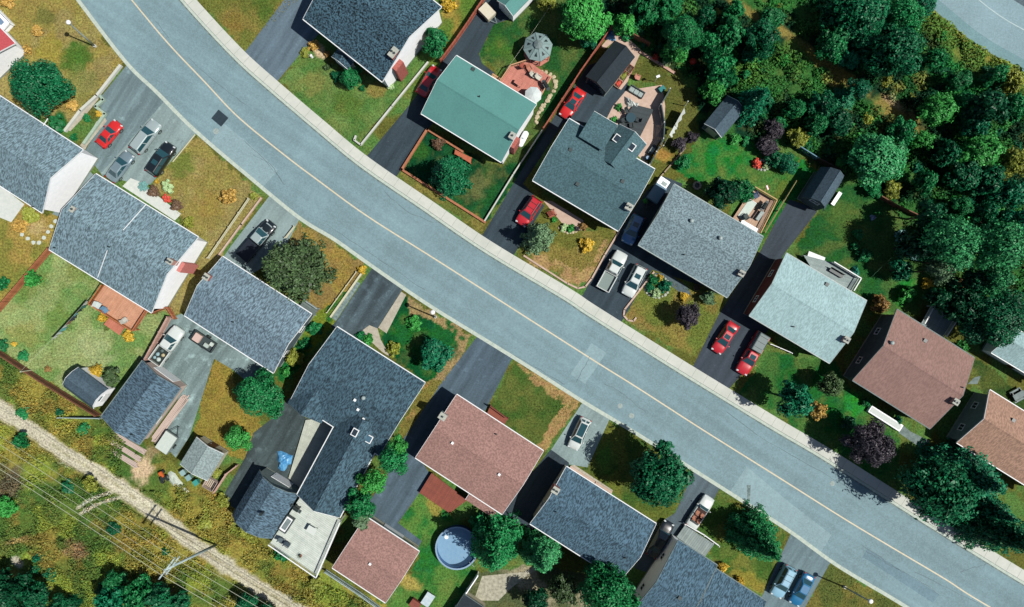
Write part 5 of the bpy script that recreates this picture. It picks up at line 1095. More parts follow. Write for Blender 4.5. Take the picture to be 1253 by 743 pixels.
def make_car(kind, px, py, dx, dy, L, col, label, sunroof=False, rack=False, roofcol=None, cover=None, glassroof=False, hoodcol=None):
    """a vehicle of length L pixels pointing along (dx, dy) in the photo"""
    s = SHAPES[kind]; Lm = L * S; W = s['W']; hw = W / 2
    x0, y0 = P(px, py, .8); rz = img_ang(dx, dy)
    nm = {'pickup': 'pickup_truck', 'suv': 'parked_suv', 'convertible': 'convertible_car'}.get(kind, 'parked_car')
    t = thing(nm, label, 'pickup truck' if kind == 'pickup' else 'car', (x0, y0, DZ + .006), rz, None)
    pm = PA[col]; zb = .22; zr, zbelt, zh, zn = s['z']; xr0, xr1, xr2, xr3 = [v * Lm for v in s['x']]
    st = [(-.5, .74, zr - .22), (-.488, .86, zr - .10), (-.45, .95, zr - .02), (-.36, .985, zr), (-.2, 1, zbelt), (.05, 1, zbelt), (.2, 1, (zbelt + zh) / 2), (.3, .985, zh), (.39, .96, zh * .55 + zn * .45 + .04), (.45, .90, zn + .02), (.488, .79, zn - .08), (.5, .62, zn - .18)]
    if kind == 'pickup': st = [(-.06, 1, zbelt)] + [q for q in st if q[0] > -.06]
    b = MB(); b.loft([ring(f * Lm, hw * w, zt, zb) for f, w, zt in st])
    body = b.build('body', pm, t, smooth=True)
    zrf = s['roof']; wb, wt = hw * .93, hw * .64
    if kind != 'convertible':
        def rr(x0_, x1_, w, z, c):
            return [(x0_ + c, -w, z), ((x0_ * 2 + x1_) / 3, -w * 1.0, z), ((x0_ + x1_ * 2) / 3, -w, z), (x1_ - c, -w, z), (x1_, -w + c, z), (x1_ + .02, 0, z), (x1_, w - c, z), (x1_ - c, w, z), ((x0_ + x1_ * 2) / 3, w, z), ((x0_ * 2 + x1_) / 3, w, z), (x0_ + c, w, z), (x0_, w - c, z), (x0_ - .02, 0, z), (x0_, -w + c, z)]
        c = MB(); zb2 = s['belt'] - .05
        c.loft([rr(xr0, xr3, wb, zb2, .12), rr(xr1 - .02, xr2 + .02, wt, zrf - .05, .10), rr(xr1 + .08, xr2 - .08, wt - .09, zrf, .10)])
        cab = c.build('cabin', roofcol or pm, t, smooth=False)
        def pane(name, p, m=M_CG, par=None):
            a = MB(); n = (Vector(p[1]) - Vector(p[0])).cross(Vector(p[3]) - Vector(p[0])).normalized()
            if n.z < 0: n = -n
            f_ = [tuple(Vector(q) + n * .014) for q in p]; g_ = [tuple(Vector(q) - n * .03) for q in p]
            a.add(f_ + g_, [(0, 1, 2, 3), (7, 6, 5, 4), (0, 4, 5, 1), (1, 5, 6, 2), (2, 6, 7, 3), (3, 7, 4, 0)]); return a.build(name, m, par or t)
        def lerp(a, b, f): return tuple(a[i] + (b[i] - a[i]) * f for i in range(3))
        # windscreen, rear and side glass lie on the cabin's planes
        zt_ = zrf - .05
        def slope(xa, wa, xb, wb_, f0, f1, e=.07):
            A0 = lerp((xa, wa - e, zb2), (xb, wb_ - e, zt_), f0); A1 = lerp((xa, wa - e, zb2), (xb, wb_ - e, zt_), f1)
            return [(A0[0], -A0[1], A0[2]), (A0[0], A0[1], A0[2]), (A1[0], A1[1], A1[2]), (A1[0], -A1[1], A1[2])]
        pane('windshield', slope(xr3, wb, xr2 + .02, wt, .14, .97))
        pane('rear_window', slope(xr0, wb, xr1 - .02, wt, .30 if kind in ('suv', 'hatch', 'pickup') else .16, .93, .14))
        for sg in (-1, 1):
            lo0, lo1 = xr0 + .22, xr3 - .30; hi0, hi1 = xr1 + .12, xr2 - .12; f0, f1 = .2, .92
            q = [(lo0, sg * wb, zb2), (lo1, sg * wb, zb2), (hi1, sg * wt, zt_), (hi0, sg * wt, zt_)]
            a, bb, cc, d = lerp(q[0], q[3], f0), lerp(q[1], q[2], f0), lerp(q[1], q[2], f1), lerp(q[0], q[3], f1)
            mid0, mid1 = lerp(a, bb, .47), lerp(d, cc, .47); mid2, mid3 = lerp(a, bb, .52), lerp(d, cc, .52)
            pane('side_window', [a, mid0, mid1, d]); pane('side_window', [mid2, bb, cc, mid3])
        if sunroof: k = MB(); xm = (xr1 + xr2) / 2 + .15; k.box((xm, 0, zrf + .006), (.62, .78, .02)); k.build('sunroof', M_CG, t)
        if glassroof: k = MB(); k.box(((xr1 + xr2) / 2, 0, zrf + .006), ((xr2 - xr1) * .86, wt * 1.62, .02)); k.build('sunroof', M_CG, t)
        if rack:
            for sg in (-1, 1): k = MB(); k.tube([(xr1 + .15, sg * (wt - .1), zrf + .02), (xr1 + .2, sg * (wt - .1), zrf + .09), (xr2 - .2, sg * (wt - .1), zrf + .09), (xr2 - .15, sg * (wt - .1), zrf + .02)], .022); k.build('roof_rail', M_TRIM, t)
            for f in (.3, .65): k = MB(); xm = xr1 + (xr2 - xr1) * f; k.box((xm, 0, zrf + .1), (.05, wt * 2 - .18, .03)); k.build('roof_bar', M_TRIM, t)
    else:
        k = MB(); k.box(((xr0 + xr3) / 2 - .1, 0, .93), (xr3 - xr0 - .1, hw * 1.5, .06)); k.build('interior', mat('dark_cockpit', A(70, 44, 38)), t)
        for xx in (-.05, -.22):
            for sg in (-1, 1):
                k = MB(); k.box((xx * Lm + .05, sg * .38, 1.0), (.5, .52, .12)); k.box((xx * Lm - .22, sg * .38, 1.14), (.12, .5, .42)); k.build('seat', M_TAN, t, bevel=.03)
        k = MB(); p = [(xr3 + .1, -.68, .9), (xr3 + .1, .68, .9), (xr3 - .32, .58, 1.30), (xr3 - .32, -.58, 1.30)]; k.add(p + [(x - .02, y, z - .02) for x, y, z in p], [(0, 1, 2, 3), (7, 6, 5, 4), (0, 4, 5, 1), (1, 5, 6, 2), (2, 6, 7, 3), (3, 7, 4, 0)]); w_ = k.build('windshield', M_CG, t)
        k = MB(); k.tube([p[0], p[3], p[2], p[1]], .03); k.build('frame', M_GREYM, w_)
        k = MB(); k.box((xr0 - .05, 0, .99), (.35, 1.2, .14)); k.build('folded_top', M_TRIM, t, bevel=.04)
    if kind == 'pickup':
        xb0, xb1 = -.5 * Lm, -.075 * Lm; zf, zt = .72, 1.12
        k = MB(); k.box(((xb0 + xb1) / 2, 0, (zb + zf) / 2 + .05), (xb1 - xb0, W * .94, zf - zb - .1)); k.build('bed', pm, t)
        for sg in (-1, 1): k = MB(); k.box(((xb0 + xb1) / 2, sg * (hw - .075), .78), (xb1 - xb0, .13, .70)); k.build('bed_side', pm, t, bevel=.025)
        k = MB(); k.box((xb0 + .045, 0, .88), (.08, W - .32, .46)); k.build('tailgate', pm, t); k = MB(); k.box((xb1 - .04, 0, .88), (.06, W - .32, .46)); k.build('bulkhead', pm, t)
        k = MB(); k.box(((xb0 + xb1) / 2, 0, zf + .012), (xb1 - xb0 - .2, W - .32, .03)); k.build('bed_liner', cover[1] if cover and cover[0] == 'liner' else M_TRIM, t)
        if cover and cover[0] == 'tonneau': k = MB(); k.box(((xb0 + xb1) / 2, 0, zt + .02), (xb1 - xb0 - .04, W - .16, .05)); k.build('bed_cover', cover[1], t, bevel=.015)
        if cover and cover[0] == 'cap':
            k = MB(); l_, r_ = xb0 + .03, xb1 + .02
            k.loft([[(l_, -hw + .1, zt), (r_, -hw + .1, zt), (r_, hw - .1, zt), (l_, hw - .1, zt)], [(l_ + .12, -hw + .26, 1.72), (r_, -hw + .26, 1.72), (r_, hw - .26, 1.72), (l_ + .12, hw - .26, 1.72)], [(l_ + .22, -hw + .36, 1.77), (r_ - .05, -hw + .36, 1.77), (r_ - .05, hw - .36, 1.77), (l_ + .22, hw - .36, 1.77)]]); cp = k.build('cap', cover[1], t)
            for sg in (-1, 1): k = MB(); k.box(((l_ + r_) / 2, sg * (hw - .17), 1.42), (1.3, .03, .32)); k.build('cap_window', M_CG, cp)
            for f in (.2, .5, .8): k = MB(); k.box((l_ + (r_ - l_) * f, 0, 1.785), (.05, W - .8, .025)); k.build('rib', M_TRIM, cp)
    if hoodcol:
        k = MB(); k.add([(.26 * Lm, -.55, zh + .035), (.26 * Lm, .55, zh + .035), (.43 * Lm, .46, zn + .12), (.43 * Lm, -.46, zn + .12)], [(0, 1, 2, 3)]); k.build('hood_panel', hoodcol, t)
    for fx in (-.31, .31):
        for sg in (-1, 1):
            k = MB(); k.cyl((fx * Lm, sg * (hw - .10), .33), .33, .22, 16, axis='y'); w = k.build('wheel', M_TYRE, t)
            k = MB(); k.cyl((fx * Lm, sg * (hw - .10), .33), .20, .235, 12, axis='y'); k.build('rim', M_RIM, w)
    zl = zn - .02
    for sg in (-1, 1):
        k = MB(); k.box((.462 * Lm, sg * hw * .66, zl - .02), (.22, .34, .14), sg * -.35); k.build('headlight', M_LAMP, t, bevel=.03)
        k = MB(); k.box((-.488 * Lm, sg * hw * .78, zr - .16), (.10, .22, .2)); k.build('taillight', M_TAIL, t)
        k = MB(); k.box((xr3 - .42 if kind != 'convertible' else xr3 - .1, sg * (hw + .09), zbelt + .06), (.13, .2, .13)); k.build('mirror', pm, t, bevel=.03)
    k = MB(); k.box((.492 * Lm, 0, .42), (.07, W * .66, .16)); k.build('bumper', M_TRIM, t); k = MB(); k.box((-.495 * Lm, 0, .45), (.07, W * .76, .16)); k.build('bumper', M_TRIM, t)
    return t, Frame(x0, y0, rz)
UP, DN = (.53, -.85), (-.53, .85)
make_car('coupe', 133, 163.5, .63, -.78, 36, 'scarlet', 'small bright red coupe nearest the stone planting bed', sunroof=False)
make_car('suv', 178.5, 167, .6, -.8, 45, 'silver', 'white silver car between the red coupe and the black suv')
make_car('sedan', 146.5, 203.5, .6, -.8, 41, 'steel', 'steel blue sedan parked against the largest left roof', sunroof=False)
make_car('suv', 197, 194.5, .55, -.83, 44, 'black', 'black suv at the lawn side of the three-car driveway', sunroof=True)
make_car('pickup', 314.5, 294, .65, -.76, 57, 'black', 'black pickup with a silver roof under the olive brown tree', roofcol=PA['silver'], cover=('tonneau', mat('bed_vinyl', A(30, 36, 50), rough=.5)), hoodcol=PA['silver'])
tp, fp = make_car('pickup', 204.5, 423, .58, -.81, 52, 'white', 'white pickup with junk in its bed, in the cluttered yard', cover=('liner', mat('black_liner', A(38, 40, 42))))
make_car('hatch', 709, 531, -.42, .90, 41, 'white', 'white car with a dark glass roof, alone on the pale driveway', glassroof=True)
make_car('sedan', 808, 660, .48, -.87, 48, 'black', 'black car in the shade beside the steel blue roof')
make_car('convertible', 857, 627, .55, -.83, 44, 'white', 'white convertible with tan seats and its top down')
make_car('suv', 958.5, 712, -.47, .88, 41, 'sky', 'pale blue car next to the teal one at the bottom right', rack=True)
make_car('sedan', 981.5, 722, -.47, .88, 42, 'teal', 'teal blue car with a sun glint, at the lawn side of the bottom driveway')
make_car('sedan', 525, 99, .52, -.85, 40, 'maroon', 'dark red car half under the eave of the green roof')
make_car('coupe', 700.5, 126.5, -.56, .83, 40, 'scarlet', 'bright red sports car in front of the black felt garage', sunroof=True)
make_car('suv', 647, 259, -.56, .83, 38, 'red', 'red hatchback with a roof rack on the shaded driveway by the grey green tree', rack=True)
make_car('suv', 774.5, 281, -.42, .90, 37, 'blue', 'blue suv in the shadow of the grey shingled house', sunroof=True)
make_car('pickup', 749.5, 331.5, .48, -.88, 52, 'white', 'white pickup with an empty bed, on the driveway by the street', cover=('liner', mat('grey_liner', A(120, 128, 128), rough=.5)))
make_car('suv', 776, 344, -.46, .89, 40, 'white', 'white car with a sunroof, beside the white pickup', sunroof=True)
make_car('sedan', 887.5, 413.5, -.55, .83, 42, 'red', 'red car with a sunroof, next to the red pickup', sunroof=True)
make_car('pickup', 920.5, 433, -.50, .86, 56, 'red', 'red pickup with a grey bed cap', sunroof=True, cover=('cap', mat('cap_grey', A(104, 112, 118), rough=.5)))

# trailers
def trailer(px, py, dx, dy, L, W, label, body, lid=None, name='cargo_trailer', h=1.0, tongue=1.1, open_=False):
    x0, y0 = P(px, py, h * .6); rz = img_ang(dx, dy); t = thing(name, label, 'trailer', (x0, y0, DZ + .006), rz); Lm = L * S
    k = MB()
    if open_:
        k.box((0, 0, .55), (Lm, W, .08)); k.build('floor', body, t)
        for sg in (-1, 1): k = MB(); k.box((0, sg * (W / 2 - .03), .8), (Lm, .06, .5)); k.build('side_board', body, t); k = MB(); k.box((sg * (Lm / 2 - .03), 0, .8), (.06, W - .13, .5)); k.build('end_board', body, t)
    else: k.box((0, 0, (.45 + h) / 2), (Lm, W, h - .45)); k.build('body', body, t, bevel=.05)
    if lid: k = MB(); k.box((0, 0, h + .04), (Lm * .96, W * .94, .07)); k.build('lid', lid, t, bevel=.02)
    for sg in (-1, 1): k = MB(); k.cyl((-.1, sg * (W / 2 + .1), .3), .3, .18, 14, axis='y'); w = k.build('wheel', M_TYRE, t); k = MB(); k.cyl((-.1, sg * (W / 2 + .1), .3), .16, .2, 10, axis='y'); k.build('rim', M_RIM, w)
    k = MB(); k.tube([(Lm / 2 - .1, -W * .35, .45), (Lm / 2 + tongue, 0, .45)], .04); k.tube([(Lm / 2 - .1, W * .35, .45), (Lm / 2 + tongue, 0, .45)], .04); k.build('tongue', M_DARKM, t)
    k = MB(); k.cyl((Lm / 2 + tongue - .1, 0, .02), .05, .5, 8); k.build('jack', M_DARKM, t)
    return t, Frame(x0, y0, rz)
trailer(803, 237, -.56, .83, 22, 1.7, 'blue grey cargo trailer with its tongue down, beside the dark slate house', mat('trailer_blue', A(92, 124, 152), A(108, 140, 166), scale=3, rough=.5), mat('trailer_lid', A(110, 140, 164), rough=.5))
t, f = thing_px('appliance', 'white box standing behind the blue grey cargo trailer', 'box', 811, 224, .6, img_ang(-.56, .83)); k = MB(); k.box((0, 0, .55), (1.1, 1.5, 1.0)); k.build('body', M_SIDW, t, bevel=.04); k = MB(); k.box((.1, .2, 1.07), (.5, .7, .06)); k.build('lid', M_GREYM, t)
trailer(205, 541, .56, -.83, 25, 1.9, 'pale folded tent trailer parked by the pink board wall', M_SIDG, mat('trailer_canvas', A(196, 200, 196), A(214, 216, 210), scale=3, rough=.8), h=.95, name='tent_trailer')
t2_, f2_ = trailer(250, 418, -.83, -.55, 30, 1.5, 'black open utility trailer full of junk behind the blue grey house', M_DARKM, None, name='utility_trailer', open_=True, tongue=.8)
for (u, v, sz, c, nm, lab) in ((.95, 0, (1.0, 1.1, .5), (222, 190, 180), 'crate', 'pinkish crate at the front of the junk trailer'), (-.6, .2, (.7, .5, .4), (180, 186, 184), 'bin', 'pale bin at the back of the junk trailer'), (-1.1, -.3, (.5, .5, .35), (206, 210, 206), 'bin', 'round ended white bin at the tail of the junk trailer')):
    w = MB(); w.box((0, 0, sz[2] / 2), sz); c_, s_ = math.cos(f2_.rz), math.sin(f2_.rz)
    o = tag(w.build(nm, mat('junk_%d' % c[0], A(*c)), None, (f2_.ox + c_ * u - s_ * v, f2_.oy + s_ * u + c_ * v, .63), f2_.rz, bevel=.04), lab, nm)
for (u, v, r, c, lab) in ((-1.6, .3, .28, (150, 176, 186), 'pale blue bag in the bed of the white pickup'), (-1.3, -.35, .25, (196, 178, 140), 'tan bag in the bed of the white pickup'), (-2.1, -.2, .3, (190, 196, 198), 'grey bag at the tail of the white pickup bed'), (-2.2, .4, .22, (150, 60, 50), 'red bundle at the tail of the white pickup bed'), (-.9, .1, .24, (90, 100, 104), 'dark bag behind the cab of the white pickup')):
    w = MB(); w.ball((0, 0, r * .7), r, r * .7, jit=.12); c_, s_ = math.cos(fp.rz), math.sin(fp.rz)
    tag(w.build('bag', mat('bag_%d' % c[0], A(*c)), None, (fp.ox + c_ * u - s_ * v, fp.oy + s_ * u + c_ * v, .77), 0, smooth=True), lab, 'bag')

# ================================================================== FENCES AND WALLS
M_WOODR = planks('red_fence_boards', A(168, 84, 62), A(196, 108, 80), .14, 6); M_WOODO = planks('orange_fence_boards', A(178, 104, 66), A(204, 130, 86), .14, 6); M_WOODB = planks('brown_fence_boards', A(132, 82, 56), A(150, 98, 68), .14, 6)
M_WOODP = planks('pink_fence_boards', A(206, 160, 146), A(224, 182, 168), .14, 6); M_GREYW = planks('grey_fence_boards', A(160, 176, 180), A(184, 196, 198), .14, 6); M_TIMB = mat('landscape_timber', A(176, 112, 80), A(204, 138, 102), scale=5, rough=.9)
M_PALEW = mat('pale_rail_wood', A(206, 200, 170), A(226, 218, 190), scale=5, rough=.85); M_DKW = planks('dark_fence_boards', A(70, 48, 44), A(86, 60, 52), .14, 6)
def fence(label, pts, h, kind, m, name='fence', cat='fence', mh=0.0, pm=None, z0=0.0, thick=None):
    """pts: photo pixels along the fence as seen at height mh"""
    w = [P(*p, mh) for p in pts]; x0, y0 = w[0]
    t = thing(name, label, cat, (x0, y0, z0)); pm = pm or m
    for (a, b) in zip(w[:-1], w[1:]):
        ax, ay = a[0] - x0, a[1] - y0; L = math.dist(a, b); an = math.atan2(b[1] - a[1], b[0] - a[0])
        if L < .05: continue
        def at(s_, off=0): return (ax + math.cos(an) * s_ - math.sin(an) * off, ay + math.sin(an) * s_ + math.cos(an) * off)
        k = MB()
        if kind == 'board':
            n = max(1, int(L / .15))
            for i in range(n):
                x, y = at((i + .5) * L / n); k.box((x, y, .06 + (h - .06) / 2 + random.uniform(-.015, .015)), (L / n - .012, .03, h - .06), an)
            for z in (.3, h - .25): x, y = at(L / 2, .04); k.box((x, y, z), (L, .045, .09), an)
            x, y = at(L / 2); k.box((x, y, h + .03), (L, .12, .035), an)
        elif kind == 'rail':
            for z in np.arange(h, .15, -.42): x, y = at(L / 2); k.box((x, y, z - .06), (L, .09, .11), an)
        elif kind == 'timber':
            q = thick or .22
            for z in np.arange(0, h - .01, .15): x, y = at(L / 2); k.box((x, y, z + .073), (L + q * .9, q - (.01 if int(z * 10) % 2 else 0), .142), an)
        elif kind == 'solid':
            q = thick or .2; x, y = at(L / 2); k.box((x, y, h / 2), (L + q * .4, q, h), an)
        if k.v: k.build('panel' if kind in ('board', 'rail') else 'wall_section', m, t)
        if kind in ('board', 'rail'):
            n = max(1, int(round(L / 2.4)))
            for i in range(n + (1 if (b is w[-1]) else 0)):
                x, y = at(i * L / n, -.05); k = MB(); k.box((x, y, (h + .1) / 2), (.11, .11, h + .1), an); k.build('post', pm, t)
    return t
fence('brown wooden fence leading down from the largest left house to the left edge', [(58, 304), (0, 372), (-40, 418)], 1.5, 'board', M_WOODO, mh=1.5)
fence('long brown back fence along the power-line corridor', [(-40, 409), (0, 432), (52, 466), (120, 508)], 1.6, 'board', M_WOODB, mh=.8)
fence('grey plank fence piece at the end of the brown back fence', [(71, 511), (122, 512)], 1.0, 'board', M_GREYW, mh=.8)
fence('weathered pink fence beside the junk filled white pickup', [(207, 388), (177, 443)], 1.6, 'board', M_WOODP, mh=1.0)
fence('short orange fence between the white gable and the yard', [(187, 383), (205, 376), (214, 390)], 1.2, 'board', M_WOODO, mh=.8)
fence('pale yellow rail fence along the dry lawn by the driveway', [(304, 243), (280, 278), (254, 316)], .9, 'rail', M_PALEW, mh=.8)
fence('low pale timber edging beside the rail fence', [(320, 243), (296, 275), (268, 313)], .2, 'timber', M_PINKC, 'garden_edging', 'edging')
fence('white retaining edge along the ochre lawn by the streaked driveway', [(444, 333), (405, 388)], .3, 'solid', M_PALEW, 'garden_edging', 'edging', thick=.25); fence('inner pale rail along the ochre lawn by the streaked driveway', [(436, 333), (400, 383)], .5, 'rail', M_PALEW, mh=.4)
fence('pale bench-like rail beside the silver topped pickup', [(360, 277), (349, 291)], .6, 'rail', M_PALEW, mh=.5)
fence('pale garden wall between the ochre lawn and the three-car driveway', [(149, 81), (120, 118), (100, 136), (81, 161)], .45, 'solid', M_CONC, 'garden_wall', 'wall', thick=.35)
fence('pale stepped wall round the stone planting bed', [(124, 118), (128, 123), (118, 131), (130, 140), (104, 176)], .4, 'solid', mat('green_grey_stone', A(156, 172, 160), A(180, 192, 178), scale=4), 'garden_wall', 'wall', thick=.35)
fence('white boundary curb beside the black suv', [(239, 165), (212, 198)], .12, 'solid', M_PALEW, 'garden_edging', 'edging', thick=.12)
fence('red wooden fence along the driveway of the green roofed house', [(594, -4), (575, 25), (557, 51), (539, 75)], 1.5, 'board', M_WOODR, mh=.9)
fence('low white garden wall ending in a hook by the pavement', [(524, 77), (480, 131), (442, 178), (434, 172), (436, 167)], .45, 'solid', M_CONC, 'garden_wall', 'wall', thick=.22)
fence('long red wooden fence behind the sports car and the black felt garage', [(750, 31), (710, 88), (665, 157)], 1.8, 'board', M_WOODR, mh=1.4)
fence('pale low wall between the dark lawn and the red hatchback driveway', [(665, 158), (628, 214), (593, 271)], .55, 'solid', M_CONC, 'garden_wall', 'wall', thick=.16)
fence('orange timber wall round the dark front lawn of the green roofed house', [(566, 186), (523, 159), (492, 208), (593, 272)], .45, 'timber', M_TIMB, 'retaining_wall', 'wall', thick=.3)
fence('curved pale kerb round the front lawn of the dark slate house', [(757, 284), (740, 312), (724, 341), (716, 351), (707, 353), (694, 347), (641, 313)], .2, 'solid', M_PINKC, 'garden_edging', 'edging', thick=.22)
fence('curved pale kerb at the corner of the grey house lawn', [(800, 333), (764, 379), (763, 386), (768, 392), (775, 393), (778, 389)], .2, 'solid', M_PINKC, 'garden_edging', 'edging', thick=.22)
fence('dark fence round the pink patio with a white top edge', [(820, 109), (809, 128), (813, 150), (812, 170), (795, 202)], 1.7, 'board', M_SIDD, mh=1.5, pm=M_WHITE)
fence('dark brown fence behind the pink patio against the trees', [(752, 31), (795, 54)], 1.7, 'board', M_WOODB, mh=1.2)
fence('pink stone border of the planted bed behind the patio lawn', [(783, 64), (806, 78), (825, 90)], .25, 'solid', mat('pink_stone', A(196, 150, 134), A(220, 178, 160), scale=6), 'garden_edging', 'edging', thick=.35)
fence('brown board edging of the long strip between two lawns', [(838, 182), (812, 212), (800, 226)], .25, 'timber', mat('weathered_timber', A(150, 128, 104), A(176, 152, 124), scale=5), 'garden_edging', 'edging', thick=.2)
fence('blue painted fence piece beyond the bright lawn', [(976, 180), (1000, 195)], 1.4, 'board', mat('blue_fence_paint', A(104, 144, 168), A(124, 160, 180), scale=3), mh=.7)
fence('dark red fence piece behind the gambrel shed', [(1000, 195), (1028, 210)], 1.5, 'board', M_DKW, mh=.8)
fence('dark brown fence remnant in the shade below the silver green tree', [(1075, 240), (1096, 252), (1122, 264)], 1.4, 'board', M_WOODB, mh=.8)
fence('thin wire boundary along the lawn by the gambrel shed', [(974, 222), (952, 258), (936, 285)], .9, 'rail', mat('dull_wire_wood', A(140, 132, 80), A(160, 150, 96), scale=4), mh=.7)
fence('grey plank fence running off the bottom edge from the pale deck', [(398, 699), (440, 727), (480, 756)], 1.2, 'board', M_GREYW, mh=.8)
fence('white fence beside the round pool and the shaded yard', [(585, 704), (557, 746)], 1.5, 'board', M_SIDW, mh=1.3)
fence('pink plank fence between the small shed and the tarry driveway', [(290, 570), (277, 580), (262, 603)], 1.0, 'board', M_WOODP, mh=.7)
fence('white rail beside the red pickup on the front lawn', [(943, 421), (955, 426), (969, 432)], .7, 'rail', M_WHITE, mh=.6)
fence('brick edging along the walk of the steel blue house', [(698, 571), (728, 590), (748, 602)], .25, 'solid', M_PINKC, 'garden_edging', 'edging', thick=.3)
fence('white railing in front of the bottom blue grey house', [(838, 641), (862, 655), (880, 668)], .9, 'rail', M_WHITE, mh=.7)

# ================================================================== DECKS
def deck(label, poly, h, m, rails=(), rm=None, name='deck', stairs=None, ov=.05, cat='deck', rh=.95):
    """poly: photo pixels of the floor as seen at height h; first edge gives the direction of the boards"""
    w = [P(*p, h) for p in poly]; an = math.atan2(w[1][1] - w[0][1], w[1][0] - w[0][0]); fr = Frame(w[0][0], w[0][1], an)
    t = thing(name, label, cat, (*w[0], 0), an); q = [fr.w(*p) for p in w]; rm = rm or m
    MB().prism(q, h - .14, h).build('floor', m, t)
    cx = sum(p[0] for p in q) / len(q); cy = sum(p[1] for p in q) / len(q)
    for p in q:
        k = MB(); x, y = p[0] + (cx - p[0]) * .04, p[1] + (cy - p[1]) * .04; k.box((x, y, (h - .14) / 2), (.14, .14, h - .142)); k.build('post', rm, t)
    for (i, j) in rails:
        a, b = q[i], q[j]; L = math.dist(a, b); e = math.atan2(b[1] - a[1], b[0] - a[0]); k = MB(); mx_, my_ = (a[0] + b[0]) / 2, (a[1] + b[1]) / 2
        k.box((mx_, my_, h + rh), (L, .13, .05), e); k.box((mx_, my_, h + .12), (L, .05, .07), e)
        n = int(L / .16)
        for s_ in range(n + 1):
            f = s_ / max(1, n); k.box((a[0] + (b[0] - a[0]) * f, a[1] + (b[1] - a[1]) * f, h + .1 + (rh - .1) / 2), (.045, .045, rh - .1), e)
        k.build('railing', rm, t)
    if stairs:
        (p0, p1, p2) = stairs       # top-left, top-right, bottom-left pixels
        a, b, c = [Vector(fr.p(*p, h * .6)) for p in (p0, p1, p2)]; n = max(2, int(h / .19)); e = math.atan2(b.y - a.y, b.x - a.x); W_ = (b - a).length
        k = MB()
        for s_ in range(n):
            f = (s_ + .5) / n; mc = (a + b) / 2 + (c - a) * f; k.box((mc.x, mc.y, h * (1 - (s_ + 1) / (n + 1))), (W_, (c - a).length / n * .82, .05), e)
        k.build('stairs', rm, t)
    return t, fr
M_DKO = planks('orange_deck_boards', A(222, 158, 122), A(234, 176, 142), .15, 5); M_DKR = planks('red_deck_boards', A(218, 134, 116), A(230, 150, 130), .15, 4); M_DKB = planks('brick_red_deck_boards', A(146, 72, 54), A(160, 84, 62), .15, 4)
M_DKP = planks('pale_deck_boards', A(200, 202, 196), A(216, 216, 210), .24, 4, A(130, 132, 128)); M_DKG = planks('grey_deck_boards', A(140, 150, 154), A(158, 166, 168), .15, 4)
M_OR = mat('orange_stain', A(190, 110, 66), A(206, 128, 82), scale=4)
deck('orange wooden deck with lawn chairs behind the largest left roof', [(128, 349), (112, 372), (165, 405), (186, 373)], 1.3, M_DKO, [(0, 1), (1, 2), (2, 3)], M_OR, stairs=None, rh=.8)
deck('small red step platform at the foot of the orange deck', [(133, 389), (127, 397), (146, 410), (152, 401)], .3, planks('salmon_boards', A(214, 128, 100), A(222, 140, 112), .15, 4), (), M_OR, name='step_platform', cat='platform')
deck('salmon red back deck of the green roofed house', [(612, 101), (625, 82), (647, 75), (675, 95), (660, 122), (638, 128)], .9, M_DKR, [(0, 1), (1, 2), (3, 4)], mat('tan_rail', A(214, 160, 122), A(226, 176, 138), scale=4), stairs=((603, 90), (616, 98), (600, 97)), rh=.8)
deck('orange front step platform of the green roofed house', [(557, 183), (577, 193), (576, 200), (556, 188)], .6, planks('orange_red_boards', A(204, 108, 72), A(214, 120, 84), .15, 4), (), M_OR, name='step_platform', cat='platform')
deck('brick red deck between the rose brown house and the pool', [(528, 579), (513, 603), (550, 628), (572, 612)], .7, M_DKB, [], M_DKB)
t, fpd = deck('big pale raised deck with a hot tub behind the charcoal wing', [(331, 664), (389, 704), (418, 637), (367, 609)], 2.6, M_DKP, [(1, 2), (0, 1)], M_WHITE)
deck('pale deck strip in the notch of the charcoal roofed house', [(374, 514), (353, 585), (368, 600), (420, 524), (396, 512)], .3, planks('beige_deck_boards', A(194, 192, 180), A(208, 206, 194), .15, 4), [], M_SIDG)
deck('small grey back deck with stairs behind the palest roof', [(983, 312), (1017, 321), (1050, 341), (1041, 356), (1000, 340)], 1.1, M_DKG, [(1, 2), (2, 3)], M_WHITE, stairs=((986, 316), (1006, 324), (992, 307)))
deck('grey deck in the tree shade behind the dusty brown roof', [(1139, 374), (1127, 396), (1153, 412), (1170, 386)], 1.0, M_DKG, [(0, 1), (2, 3)], M_WHITE)
deck('peach floored patio deck with a wooden screen, beside the bright leafy tree', [(921, 230), (896, 268), (928, 286), (948, 246)], .5, planks('peach_boards', A(206, 166, 138), A(220, 182, 156), .15, 4), [(0, 3), (3, 2)], mat('screen_wood', A(206, 166, 116), A(220, 182, 134), scale=4), rh=1.0)
deck('dark boarded terrace in the middle of the pink patio', [(776, 128), (800, 134), (783, 168), (757, 153)], .35, planks('black_boards', A(44, 50, 58), A(54, 60, 68), .15, 4), [], M_BLACK, name='terrace', cat='terrace')
deck('plank porch in front of the bottom blue grey house', [(838, 643), (828, 657), (862, 682), (874, 666)], .6, planks('grey_porch_boards', A(126, 132, 136), A(146, 150, 152), .3, 6), [], M_WHITE, name='porch', cat='porch')
deck('dark step platform at the front of the rose brown house', [(600, 496), (622, 512), (617, 520), (596, 506)], .5, M_DKB, [(0, 1)], M_DKB, name='step_platform', cat='platform')
deck('small grey porch steps at the corner of the blue grey house', [(372, 366), (390, 378), (385, 386), (367, 374)], .7, planks('dark_step_boards', A(70, 76, 80), A(110, 116, 118), .3, 3), [(0, 1)], M_GREYM, name='porch', cat='porch')

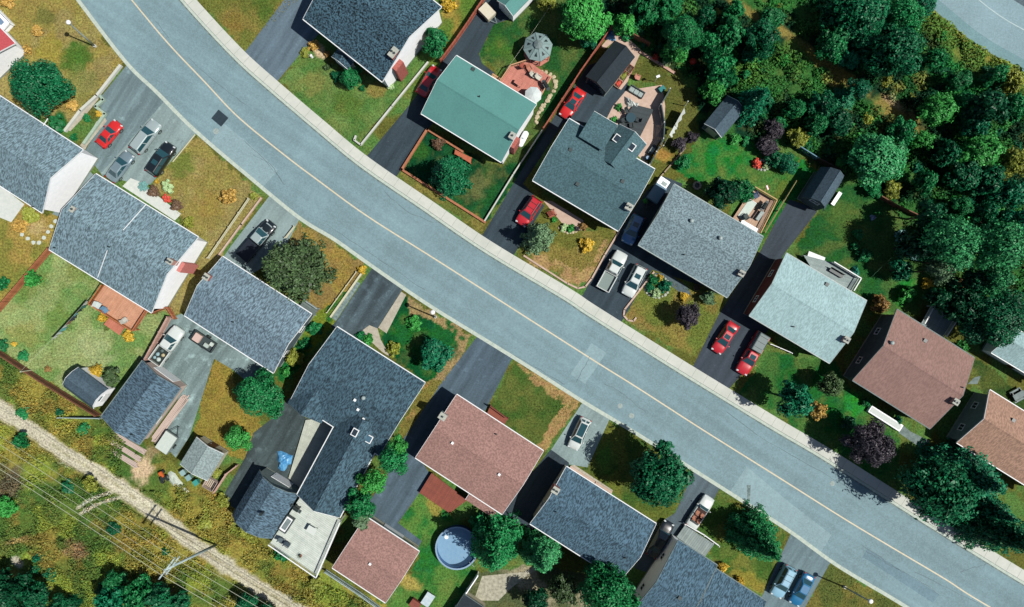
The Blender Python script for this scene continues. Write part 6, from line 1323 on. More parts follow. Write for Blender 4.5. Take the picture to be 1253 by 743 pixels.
# ================================================================== STREET FURNITURE, POLES AND WIRES
def lamp(px, py, label, h=6.6):
    x, y = P(px, py); t = thing('street_lamp', label, 'street lamp', (x, y, 0)); ax, ay = .33, .72
    k = MB(); k.cyl((0, 0, 0), .2, .35, 10); k.build('base', M_CONC, t)
    k = MB(); k.tube([(0, 0, .3), (ax * .4, ay * .4, 3), (ax * .8, ay * .8, h - 1.0), (ax * .95, ay * .95, h - .25), (ax, ay, h)], [.11, .10, .085, .075, .07], 10); k.build('pole', M_GREYM, t, smooth=True)
    k = MB(); k.cyl((ax, ay, h - .05), .30, .12, 18, .22); k.ball((ax, ay, h + .08), .30, .13, n=16); k.build('lamp_head', M_WHITE, t, smooth=True)
lamp(117, 57, 'street lamp on the ochre lawn at the top left'); lamp(533, 388, 'street lamp at the lush corner lawn in the middle'); lamp(1033, 718, 'street lamp on the lawn at the bottom right')

M_POLE = mat('weathered_pole', A(168, 186, 194), A(196, 208, 212), scale=4, stretch=(1, 1, .3), rough=.9)
bx, by = P(265, 666.5); HP = 15.2; tx_, ty_ = P(201, 698, HP)
t = thing('power_pole', 'tall leaning wooden power pole with two crossarms beside the sandy track', 'power pole', (bx, by, 0))
dx_, dy_ = tx_ - bx, ty_ - by
def onp(f, u=0, side=0): return (dx_ * f, dy_ * f, HP * f)
k = MB(); k.tube([onp(0), onp(.5), onp(1)], [.19, .16, .12], 10); k.build('pole', M_POLE, t, smooth=True)
cd = Vector((.60, .80))
for f, half, nm in ((.965, 1.55, 'upper'), (.87, 1.35, 'lower')):
    c = onp(f); k = MB(); k.box((c[0] + cd.x * .15, c[1] + cd.y * .15, c[2]), (2 * half, .14, .16), math.atan2(cd.y, cd.x)); a_ = k.build('crossarm', M_POLE, t)
    for s_ in (-.92, -.45, .45, .92): k = MB(); k.cyl((c[0] + cd.x * half * s_ + cd.x * .15, c[1] + cd.y * half * s_ + cd.y * .15, c[2] + .08), .05, .22, 8); k.build('insulator', M_GREYM, a_)
k = MB(); c0 = onp(.80); c1 = onp(.965); k.tube([c0, (c1[0] + cd.x * 1.0, c1[1] + cd.y * 1.0, c1[2])], .04); k.tube([c0, (c1[0] - cd.x * .8, c1[1] - cd.y * .8, c1[2])], .04); k.build('brace', M_POLE, t)
M_WIRE = mat('aluminium_wire', A(200, 196, 176), rough=.5)
for (p, wy, r, lab) in (((202, 704.5), 15.0, .026, 'lowest bright power line, passing the outer end of the upper crossarm'), ((206, 699.5), 15.0, .026, 'second power line from the bottom, just inside the outer one'), ((208, 690), 13.4, .014, 'thin dull power line in the middle of the bundle'),
                        ((213, 681), 14.6, .022, 'bright power line at the inner end of the lower crossarm'), ((222, 676.5), 14.6, .014, 'uppermost power line, nearest the sandy track')):
    x, y = P(*p, wy); u = Vector((.852, -.523)); k = MB()
    u = Vector((.848, -.530))
    for sgn, span in ((-1, 70.0), (1, 60.0)):
        k.tube([(u.x * span * sgn * f, u.y * span * sgn * f, -1.6 * 4 * f * (1 - f) * .6) for f in np.linspace(0, 1, 12)], r, 5)
    tag(k.build('power_line', M_WIRE, None, (x, y, wy + .3)), lab, 'power line', 'power lines over the bottom left corridor')

# ================================================================== GARDEN THINGS
# pool
x, y = P(559, 671, 1.2); t = thing('swimming_pool', 'round blue above-ground pool partly under the dark green tree', 'pool', (x, y, 0)); RP = 2.78
M_PB = mat('pool_blue', A(46, 92, 148), rough=.4); M_PR = mat('pool_rim', A(150, 176, 206), rough=.4); M_PF = mat('pool_liner', A(190, 208, 226), A(206, 220, 234), scale=2, rough=.5)
def annulus(mb, r0, r1, z0, z1, n=40):
    rings = []
    for (r, z) in ((r0, z0), (r1, z0), (r1, z1), (r0, z1)): rings.append([(r * math.cos(2 * math.pi * i / n), r * math.sin(2 * math.pi * i / n), z) for i in range(n)])
    vs = [p for r in rings for p in r]; fs = [(j * n + i, j * n + (i + 1) % n, ((j + 1) % 4) * n + (i + 1) % n, ((j + 1) % 4) * n + i) for j in range(4) for i in range(n)]
    return mb.add(vs, fs)
annulus(MB(), RP - .06, RP, 0, 1.2).build('wall', M_PB, t); annulus(MB(), RP - .10, RP + .10, 1.201, 1.25).build('rim', M_PR, t)
k = MB(); k.cyl((0, 0, .02), RP - .07, .03, 40); k.build('floor', M_PF, t)
annulus(MB(), RP - .068, RP - .062, .05, 1.19).build('liner', mat('liner_blue', A(70, 120, 178), rough=.4), t)
k = MB(); k.sheet([((RP - .071) * math.cos(i * math.pi / 20), (RP - .071) * math.sin(i * math.pi / 20)) for i in range(40)], .95); w = k.build('water', None, t)
m = bpy.data.materials.new('pool_water'); m.use_nodes = True; n = m.node_tree.nodes; l = m.node_tree.links; p = n['Principled BSDF']; p.inputs['Base Color'].default_value = (*A(120, 164, 210), 1); p.inputs['Roughness'].default_value = .05
nz = n.new('ShaderNodeTexNoise'); nz.inputs['Scale'].default_value = 2.5; bp = n.new('ShaderNodeBump'); bp.inputs['Strength'].default_value = .15; l.new(nz.outputs[0], bp.inputs['Height']); l.new(bp.outputs[0], p.inputs['Normal']); tp_ = n.new('ShaderNodeBsdfTransparent'); tp_.inputs[0].default_value = (.74, .88, .97, 1); ms = n.new('ShaderNodeMixShader'); ms.inputs[0].default_value = .14; l.new(tp_.outputs[0], ms.inputs[1]); l.new(p.outputs[0], ms.inputs[2]); l.new(ms.outputs[0], n['Material Output'].inputs[0]); w.data.materials.append(m)
k = MB(); k.cyl((-1.4, 1.4, .921), .28, .05, 12); k.build('skimmer', M_WHITE, t)
k = MB(); [k.tube([(RP * .7 + o_, -RP * .72 - o_, 0), (RP * .7 + o_, -RP * .72 - o_, 1.5), (RP * .6 + o_, -RP * .62 - o_, 1.5)], .03) for o_ in (0, .35)]; k.build('ladder', M_GREYM, t)

# gazebo
x, y = P(658.5, 55, 3.2); t = thing('gazebo', 'octagonal grey roofed gazebo with dark triangular roof windows', 'gazebo', (x, y, 0), R_(10)); RG = 1.95
k = MB(); o8 = [(RG * math.cos(a), RG * math.sin(a)) for a in np.arange(8) * math.pi / 4]
rings = [[(a * s_, b * s_, z) for a, b in o8] for s_, z in ((1, 2.35), (1, 2.42), (.28, 3.25), (.26, 3.2))]; k.loft(rings); rf = k.build('roof', mat('gazebo_grey', A(124, 142, 146), A(142, 158, 160), scale=4, rough=.8), t)
k = MB(); k.loft([[(a * .32, b * .32, 3.36) for a, b in o8], [(a * .3, b * .3, 3.42) for a, b in o8], [(a * .04, b * .04, 3.75) for a, b in o8]]); k.build('cupola', M_SIDG, rf)
for i in range(8):
    a0 = i * math.pi / 4 + math.pi / 8; k = MB(); ap = math.cos(math.pi / 8)
    def rp(r, s_): 
        f = 1 - (r / RG); z = 2.42 + (f / .72) * .83 + .035; c, s = math.cos(a0), math.sin(a0); return (c * r * ap - s * s_, s * r * ap + c * s_, z)
    pts = [rp(RG * .78, -.20), rp(RG * .78, .20), rp(RG * .5, 0)]; k.add(pts + [(p_[0], p_[1], p_[2] - .03) for p_ in pts], [(0, 1, 2), (5, 4, 3), (0, 3, 4, 1), (1, 4, 5, 2), (2, 5, 3, 0)]); k.build('roof_window', M_BLACK, rf)
    k = MB(); k.tube([(RG * math.cos(i * math.pi / 4), RG * math.sin(i * math.pi / 4), 2.44), (RG * .28 * math.cos(i * math.pi / 4), RG * .28 * math.sin(i * math.pi / 4), 3.27)], .04, 5); k.build('hip', MATS['gazebo_grey'], rf)
    k = MB(); k.box((RG * .88 * math.cos(i * math.pi / 4), RG * .88 * math.sin(i * math.pi / 4), 1.28), (.1, .1, 2.2)); k.build('post', M_DKR, t)
k = MB(); k.prism([(a * .95, b * .95) for a, b in o8], 0, .18); k.build('floor', M_DKR, t)
for i in range(7):
    a = Vector((*o8[i], 0)) * .88; b = Vector((*o8[i + 1], 0)) * .88; k = MB(); c = (a + b) / 2; k.box((c.x, c.y, .95), ((a - b).length - .1, .08, .06), math.atan2(b.y - a.y, b.x - a.x)); k.build('rail', M_DKR, t)

def parasol(px, py, r, h, m, label):
    x, y = P(px, py, h); t = thing('parasol', label, 'parasol', (x, y, 0), .3)
    k = MB(); n = 8; o_ = [(r * math.cos(2 * math.pi * i / n), r * math.sin(2 * math.pi * i / n)) for i in range(n)]
    k.loft([[(a, b, h - .42) for a, b in o_], [(a, b, h - .36) for a, b in o_], [(a * .5, b * .5, h - .12) for a, b in o_], [(a * .05, b * .05, h + .06) for a, b in o_]]); k.build('canopy', m, t)
    for a, b in o_: k = MB(); k.tube([(a * .98, b * .98, h - .44), (0, 0, h - .06)], .015, 4); k.build('rib', M_GREYM, t)
    k = MB(); k.cyl((0, 0, 0), .03, h, 8); k.build('pole', M_GREYM, t); k = MB(); k.cyl((0, 0, 0), .28, .1, 12); k.build('base', M_DARKM, t)
parasol(652.5, 115.5, 1.15, 3.1, mat('white_canvas', A(216, 222, 224), A(228, 232, 232), scale=2, rough=.9), 'white parasol on the salmon red deck')

def chair(px, py, ang, col, label, z=0.0, name='lawn_chair', w=.6, recl=False):
    x, y = P(px, py, z + .5); t = thing(name, label, 'chair', (x, y, z), ang); m = mat('chair_%d_%d' % (col[0], col[2]), A(*col), rough=.6)
    L = 1.3 if recl else .55
    k = MB(); k.box((0, 0, .4), (L, w, .06)); k.build('seat', m, t); k = MB(); k.box((-L / 2 - .12, 0, .68), (.06, w, .66), 0, -.35); k.build('backrest', m, t)
    for sx_ in (-1, 1):
        for sy_ in (-1, 1): k = MB(); k.box((sx_ * (L / 2 - .05), sy_ * (w / 2 - .04), .185), (.05, .05, .37)); k.build('leg', M_GREYM, t)
    for sy_ in (-1, 1): k = MB(); k.box((0, sy_ * (w / 2 + .01), .6), (L, .06, .04)); k.build('armrest', m, t)
def table(px, py, ang, L, W, m, label, z=0.0, h=.74, name='table', round_=False):
    x, y = P(px, py, z + h); t = thing(name, label, 'table', (x, y, z), ang); k = MB()
    if round_: k.cyl((0, 0, h - .04), L / 2, .04, 20)
    else: k.box((0, 0, h - .02), (L, W, .04))
    k.build('tabletop', m, t)
    for sx_ in (-1, 1):
        for sy_ in (-1, 1): q = .3 if round_ else .44; k = MB(); k.box((sx_ * L * q, sy_ * W * q, (h - .04) / 2), (.05, .05, h - .042)); k.build('leg', M_GREYM, t)
def grill(px, py, ang, label, z=0.0, col=None):
    x, y = P(px, py, z + .9); t = thing('barbecue_grill', label, 'grill', (x, y, z), ang); m = col or M_BLACK
    k = MB(); k.box((0, 0, .45), (.7, .5, .7)); k.build('cabinet', M_DARKM, t); k = MB()
    k.ext([(-.27, .8), (-.27, .95), (-.15, 1.15), (.05, 1.2), (.22, 1.1), (.27, .95), (.27, .8)], -.4, .4); k.build('lid', m, t)
    for s_ in (-1, 1): k = MB(); k.box((s_ * .6, 0, .82), (.36, .46, .04)); k.build('side_shelf', M_DARKM, t)
    k = MB(); k.tube([(-.3, -.3, .95), (.3, -.3, .95)], .02); k.build('handle', M_GREYM, t)
    for s_ in (-1, 1): k = MB(); k.cyl((s_ * .3, .28, .1), .1, .06, 10, axis='y'); k.build('wheel', M_TYRE, t)
chair(120, 374, -.5, (206, 210, 212), 'pale lawn chair at the left end of the orange deck', 1.3, w=.8); chair(129, 380, -.9, (110, 150, 180), 'blue lawn chair on the orange deck beside the pale one', 1.3); chair(153, 392, .6, (196, 186, 180), 'grey lawn chair alone near the middle of the orange deck', 1.3)
chair(648, 84, -1.0, (200, 130, 106), 'red wooden chair at the gazebo end of the salmon deck', .9); chair(653, 92, -.6, (206, 198, 186), 'pale cushioned chair on the salmon deck', .9); chair(659.5, 95, -.6, (214, 206, 194), 'pale cushioned chair nearest the grill on the salmon deck', .9)
chair(640, 80, .8, (176, 90, 70), 'dark red chair by the salmon deck railing', .9); grill(668, 104, img_ang(.5, .8), 'black covered grill at the end of the salmon deck', .9); table(634, 101, img_ang(.85, .55), 1.0, .6, M_DKR, 'red slatted side table against the green roof on the salmon deck', .9)
chair(781, 95, -.4, (206, 140, 120), 'pinkish lawn chair on the small patio lawn'); grill(362, 623, -.6, 'round topped black grill at the corner of the pale raised deck', 2.6)
table(381, 649, img_ang(.86, .5), 1.2, .9, mat('pale_tabletop', A(220, 222, 218)), 'pale table in the middle of the raised deck', 2.6); chair(345, 662, -.6, (90, 100, 110), 'dark chair beside the plants on the raised deck', 2.6); chair(352, 667, -.6, (60, 70, 84), 'second dark chair near the outer railing of the raised deck', 2.6)
t, f = thing_px('potted_plant', 'spiky potted plant at the front edge of the raised deck', 'plant', 367, 681, 3.0, 0, None, 2.6)
k = MB(); k.cyl((0, 0, 0), .16, .3, 12, .2); k.build('pot', M_BRICK, t)
k = MB(); [k.tube([(0, 0, .3), (.2 * math.cos(a), .2 * math.sin(a), .55), (.45 * math.cos(a), .45 * math.sin(a), .5)], [.03, .025, .004], 4) for a in np.arange(9) * .7]; k.build('foliage', fg('greyg'), t)
x, y = P(350, 642, 3.3); t = thing('hot_tub', 'dark framed hot tub at the edge of the pale raised deck', 'hot tub', (x, y, 2.6), img_ang(-.55, .83))
k = MB(); k.box((0, 0, .3), (2.0, .95, .6)); k.build('shell', M_WHITE, t, bevel=.03)
for s_ in (-1, 1): k = MB(); k.box((0, s_ * .53, .36), (2.2, .10, .72)); k.build('side_panel', M_DARKM, t); k = MB(); k.box((s_ * 1.05, 0, .36), (.10, .95, .72)); k.build('side_panel', M_DARKM, t)
k = MB(); k.box((0, 0, .61), (1.5, .62, .02)); k.build('cover', M_SIDG, t)

# propane tank, box table, scrap yard
x, y = P(640, 170, .8); t = thing('propane_tank', 'white propane tank on legs beside the green roofed house', 'tank', (x, y, 0), img_ang(-.45, .9)); k = MB(); k.cyl((0, 0, .72), .42, 1.5, 18, axis='x'); k.ball((-.75, 0, .72), .42, n=16); k.ball((.75, 0, .72), .42, n=16); k.build('tank_body', M_SIDW, t, smooth=True)
for s_ in (-.5, .5): k = MB(); k.box((s_, 0, .18), (.12, .6, .36)); k.build('leg', M_GREYM, t)
k = MB(); k.cyl((0, 0, 1.1), .12, .16, 10); k.build('valve_cover', M_GREYM, t)
table(523.5, 734, img_ang(-.55, .83), 1.8, 1.2, mat('blue_white_top', A(186, 206, 220), A(222, 230, 232), scale=2.5, rough=.2), 'pale blue topped garden table on the lawn below the pool'); t, f = thing_px('crate', 'dark red crate beside the pale blue topped table', 'crate', 508, 739, .4, img_ang(.83, .55)); k = MB(); k.box((0, 0, .35), (1.3, 1.0, .7)); k.build('box', M_DKB, t, bevel=.02); k = MB(); k.box((0, 0, .72), (1.36, 1.06, .04)); k.build('lid', M_DKB, t)
t, f = thing_px('camper', 'pale canvas topped tent trailer at the end of the green house driveway', 'trailer', 596, 14, 1.0, img_ang(.7, .72)); k = MB(); k.box((0, 0, .7), (2.0, 1.5, .8)); k.build('body', M_SIDB, t, bevel=.06); k = MB(); k.box((0, 0, 1.14), (1.9, 1.4, .08)); k.build('lid', mat('cream_canvas', A(226, 214, 190), A(236, 226, 206), scale=2), t); k = MB(); k.tube([(1.0, .4, .4), (1.9, 0, .4), (1.0, -.4, .4)], .05); k.build('tongue', M_GREYM, t)
for s_ in (-1, 1): k = MB(); k.cyl((0, s_ * .8, .28), .28, .16, 12, axis='y'); k.build('wheel', M_TYRE, t)
def lumber(px, py, ang, L, n, label):
    x, y = P(px, py, .2); t = thing('lumber_stack', label, 'lumber', (x, y, 0), ang)
    for j in range(2):
        k = MB()
        for i in range(n): k.box((random.uniform(-.15, .15), (i - n / 2) * .17, .06 + j * .12), (L * random.uniform(.85, 1), .15, .10), random.uniform(-.02, .02))
        k.build('board_layer', MATS['pink_boards'], t)
lumber(208, 513, img_ang(-.6, .8), 8.0, 6, 'long pile of weathered boards along the pink garage wall'); lumber(157, 541, img_ang(.83, .5), 5.4, 4, 'upper board pile behind the steel blue garage'); lumber(153, 550, img_ang(.83, .5), 5.4, 4, 'middle board pile behind the steel blue garage'); lumber(150, 559, img_ang(.83, .5), 5.0, 4, 'lower board pile behind the steel blue garage')
x, y = P(199, 583, .5); t = thing('garden_tractor', 'small orange garden tractor with one big black wheel on the soil', 'tractor', (x, y, 0), img_ang(.5, .85)); k = MB(); k.box((-.25, 0, .55), (.9, .5, .4)); k.build('hood', mat('orange_paint', A(222, 112, 56), rough=.4), t, bevel=.06)
for s_ in (-1, 1):
    k = MB(); k.cyl((.45, s_ * .38, .42), .42, .24, 16, axis='y'); w = k.build('wheel', M_TYRE, t); k = MB(); k.cyl((.45, s_ * .38, .42), .2, .26, 10, axis='y'); k.build('rim', M_RIM, w); k = MB(); k.cyl((-.55, s_ * .32, .24), .24, .16, 12, axis='y'); k.build('wheel', M_TYRE, t)
k = MB(); k.box((.35, 0, .8), (.4, .45, .1)); k.build('seat', M_BLACK, t, bevel=.03); k = MB(); k.tube([(.05, 0, .7), (.12, 0, 1.05)], .02); k.cyl((.12, 0, 1.05), .16, .03, 12); k.build('steering_wheel', M_BLACK, t)
def crumple(name, label, cat, px, py, r, m, h=.5, ry=None, ang=0, n=16, z=0.0):
    x, y = P(px, py, h * .5); k = MB(); ry = ry or r; vs = []; fs = []; rows = 6
    for j in range(rows + 1):
        f = j / rows
        for i in range(n):
            a = 2 * math.pi * i / n; q = (1 - f) * (1 + .22 * math.sin(a * 3 + px) + .12 * math.sin(a * 7 + py)); vs.append((r * q * math.cos(a), ry * q * math.sin(a), z + .01 + h * (1 - (1 - f) ** 2) * (.75 + .3 * random.random()) if j else z))
    for j in range(rows):
        for i in range(n): fs.append((j * n + i, j * n + (i + 1) % n, (j + 1) * n + (i + 1) % n, (j + 1) * n + i))
    k.add(vs, fs); return tag(k.build(name, m, None, (x, y, 0), ang), label, cat)
crumple('tarp', 'crumpled bright blue tarp on the tarry driveway', 'tarp', 346.5, 564, 1.0, mat('blue_tarp', A(66, 150, 214), A(120, 190, 236), scale=3, rough=.35), .7, 1.3)
crumple('tarp', 'long pale tarp beside the orange tractor', 'tarp', 215, 590, 1.9, mat('pale_tarp', A(190, 194, 184), A(214, 214, 204), scale=2, rough=.6), .4, .6, img_ang(.7, .7))
crumple('tarp', 'teal tarp at the corner of the small grey back deck', 'tarp', 1047, 333, .75, mat('teal_tarp', A(40, 130, 112), A(56, 150, 130), scale=3, rough=.5), .9, .8)
for (px, py, c, lab) in ((225, 578, (150, 176, 180), 'pale grey bin nearest the pale tarp'), (232, 584, (136, 168, 172), 'grey blue bin in the middle of the three bins'), (241, 590, (70, 168, 156), 'teal bin at the corner of the salt grey shed')):
    x, y = P(px, py, .5); t = thing('wheeled_bin', lab, 'bin', (x, y, 0), .6); m = mat('bin_%d' % c[0], A(*c), rough=.5); k = MB(); k.loft([[(-.25, -.25, .04), (.25, -.25, .04), (.25, .25, .04), (-.25, .25, .04)], [(-.32, -.32, .9), (.32, -.32, .9), (.32, .32, .9), (-.32, .32, .9)]]); k.build('body', m, t); k = MB(); k.box((0, 0, .94), (.7, .72, .06)); k.build('lid', m, t, bevel=.02)
x, y = P(258, 592, .4); t = thing('pallet_crate', 'open crate of pallets behind the salt grey shed', 'crate', (x, y, 0), img_ang(.85, .5))
for s_ in (-1, 1): k = MB(); [k.box((0, s_ * .7, .15 + i * .22), (1.5, .03, .14)) for i in range(4)]; k.build('side', MATS['pink_boards'], t); k = MB(); [k.box((s_ * .75, 0, .15 + i * .22), (.03, 1.36, .14)) for i in range(4)]; k.build('side', MATS['pink_boards'], t)
k = MB(); [k.box((i * .24 - .6, 0, .06), (.14, 1.3, .04)) for i in range(6)]; k.build('floor', MATS['pink_boards'], t)

# pink patio
def planter(px, py, ang, L, col, plant, label):
    x, y = P(px, py, .4); t = thing('planter_box', label, 'planter', (x, y, 0), ang); k = MB(); W = .8
    for s_ in (-1, 1): k.box((0, s_ * W / 2, .2), (L, .06, .4)); k.box((s_ * (L / 2 - .03), 0, .2), (.06, W - .07, .4))
    k.build('box', mat('planter_%d' % col[0], A(*col), rough=.8), t); k = MB(); k.box((0, 0, .17), (L - .13, W - .07, .3)); k.build('soil', mat('soil', A(60, 48, 40)), t)
    me, R0 = PROTO['broad', 'S', 0]; o = bpy.data.objects.new('foliage', me); COL.objects.link(o); o.parent = t; o.location = (0, 0, .4); o.scale = (L / 2 / R0, .42 / R0, .3); o.material_slots[0].link = 'OBJECT'; o.material_slots[0].material = fg(plant)
g_ = img_ang(-.57, .82)
planter(770, 85, g_, 1.3, (176, 96, 76), 'brown', 'brown planter box at the far end beside the black felt roof'); planter(763.5, 93, g_, 1.5, (190, 150, 130), 'yg', 'planter box with yellow green plants beside the black felt roof'); planter(757, 102, g_, 1.2, (190, 110, 80), 'red', 'orange planter box at the near end beside the black felt roof')
x, y = P(779, 112, .6); t = thing('garden_sofa', 'grey garden sofa on the pink patio', 'sofa', (x, y, 0), img_ang(.85, .5)); m = mat('sofa_grey', A(150, 156, 160), A(172, 176, 178), scale=4); k = MB(); k.box((0, 0, .25), (2.2, .8, .3)); k.build('base', M_DARKM, t)
for i in (-1, 0, 1): k = MB(); k.box((i * .68, -.05, .47), (.64, .66, .14)); k.build('cushion', m, t, bevel=.04)
k = MB(); k.box((0, .36, .58), (2.2, .12, .5)); k.build('backrest', M_DARKM, t); k = MB(); [k.box((s_ * 1.06, -.05, .5), (.1, .7, .3)) for s_ in (-1, 1)]; k.build('armrest', M_DARKM, t)
crumple('furniture_cover', 'white cloth covering furniture on the pink patio', 'cover', 771.5, 125, .5, mat('white_cloth', A(206, 208, 208), A(226, 226, 224), scale=3), .9, 1.0, img_ang(.6, -.8)); crumple('furniture_cover', 'small white cloth bundle beside the covered furniture', 'cover', 779, 129, .3, mat('white_cloth', A(1, 1, 1)), .5, .5)
table(772, 144, 0, 1.3, 1.3, mat('dark_glass_top', A(62, 84, 96), rough=.12, spec=.6), 'round dark glass table on the boarded terrace', .35, round_=True)
for a in (.3, 1.5, 2.8, 4.2): chair(772 + 9 * math.cos(a), 144 + 9 * math.sin(a), a + math.pi if False else -a + math.pi, (40, 46, 52), 'black chair round the dark glass table, ' + {.3: 'on its patio fence side', 1.5: 'on the house side', 2.8: 'on its driveway side', 4.2: 'on the sofa side'}[a], .35, w=.5)
crumple('tarp', 'small bright blue tarp at the fence corner behind the black felt garage', 'tarp', 747, 43, .65, mat('blue_tarp', A(1, 1, 1)), .6, .8, .6)
t, f = thing_px('storage_bin', 'teal storage bin at the end of the pink patio', 'bin', 810, 109, .5, .6); k = MB(); k.box((0, 0, .3), (.8, .6, .6)); k.build('body', mat('teal_bin', A(44, 140, 140), rough=.5), t, bevel=.03); k = MB(); k.box((0, 0, .63), (.84, .64, .06)); k.build('lid', MATS['teal_bin'], t, bevel=.02)
t, f = thing_px('storage_chest', 'grey chest in the corner between dark fence and rear wing', 'chest', 798.5, 183, .5, g_); k = MB(); k.box((0, 0, .3), (1.4, .6, .6)); k.build('body', M_DARKM, t, bevel=.03); k = MB(); k.box((.1, 0, .63), (.7, .5, .06)); k.build('lid', M_GREYM, t, bevel=.02)
t, f = thing_px('rain_barrel', 'blue barrel beside the grey chest', 'barrel', 792.5, 193, .8); k = MB(); k.loft([[(r * math.cos(a), r * math.sin(a), z) for a in np.arange(12) * math.pi / 6] for r, z in ((.25, 0), (.31, .4), (.26, .85))]); k.build('body', mat('barrel_blue', A(60, 120, 170), rough=.4), t, smooth=False); k = MB(); k.cyl((0, 0, .86), .22, .03, 12); k.build('lid', M_PR, t)
x, y = P(848, 75, .5); k = MB(); k.ball((0, 0, .45), .45, n=20, m=12); o = k.build('beach_ball', None, None, (x, y, 0), 0, smooth=True); tag(o, 'large red ball lying among the trees', 'ball'); o.data.materials.append(mat('red_rubber', A(226, 62, 44), rough=.4))

# small fenced patio
t, f = thing_px('rug', 'white cover sheet laid over the peach patio deck', 'cover', 914, 257, .55, img_ang(-.57, .82), None, .5); k = MB(); k.box((0, 0, .03), (2.9, 1.15, .05)); k.build('sheet', mat('pale_cover', A(206, 220, 212), A(222, 230, 224), scale=2), t, bevel=.01); k = MB(); k.box((-1.42, 0, .08), (.08, 1.17, .05)); k.build('hem', M_WHITE, t)
t, f = thing_px('bench', 'long white bench against the grey roof on the peach patio deck', 'bench', 917, 277, .9, img_ang(.87, .5), None, .5); k = MB(); k.box((0, 0, .42), (2.5, .55, .06)); k.build('seat', M_SIDW, t); [MB().box((s_, 0, .195), (.1, .5, .39)).build('leg', M_SIDW, t) for s_ in (-1.0, 1.0)]
grill(935.5, 252, img_ang(-.57, .82), 'black grill on the peach patio deck', .5); t, f = thing_px('bench', 'grey slatted bench along the screen of the peach patio deck', 'bench', 930, 264, .9, img_ang(-.57, .82), None, .5); k = MB(); [k.box((0, i * .13 - .2, .42), (1.4, .11, .04)) for i in range(4)]; k.build('seat', M_GREYM, t); k = MB(); k.box((0, -.3, .7), (1.4, .05, .45)); k.build('backrest', M_GREYM, t); [MB().box((s_, 0, .195), (.08, .4, .39)).build('leg', M_DARKM, t) for s_ in (-.6, .6)]
chair(914, 265, .6, (50, 58, 60), 'round black chair on the white patio sheet', .5, w=.7); chair(926, 240, -1.0, (60, 80, 110), 'dark blue chair in the corner of the peach patio deck', .5, w=.7)
t, f = thing_px('planter_box', 'orange planter beside the peach patio screen', 'planter', 933, 278, .3, img_ang(-.57, .82)); k = MB(); k.box((0, 0, .2), (.9, .4, .4)); k.build('box', mat('orange_box', A(190, 88, 56)), t); k = MB(); k.box((0, 0, .41), (.8, .3, .03)); k.build('soil', MATS['soil'], t)
x, y = P(932.5, 236, 0); t = thing('flag_pole', 'red and white flag on a leaning pole by the patio screen', 'flag', (x, y, 0)); k = MB(); q = Vector(P(937, 228, 2.6)) - Vector((x, y)); k.tube([(0, 0, 0), (q.x, q.y, 2.6)], .03); k.build('pole', M_GREYM, t)
fl = Vector((.35, .25)); k = MB(); W3 = [(0, .25, 'r'), (.25, .75, 'w'), (.75, 1, 'r')]
M_FR = mat('flag_red', A(206, 66, 82), rough=.8)
for a, b, c in W3:
    k = MB(); pts = [(q.x + fl.x * a * 1.0 + .0, q.y + fl.y * a, 2.6 - .25 * a), (q.x + fl.x * b, q.y + fl.y * b, 2.6 - .25 * b), (q.x + fl.x * b + .35, q.y + fl.y * b - .5, 2.2 - .25 * b), (q.x + fl.x * a + .35, q.y + fl.y * a - .5, 2.2 - .25 * a)]
    k.add(pts + [(p_[0], p_[1], p_[2] - .012) for p_ in pts], [(0, 1, 2, 3), (7, 6, 5, 4), (0, 4, 5, 1), (1, 5, 6, 2), (2, 6, 7, 3), (3, 7, 4, 0)]); k.build('cloth', M_FR if c == 'r' else M_WHITE, t)
t, f = thing_px('stone_ring', 'small ring of stones on the lawn behind the grey shingled house', 'fire pit', 853, 227, .2); k = MB(); [k.box((.45 * math.cos(a), .45 * math.sin(a), .13), (.24, .3, .26), a) for a in np.arange(9) * .698]; k.build('stones', mat('fire_stone', A(170, 150, 134), A(196, 178, 160), scale=6), t); k = MB(); k.cyl((0, 0, .02), .36, .05, 12); k.build('ash', M_DARKM, t)
def rocks(name, label, pts, r, m, cat='stones'):
    w = [P(*p) for p in pts]; k = MB(); 
    for (x, y) in w: k.ball((x - w[0][0], y - w[0][1], r * .25), r * random.uniform(.7, 1.2), r * random.uniform(.45, .7), n=7, m=4, jit=.12)
    return tag(k.build(name, m, None, (*w[0], 0)), label, cat)
M_ROCK = mat('garden_rock', A(196, 178, 146), A(222, 204, 172), scale=5, rough=.9)
rr_ = [(662, 87), (667, 90), (672, 92), (677, 95), (680, 99), (680, 105), (677, 111), (673, 118), (669, 124), (665, 129), (662, 134), (659, 139), (657, 144), (656, 150)]
rocks('stone_border', 'tan stone border curving round the salmon red deck', [(x + random.uniform(-1.5, 1.5), y + random.uniform(-1.5, 1.5)) for x, y in rr_ for _ in range(3)], .28, M_ROCK, 'stone border')
rocks('stone_border', 'ring of pale stones round the flower bed by the purple trees', [(933 + 9 * math.cos(a), 202 + 6 * math.sin(a)) for a in np.arange(14) * .45], .25, mat('grey_rock', A(168, 166, 158), A(196, 192, 182), scale=5), 'stone border')
rocks('stone_border', 'stones round the circular flower bed on the grey house lawn', [(804 + 15 * math.cos(a), 351 + 13 * math.sin(a)) for a in np.arange(22) * .286], .2, MATS['grey_rock'], 'stone border')
rocks('stone_border', 'stones edging the pink front walk bed', [(684 + i * 3.4, 279 + 5 * math.sin(i * .45) + i * .3) for i in range(10)], .2, M_ROCK, 'stone border')
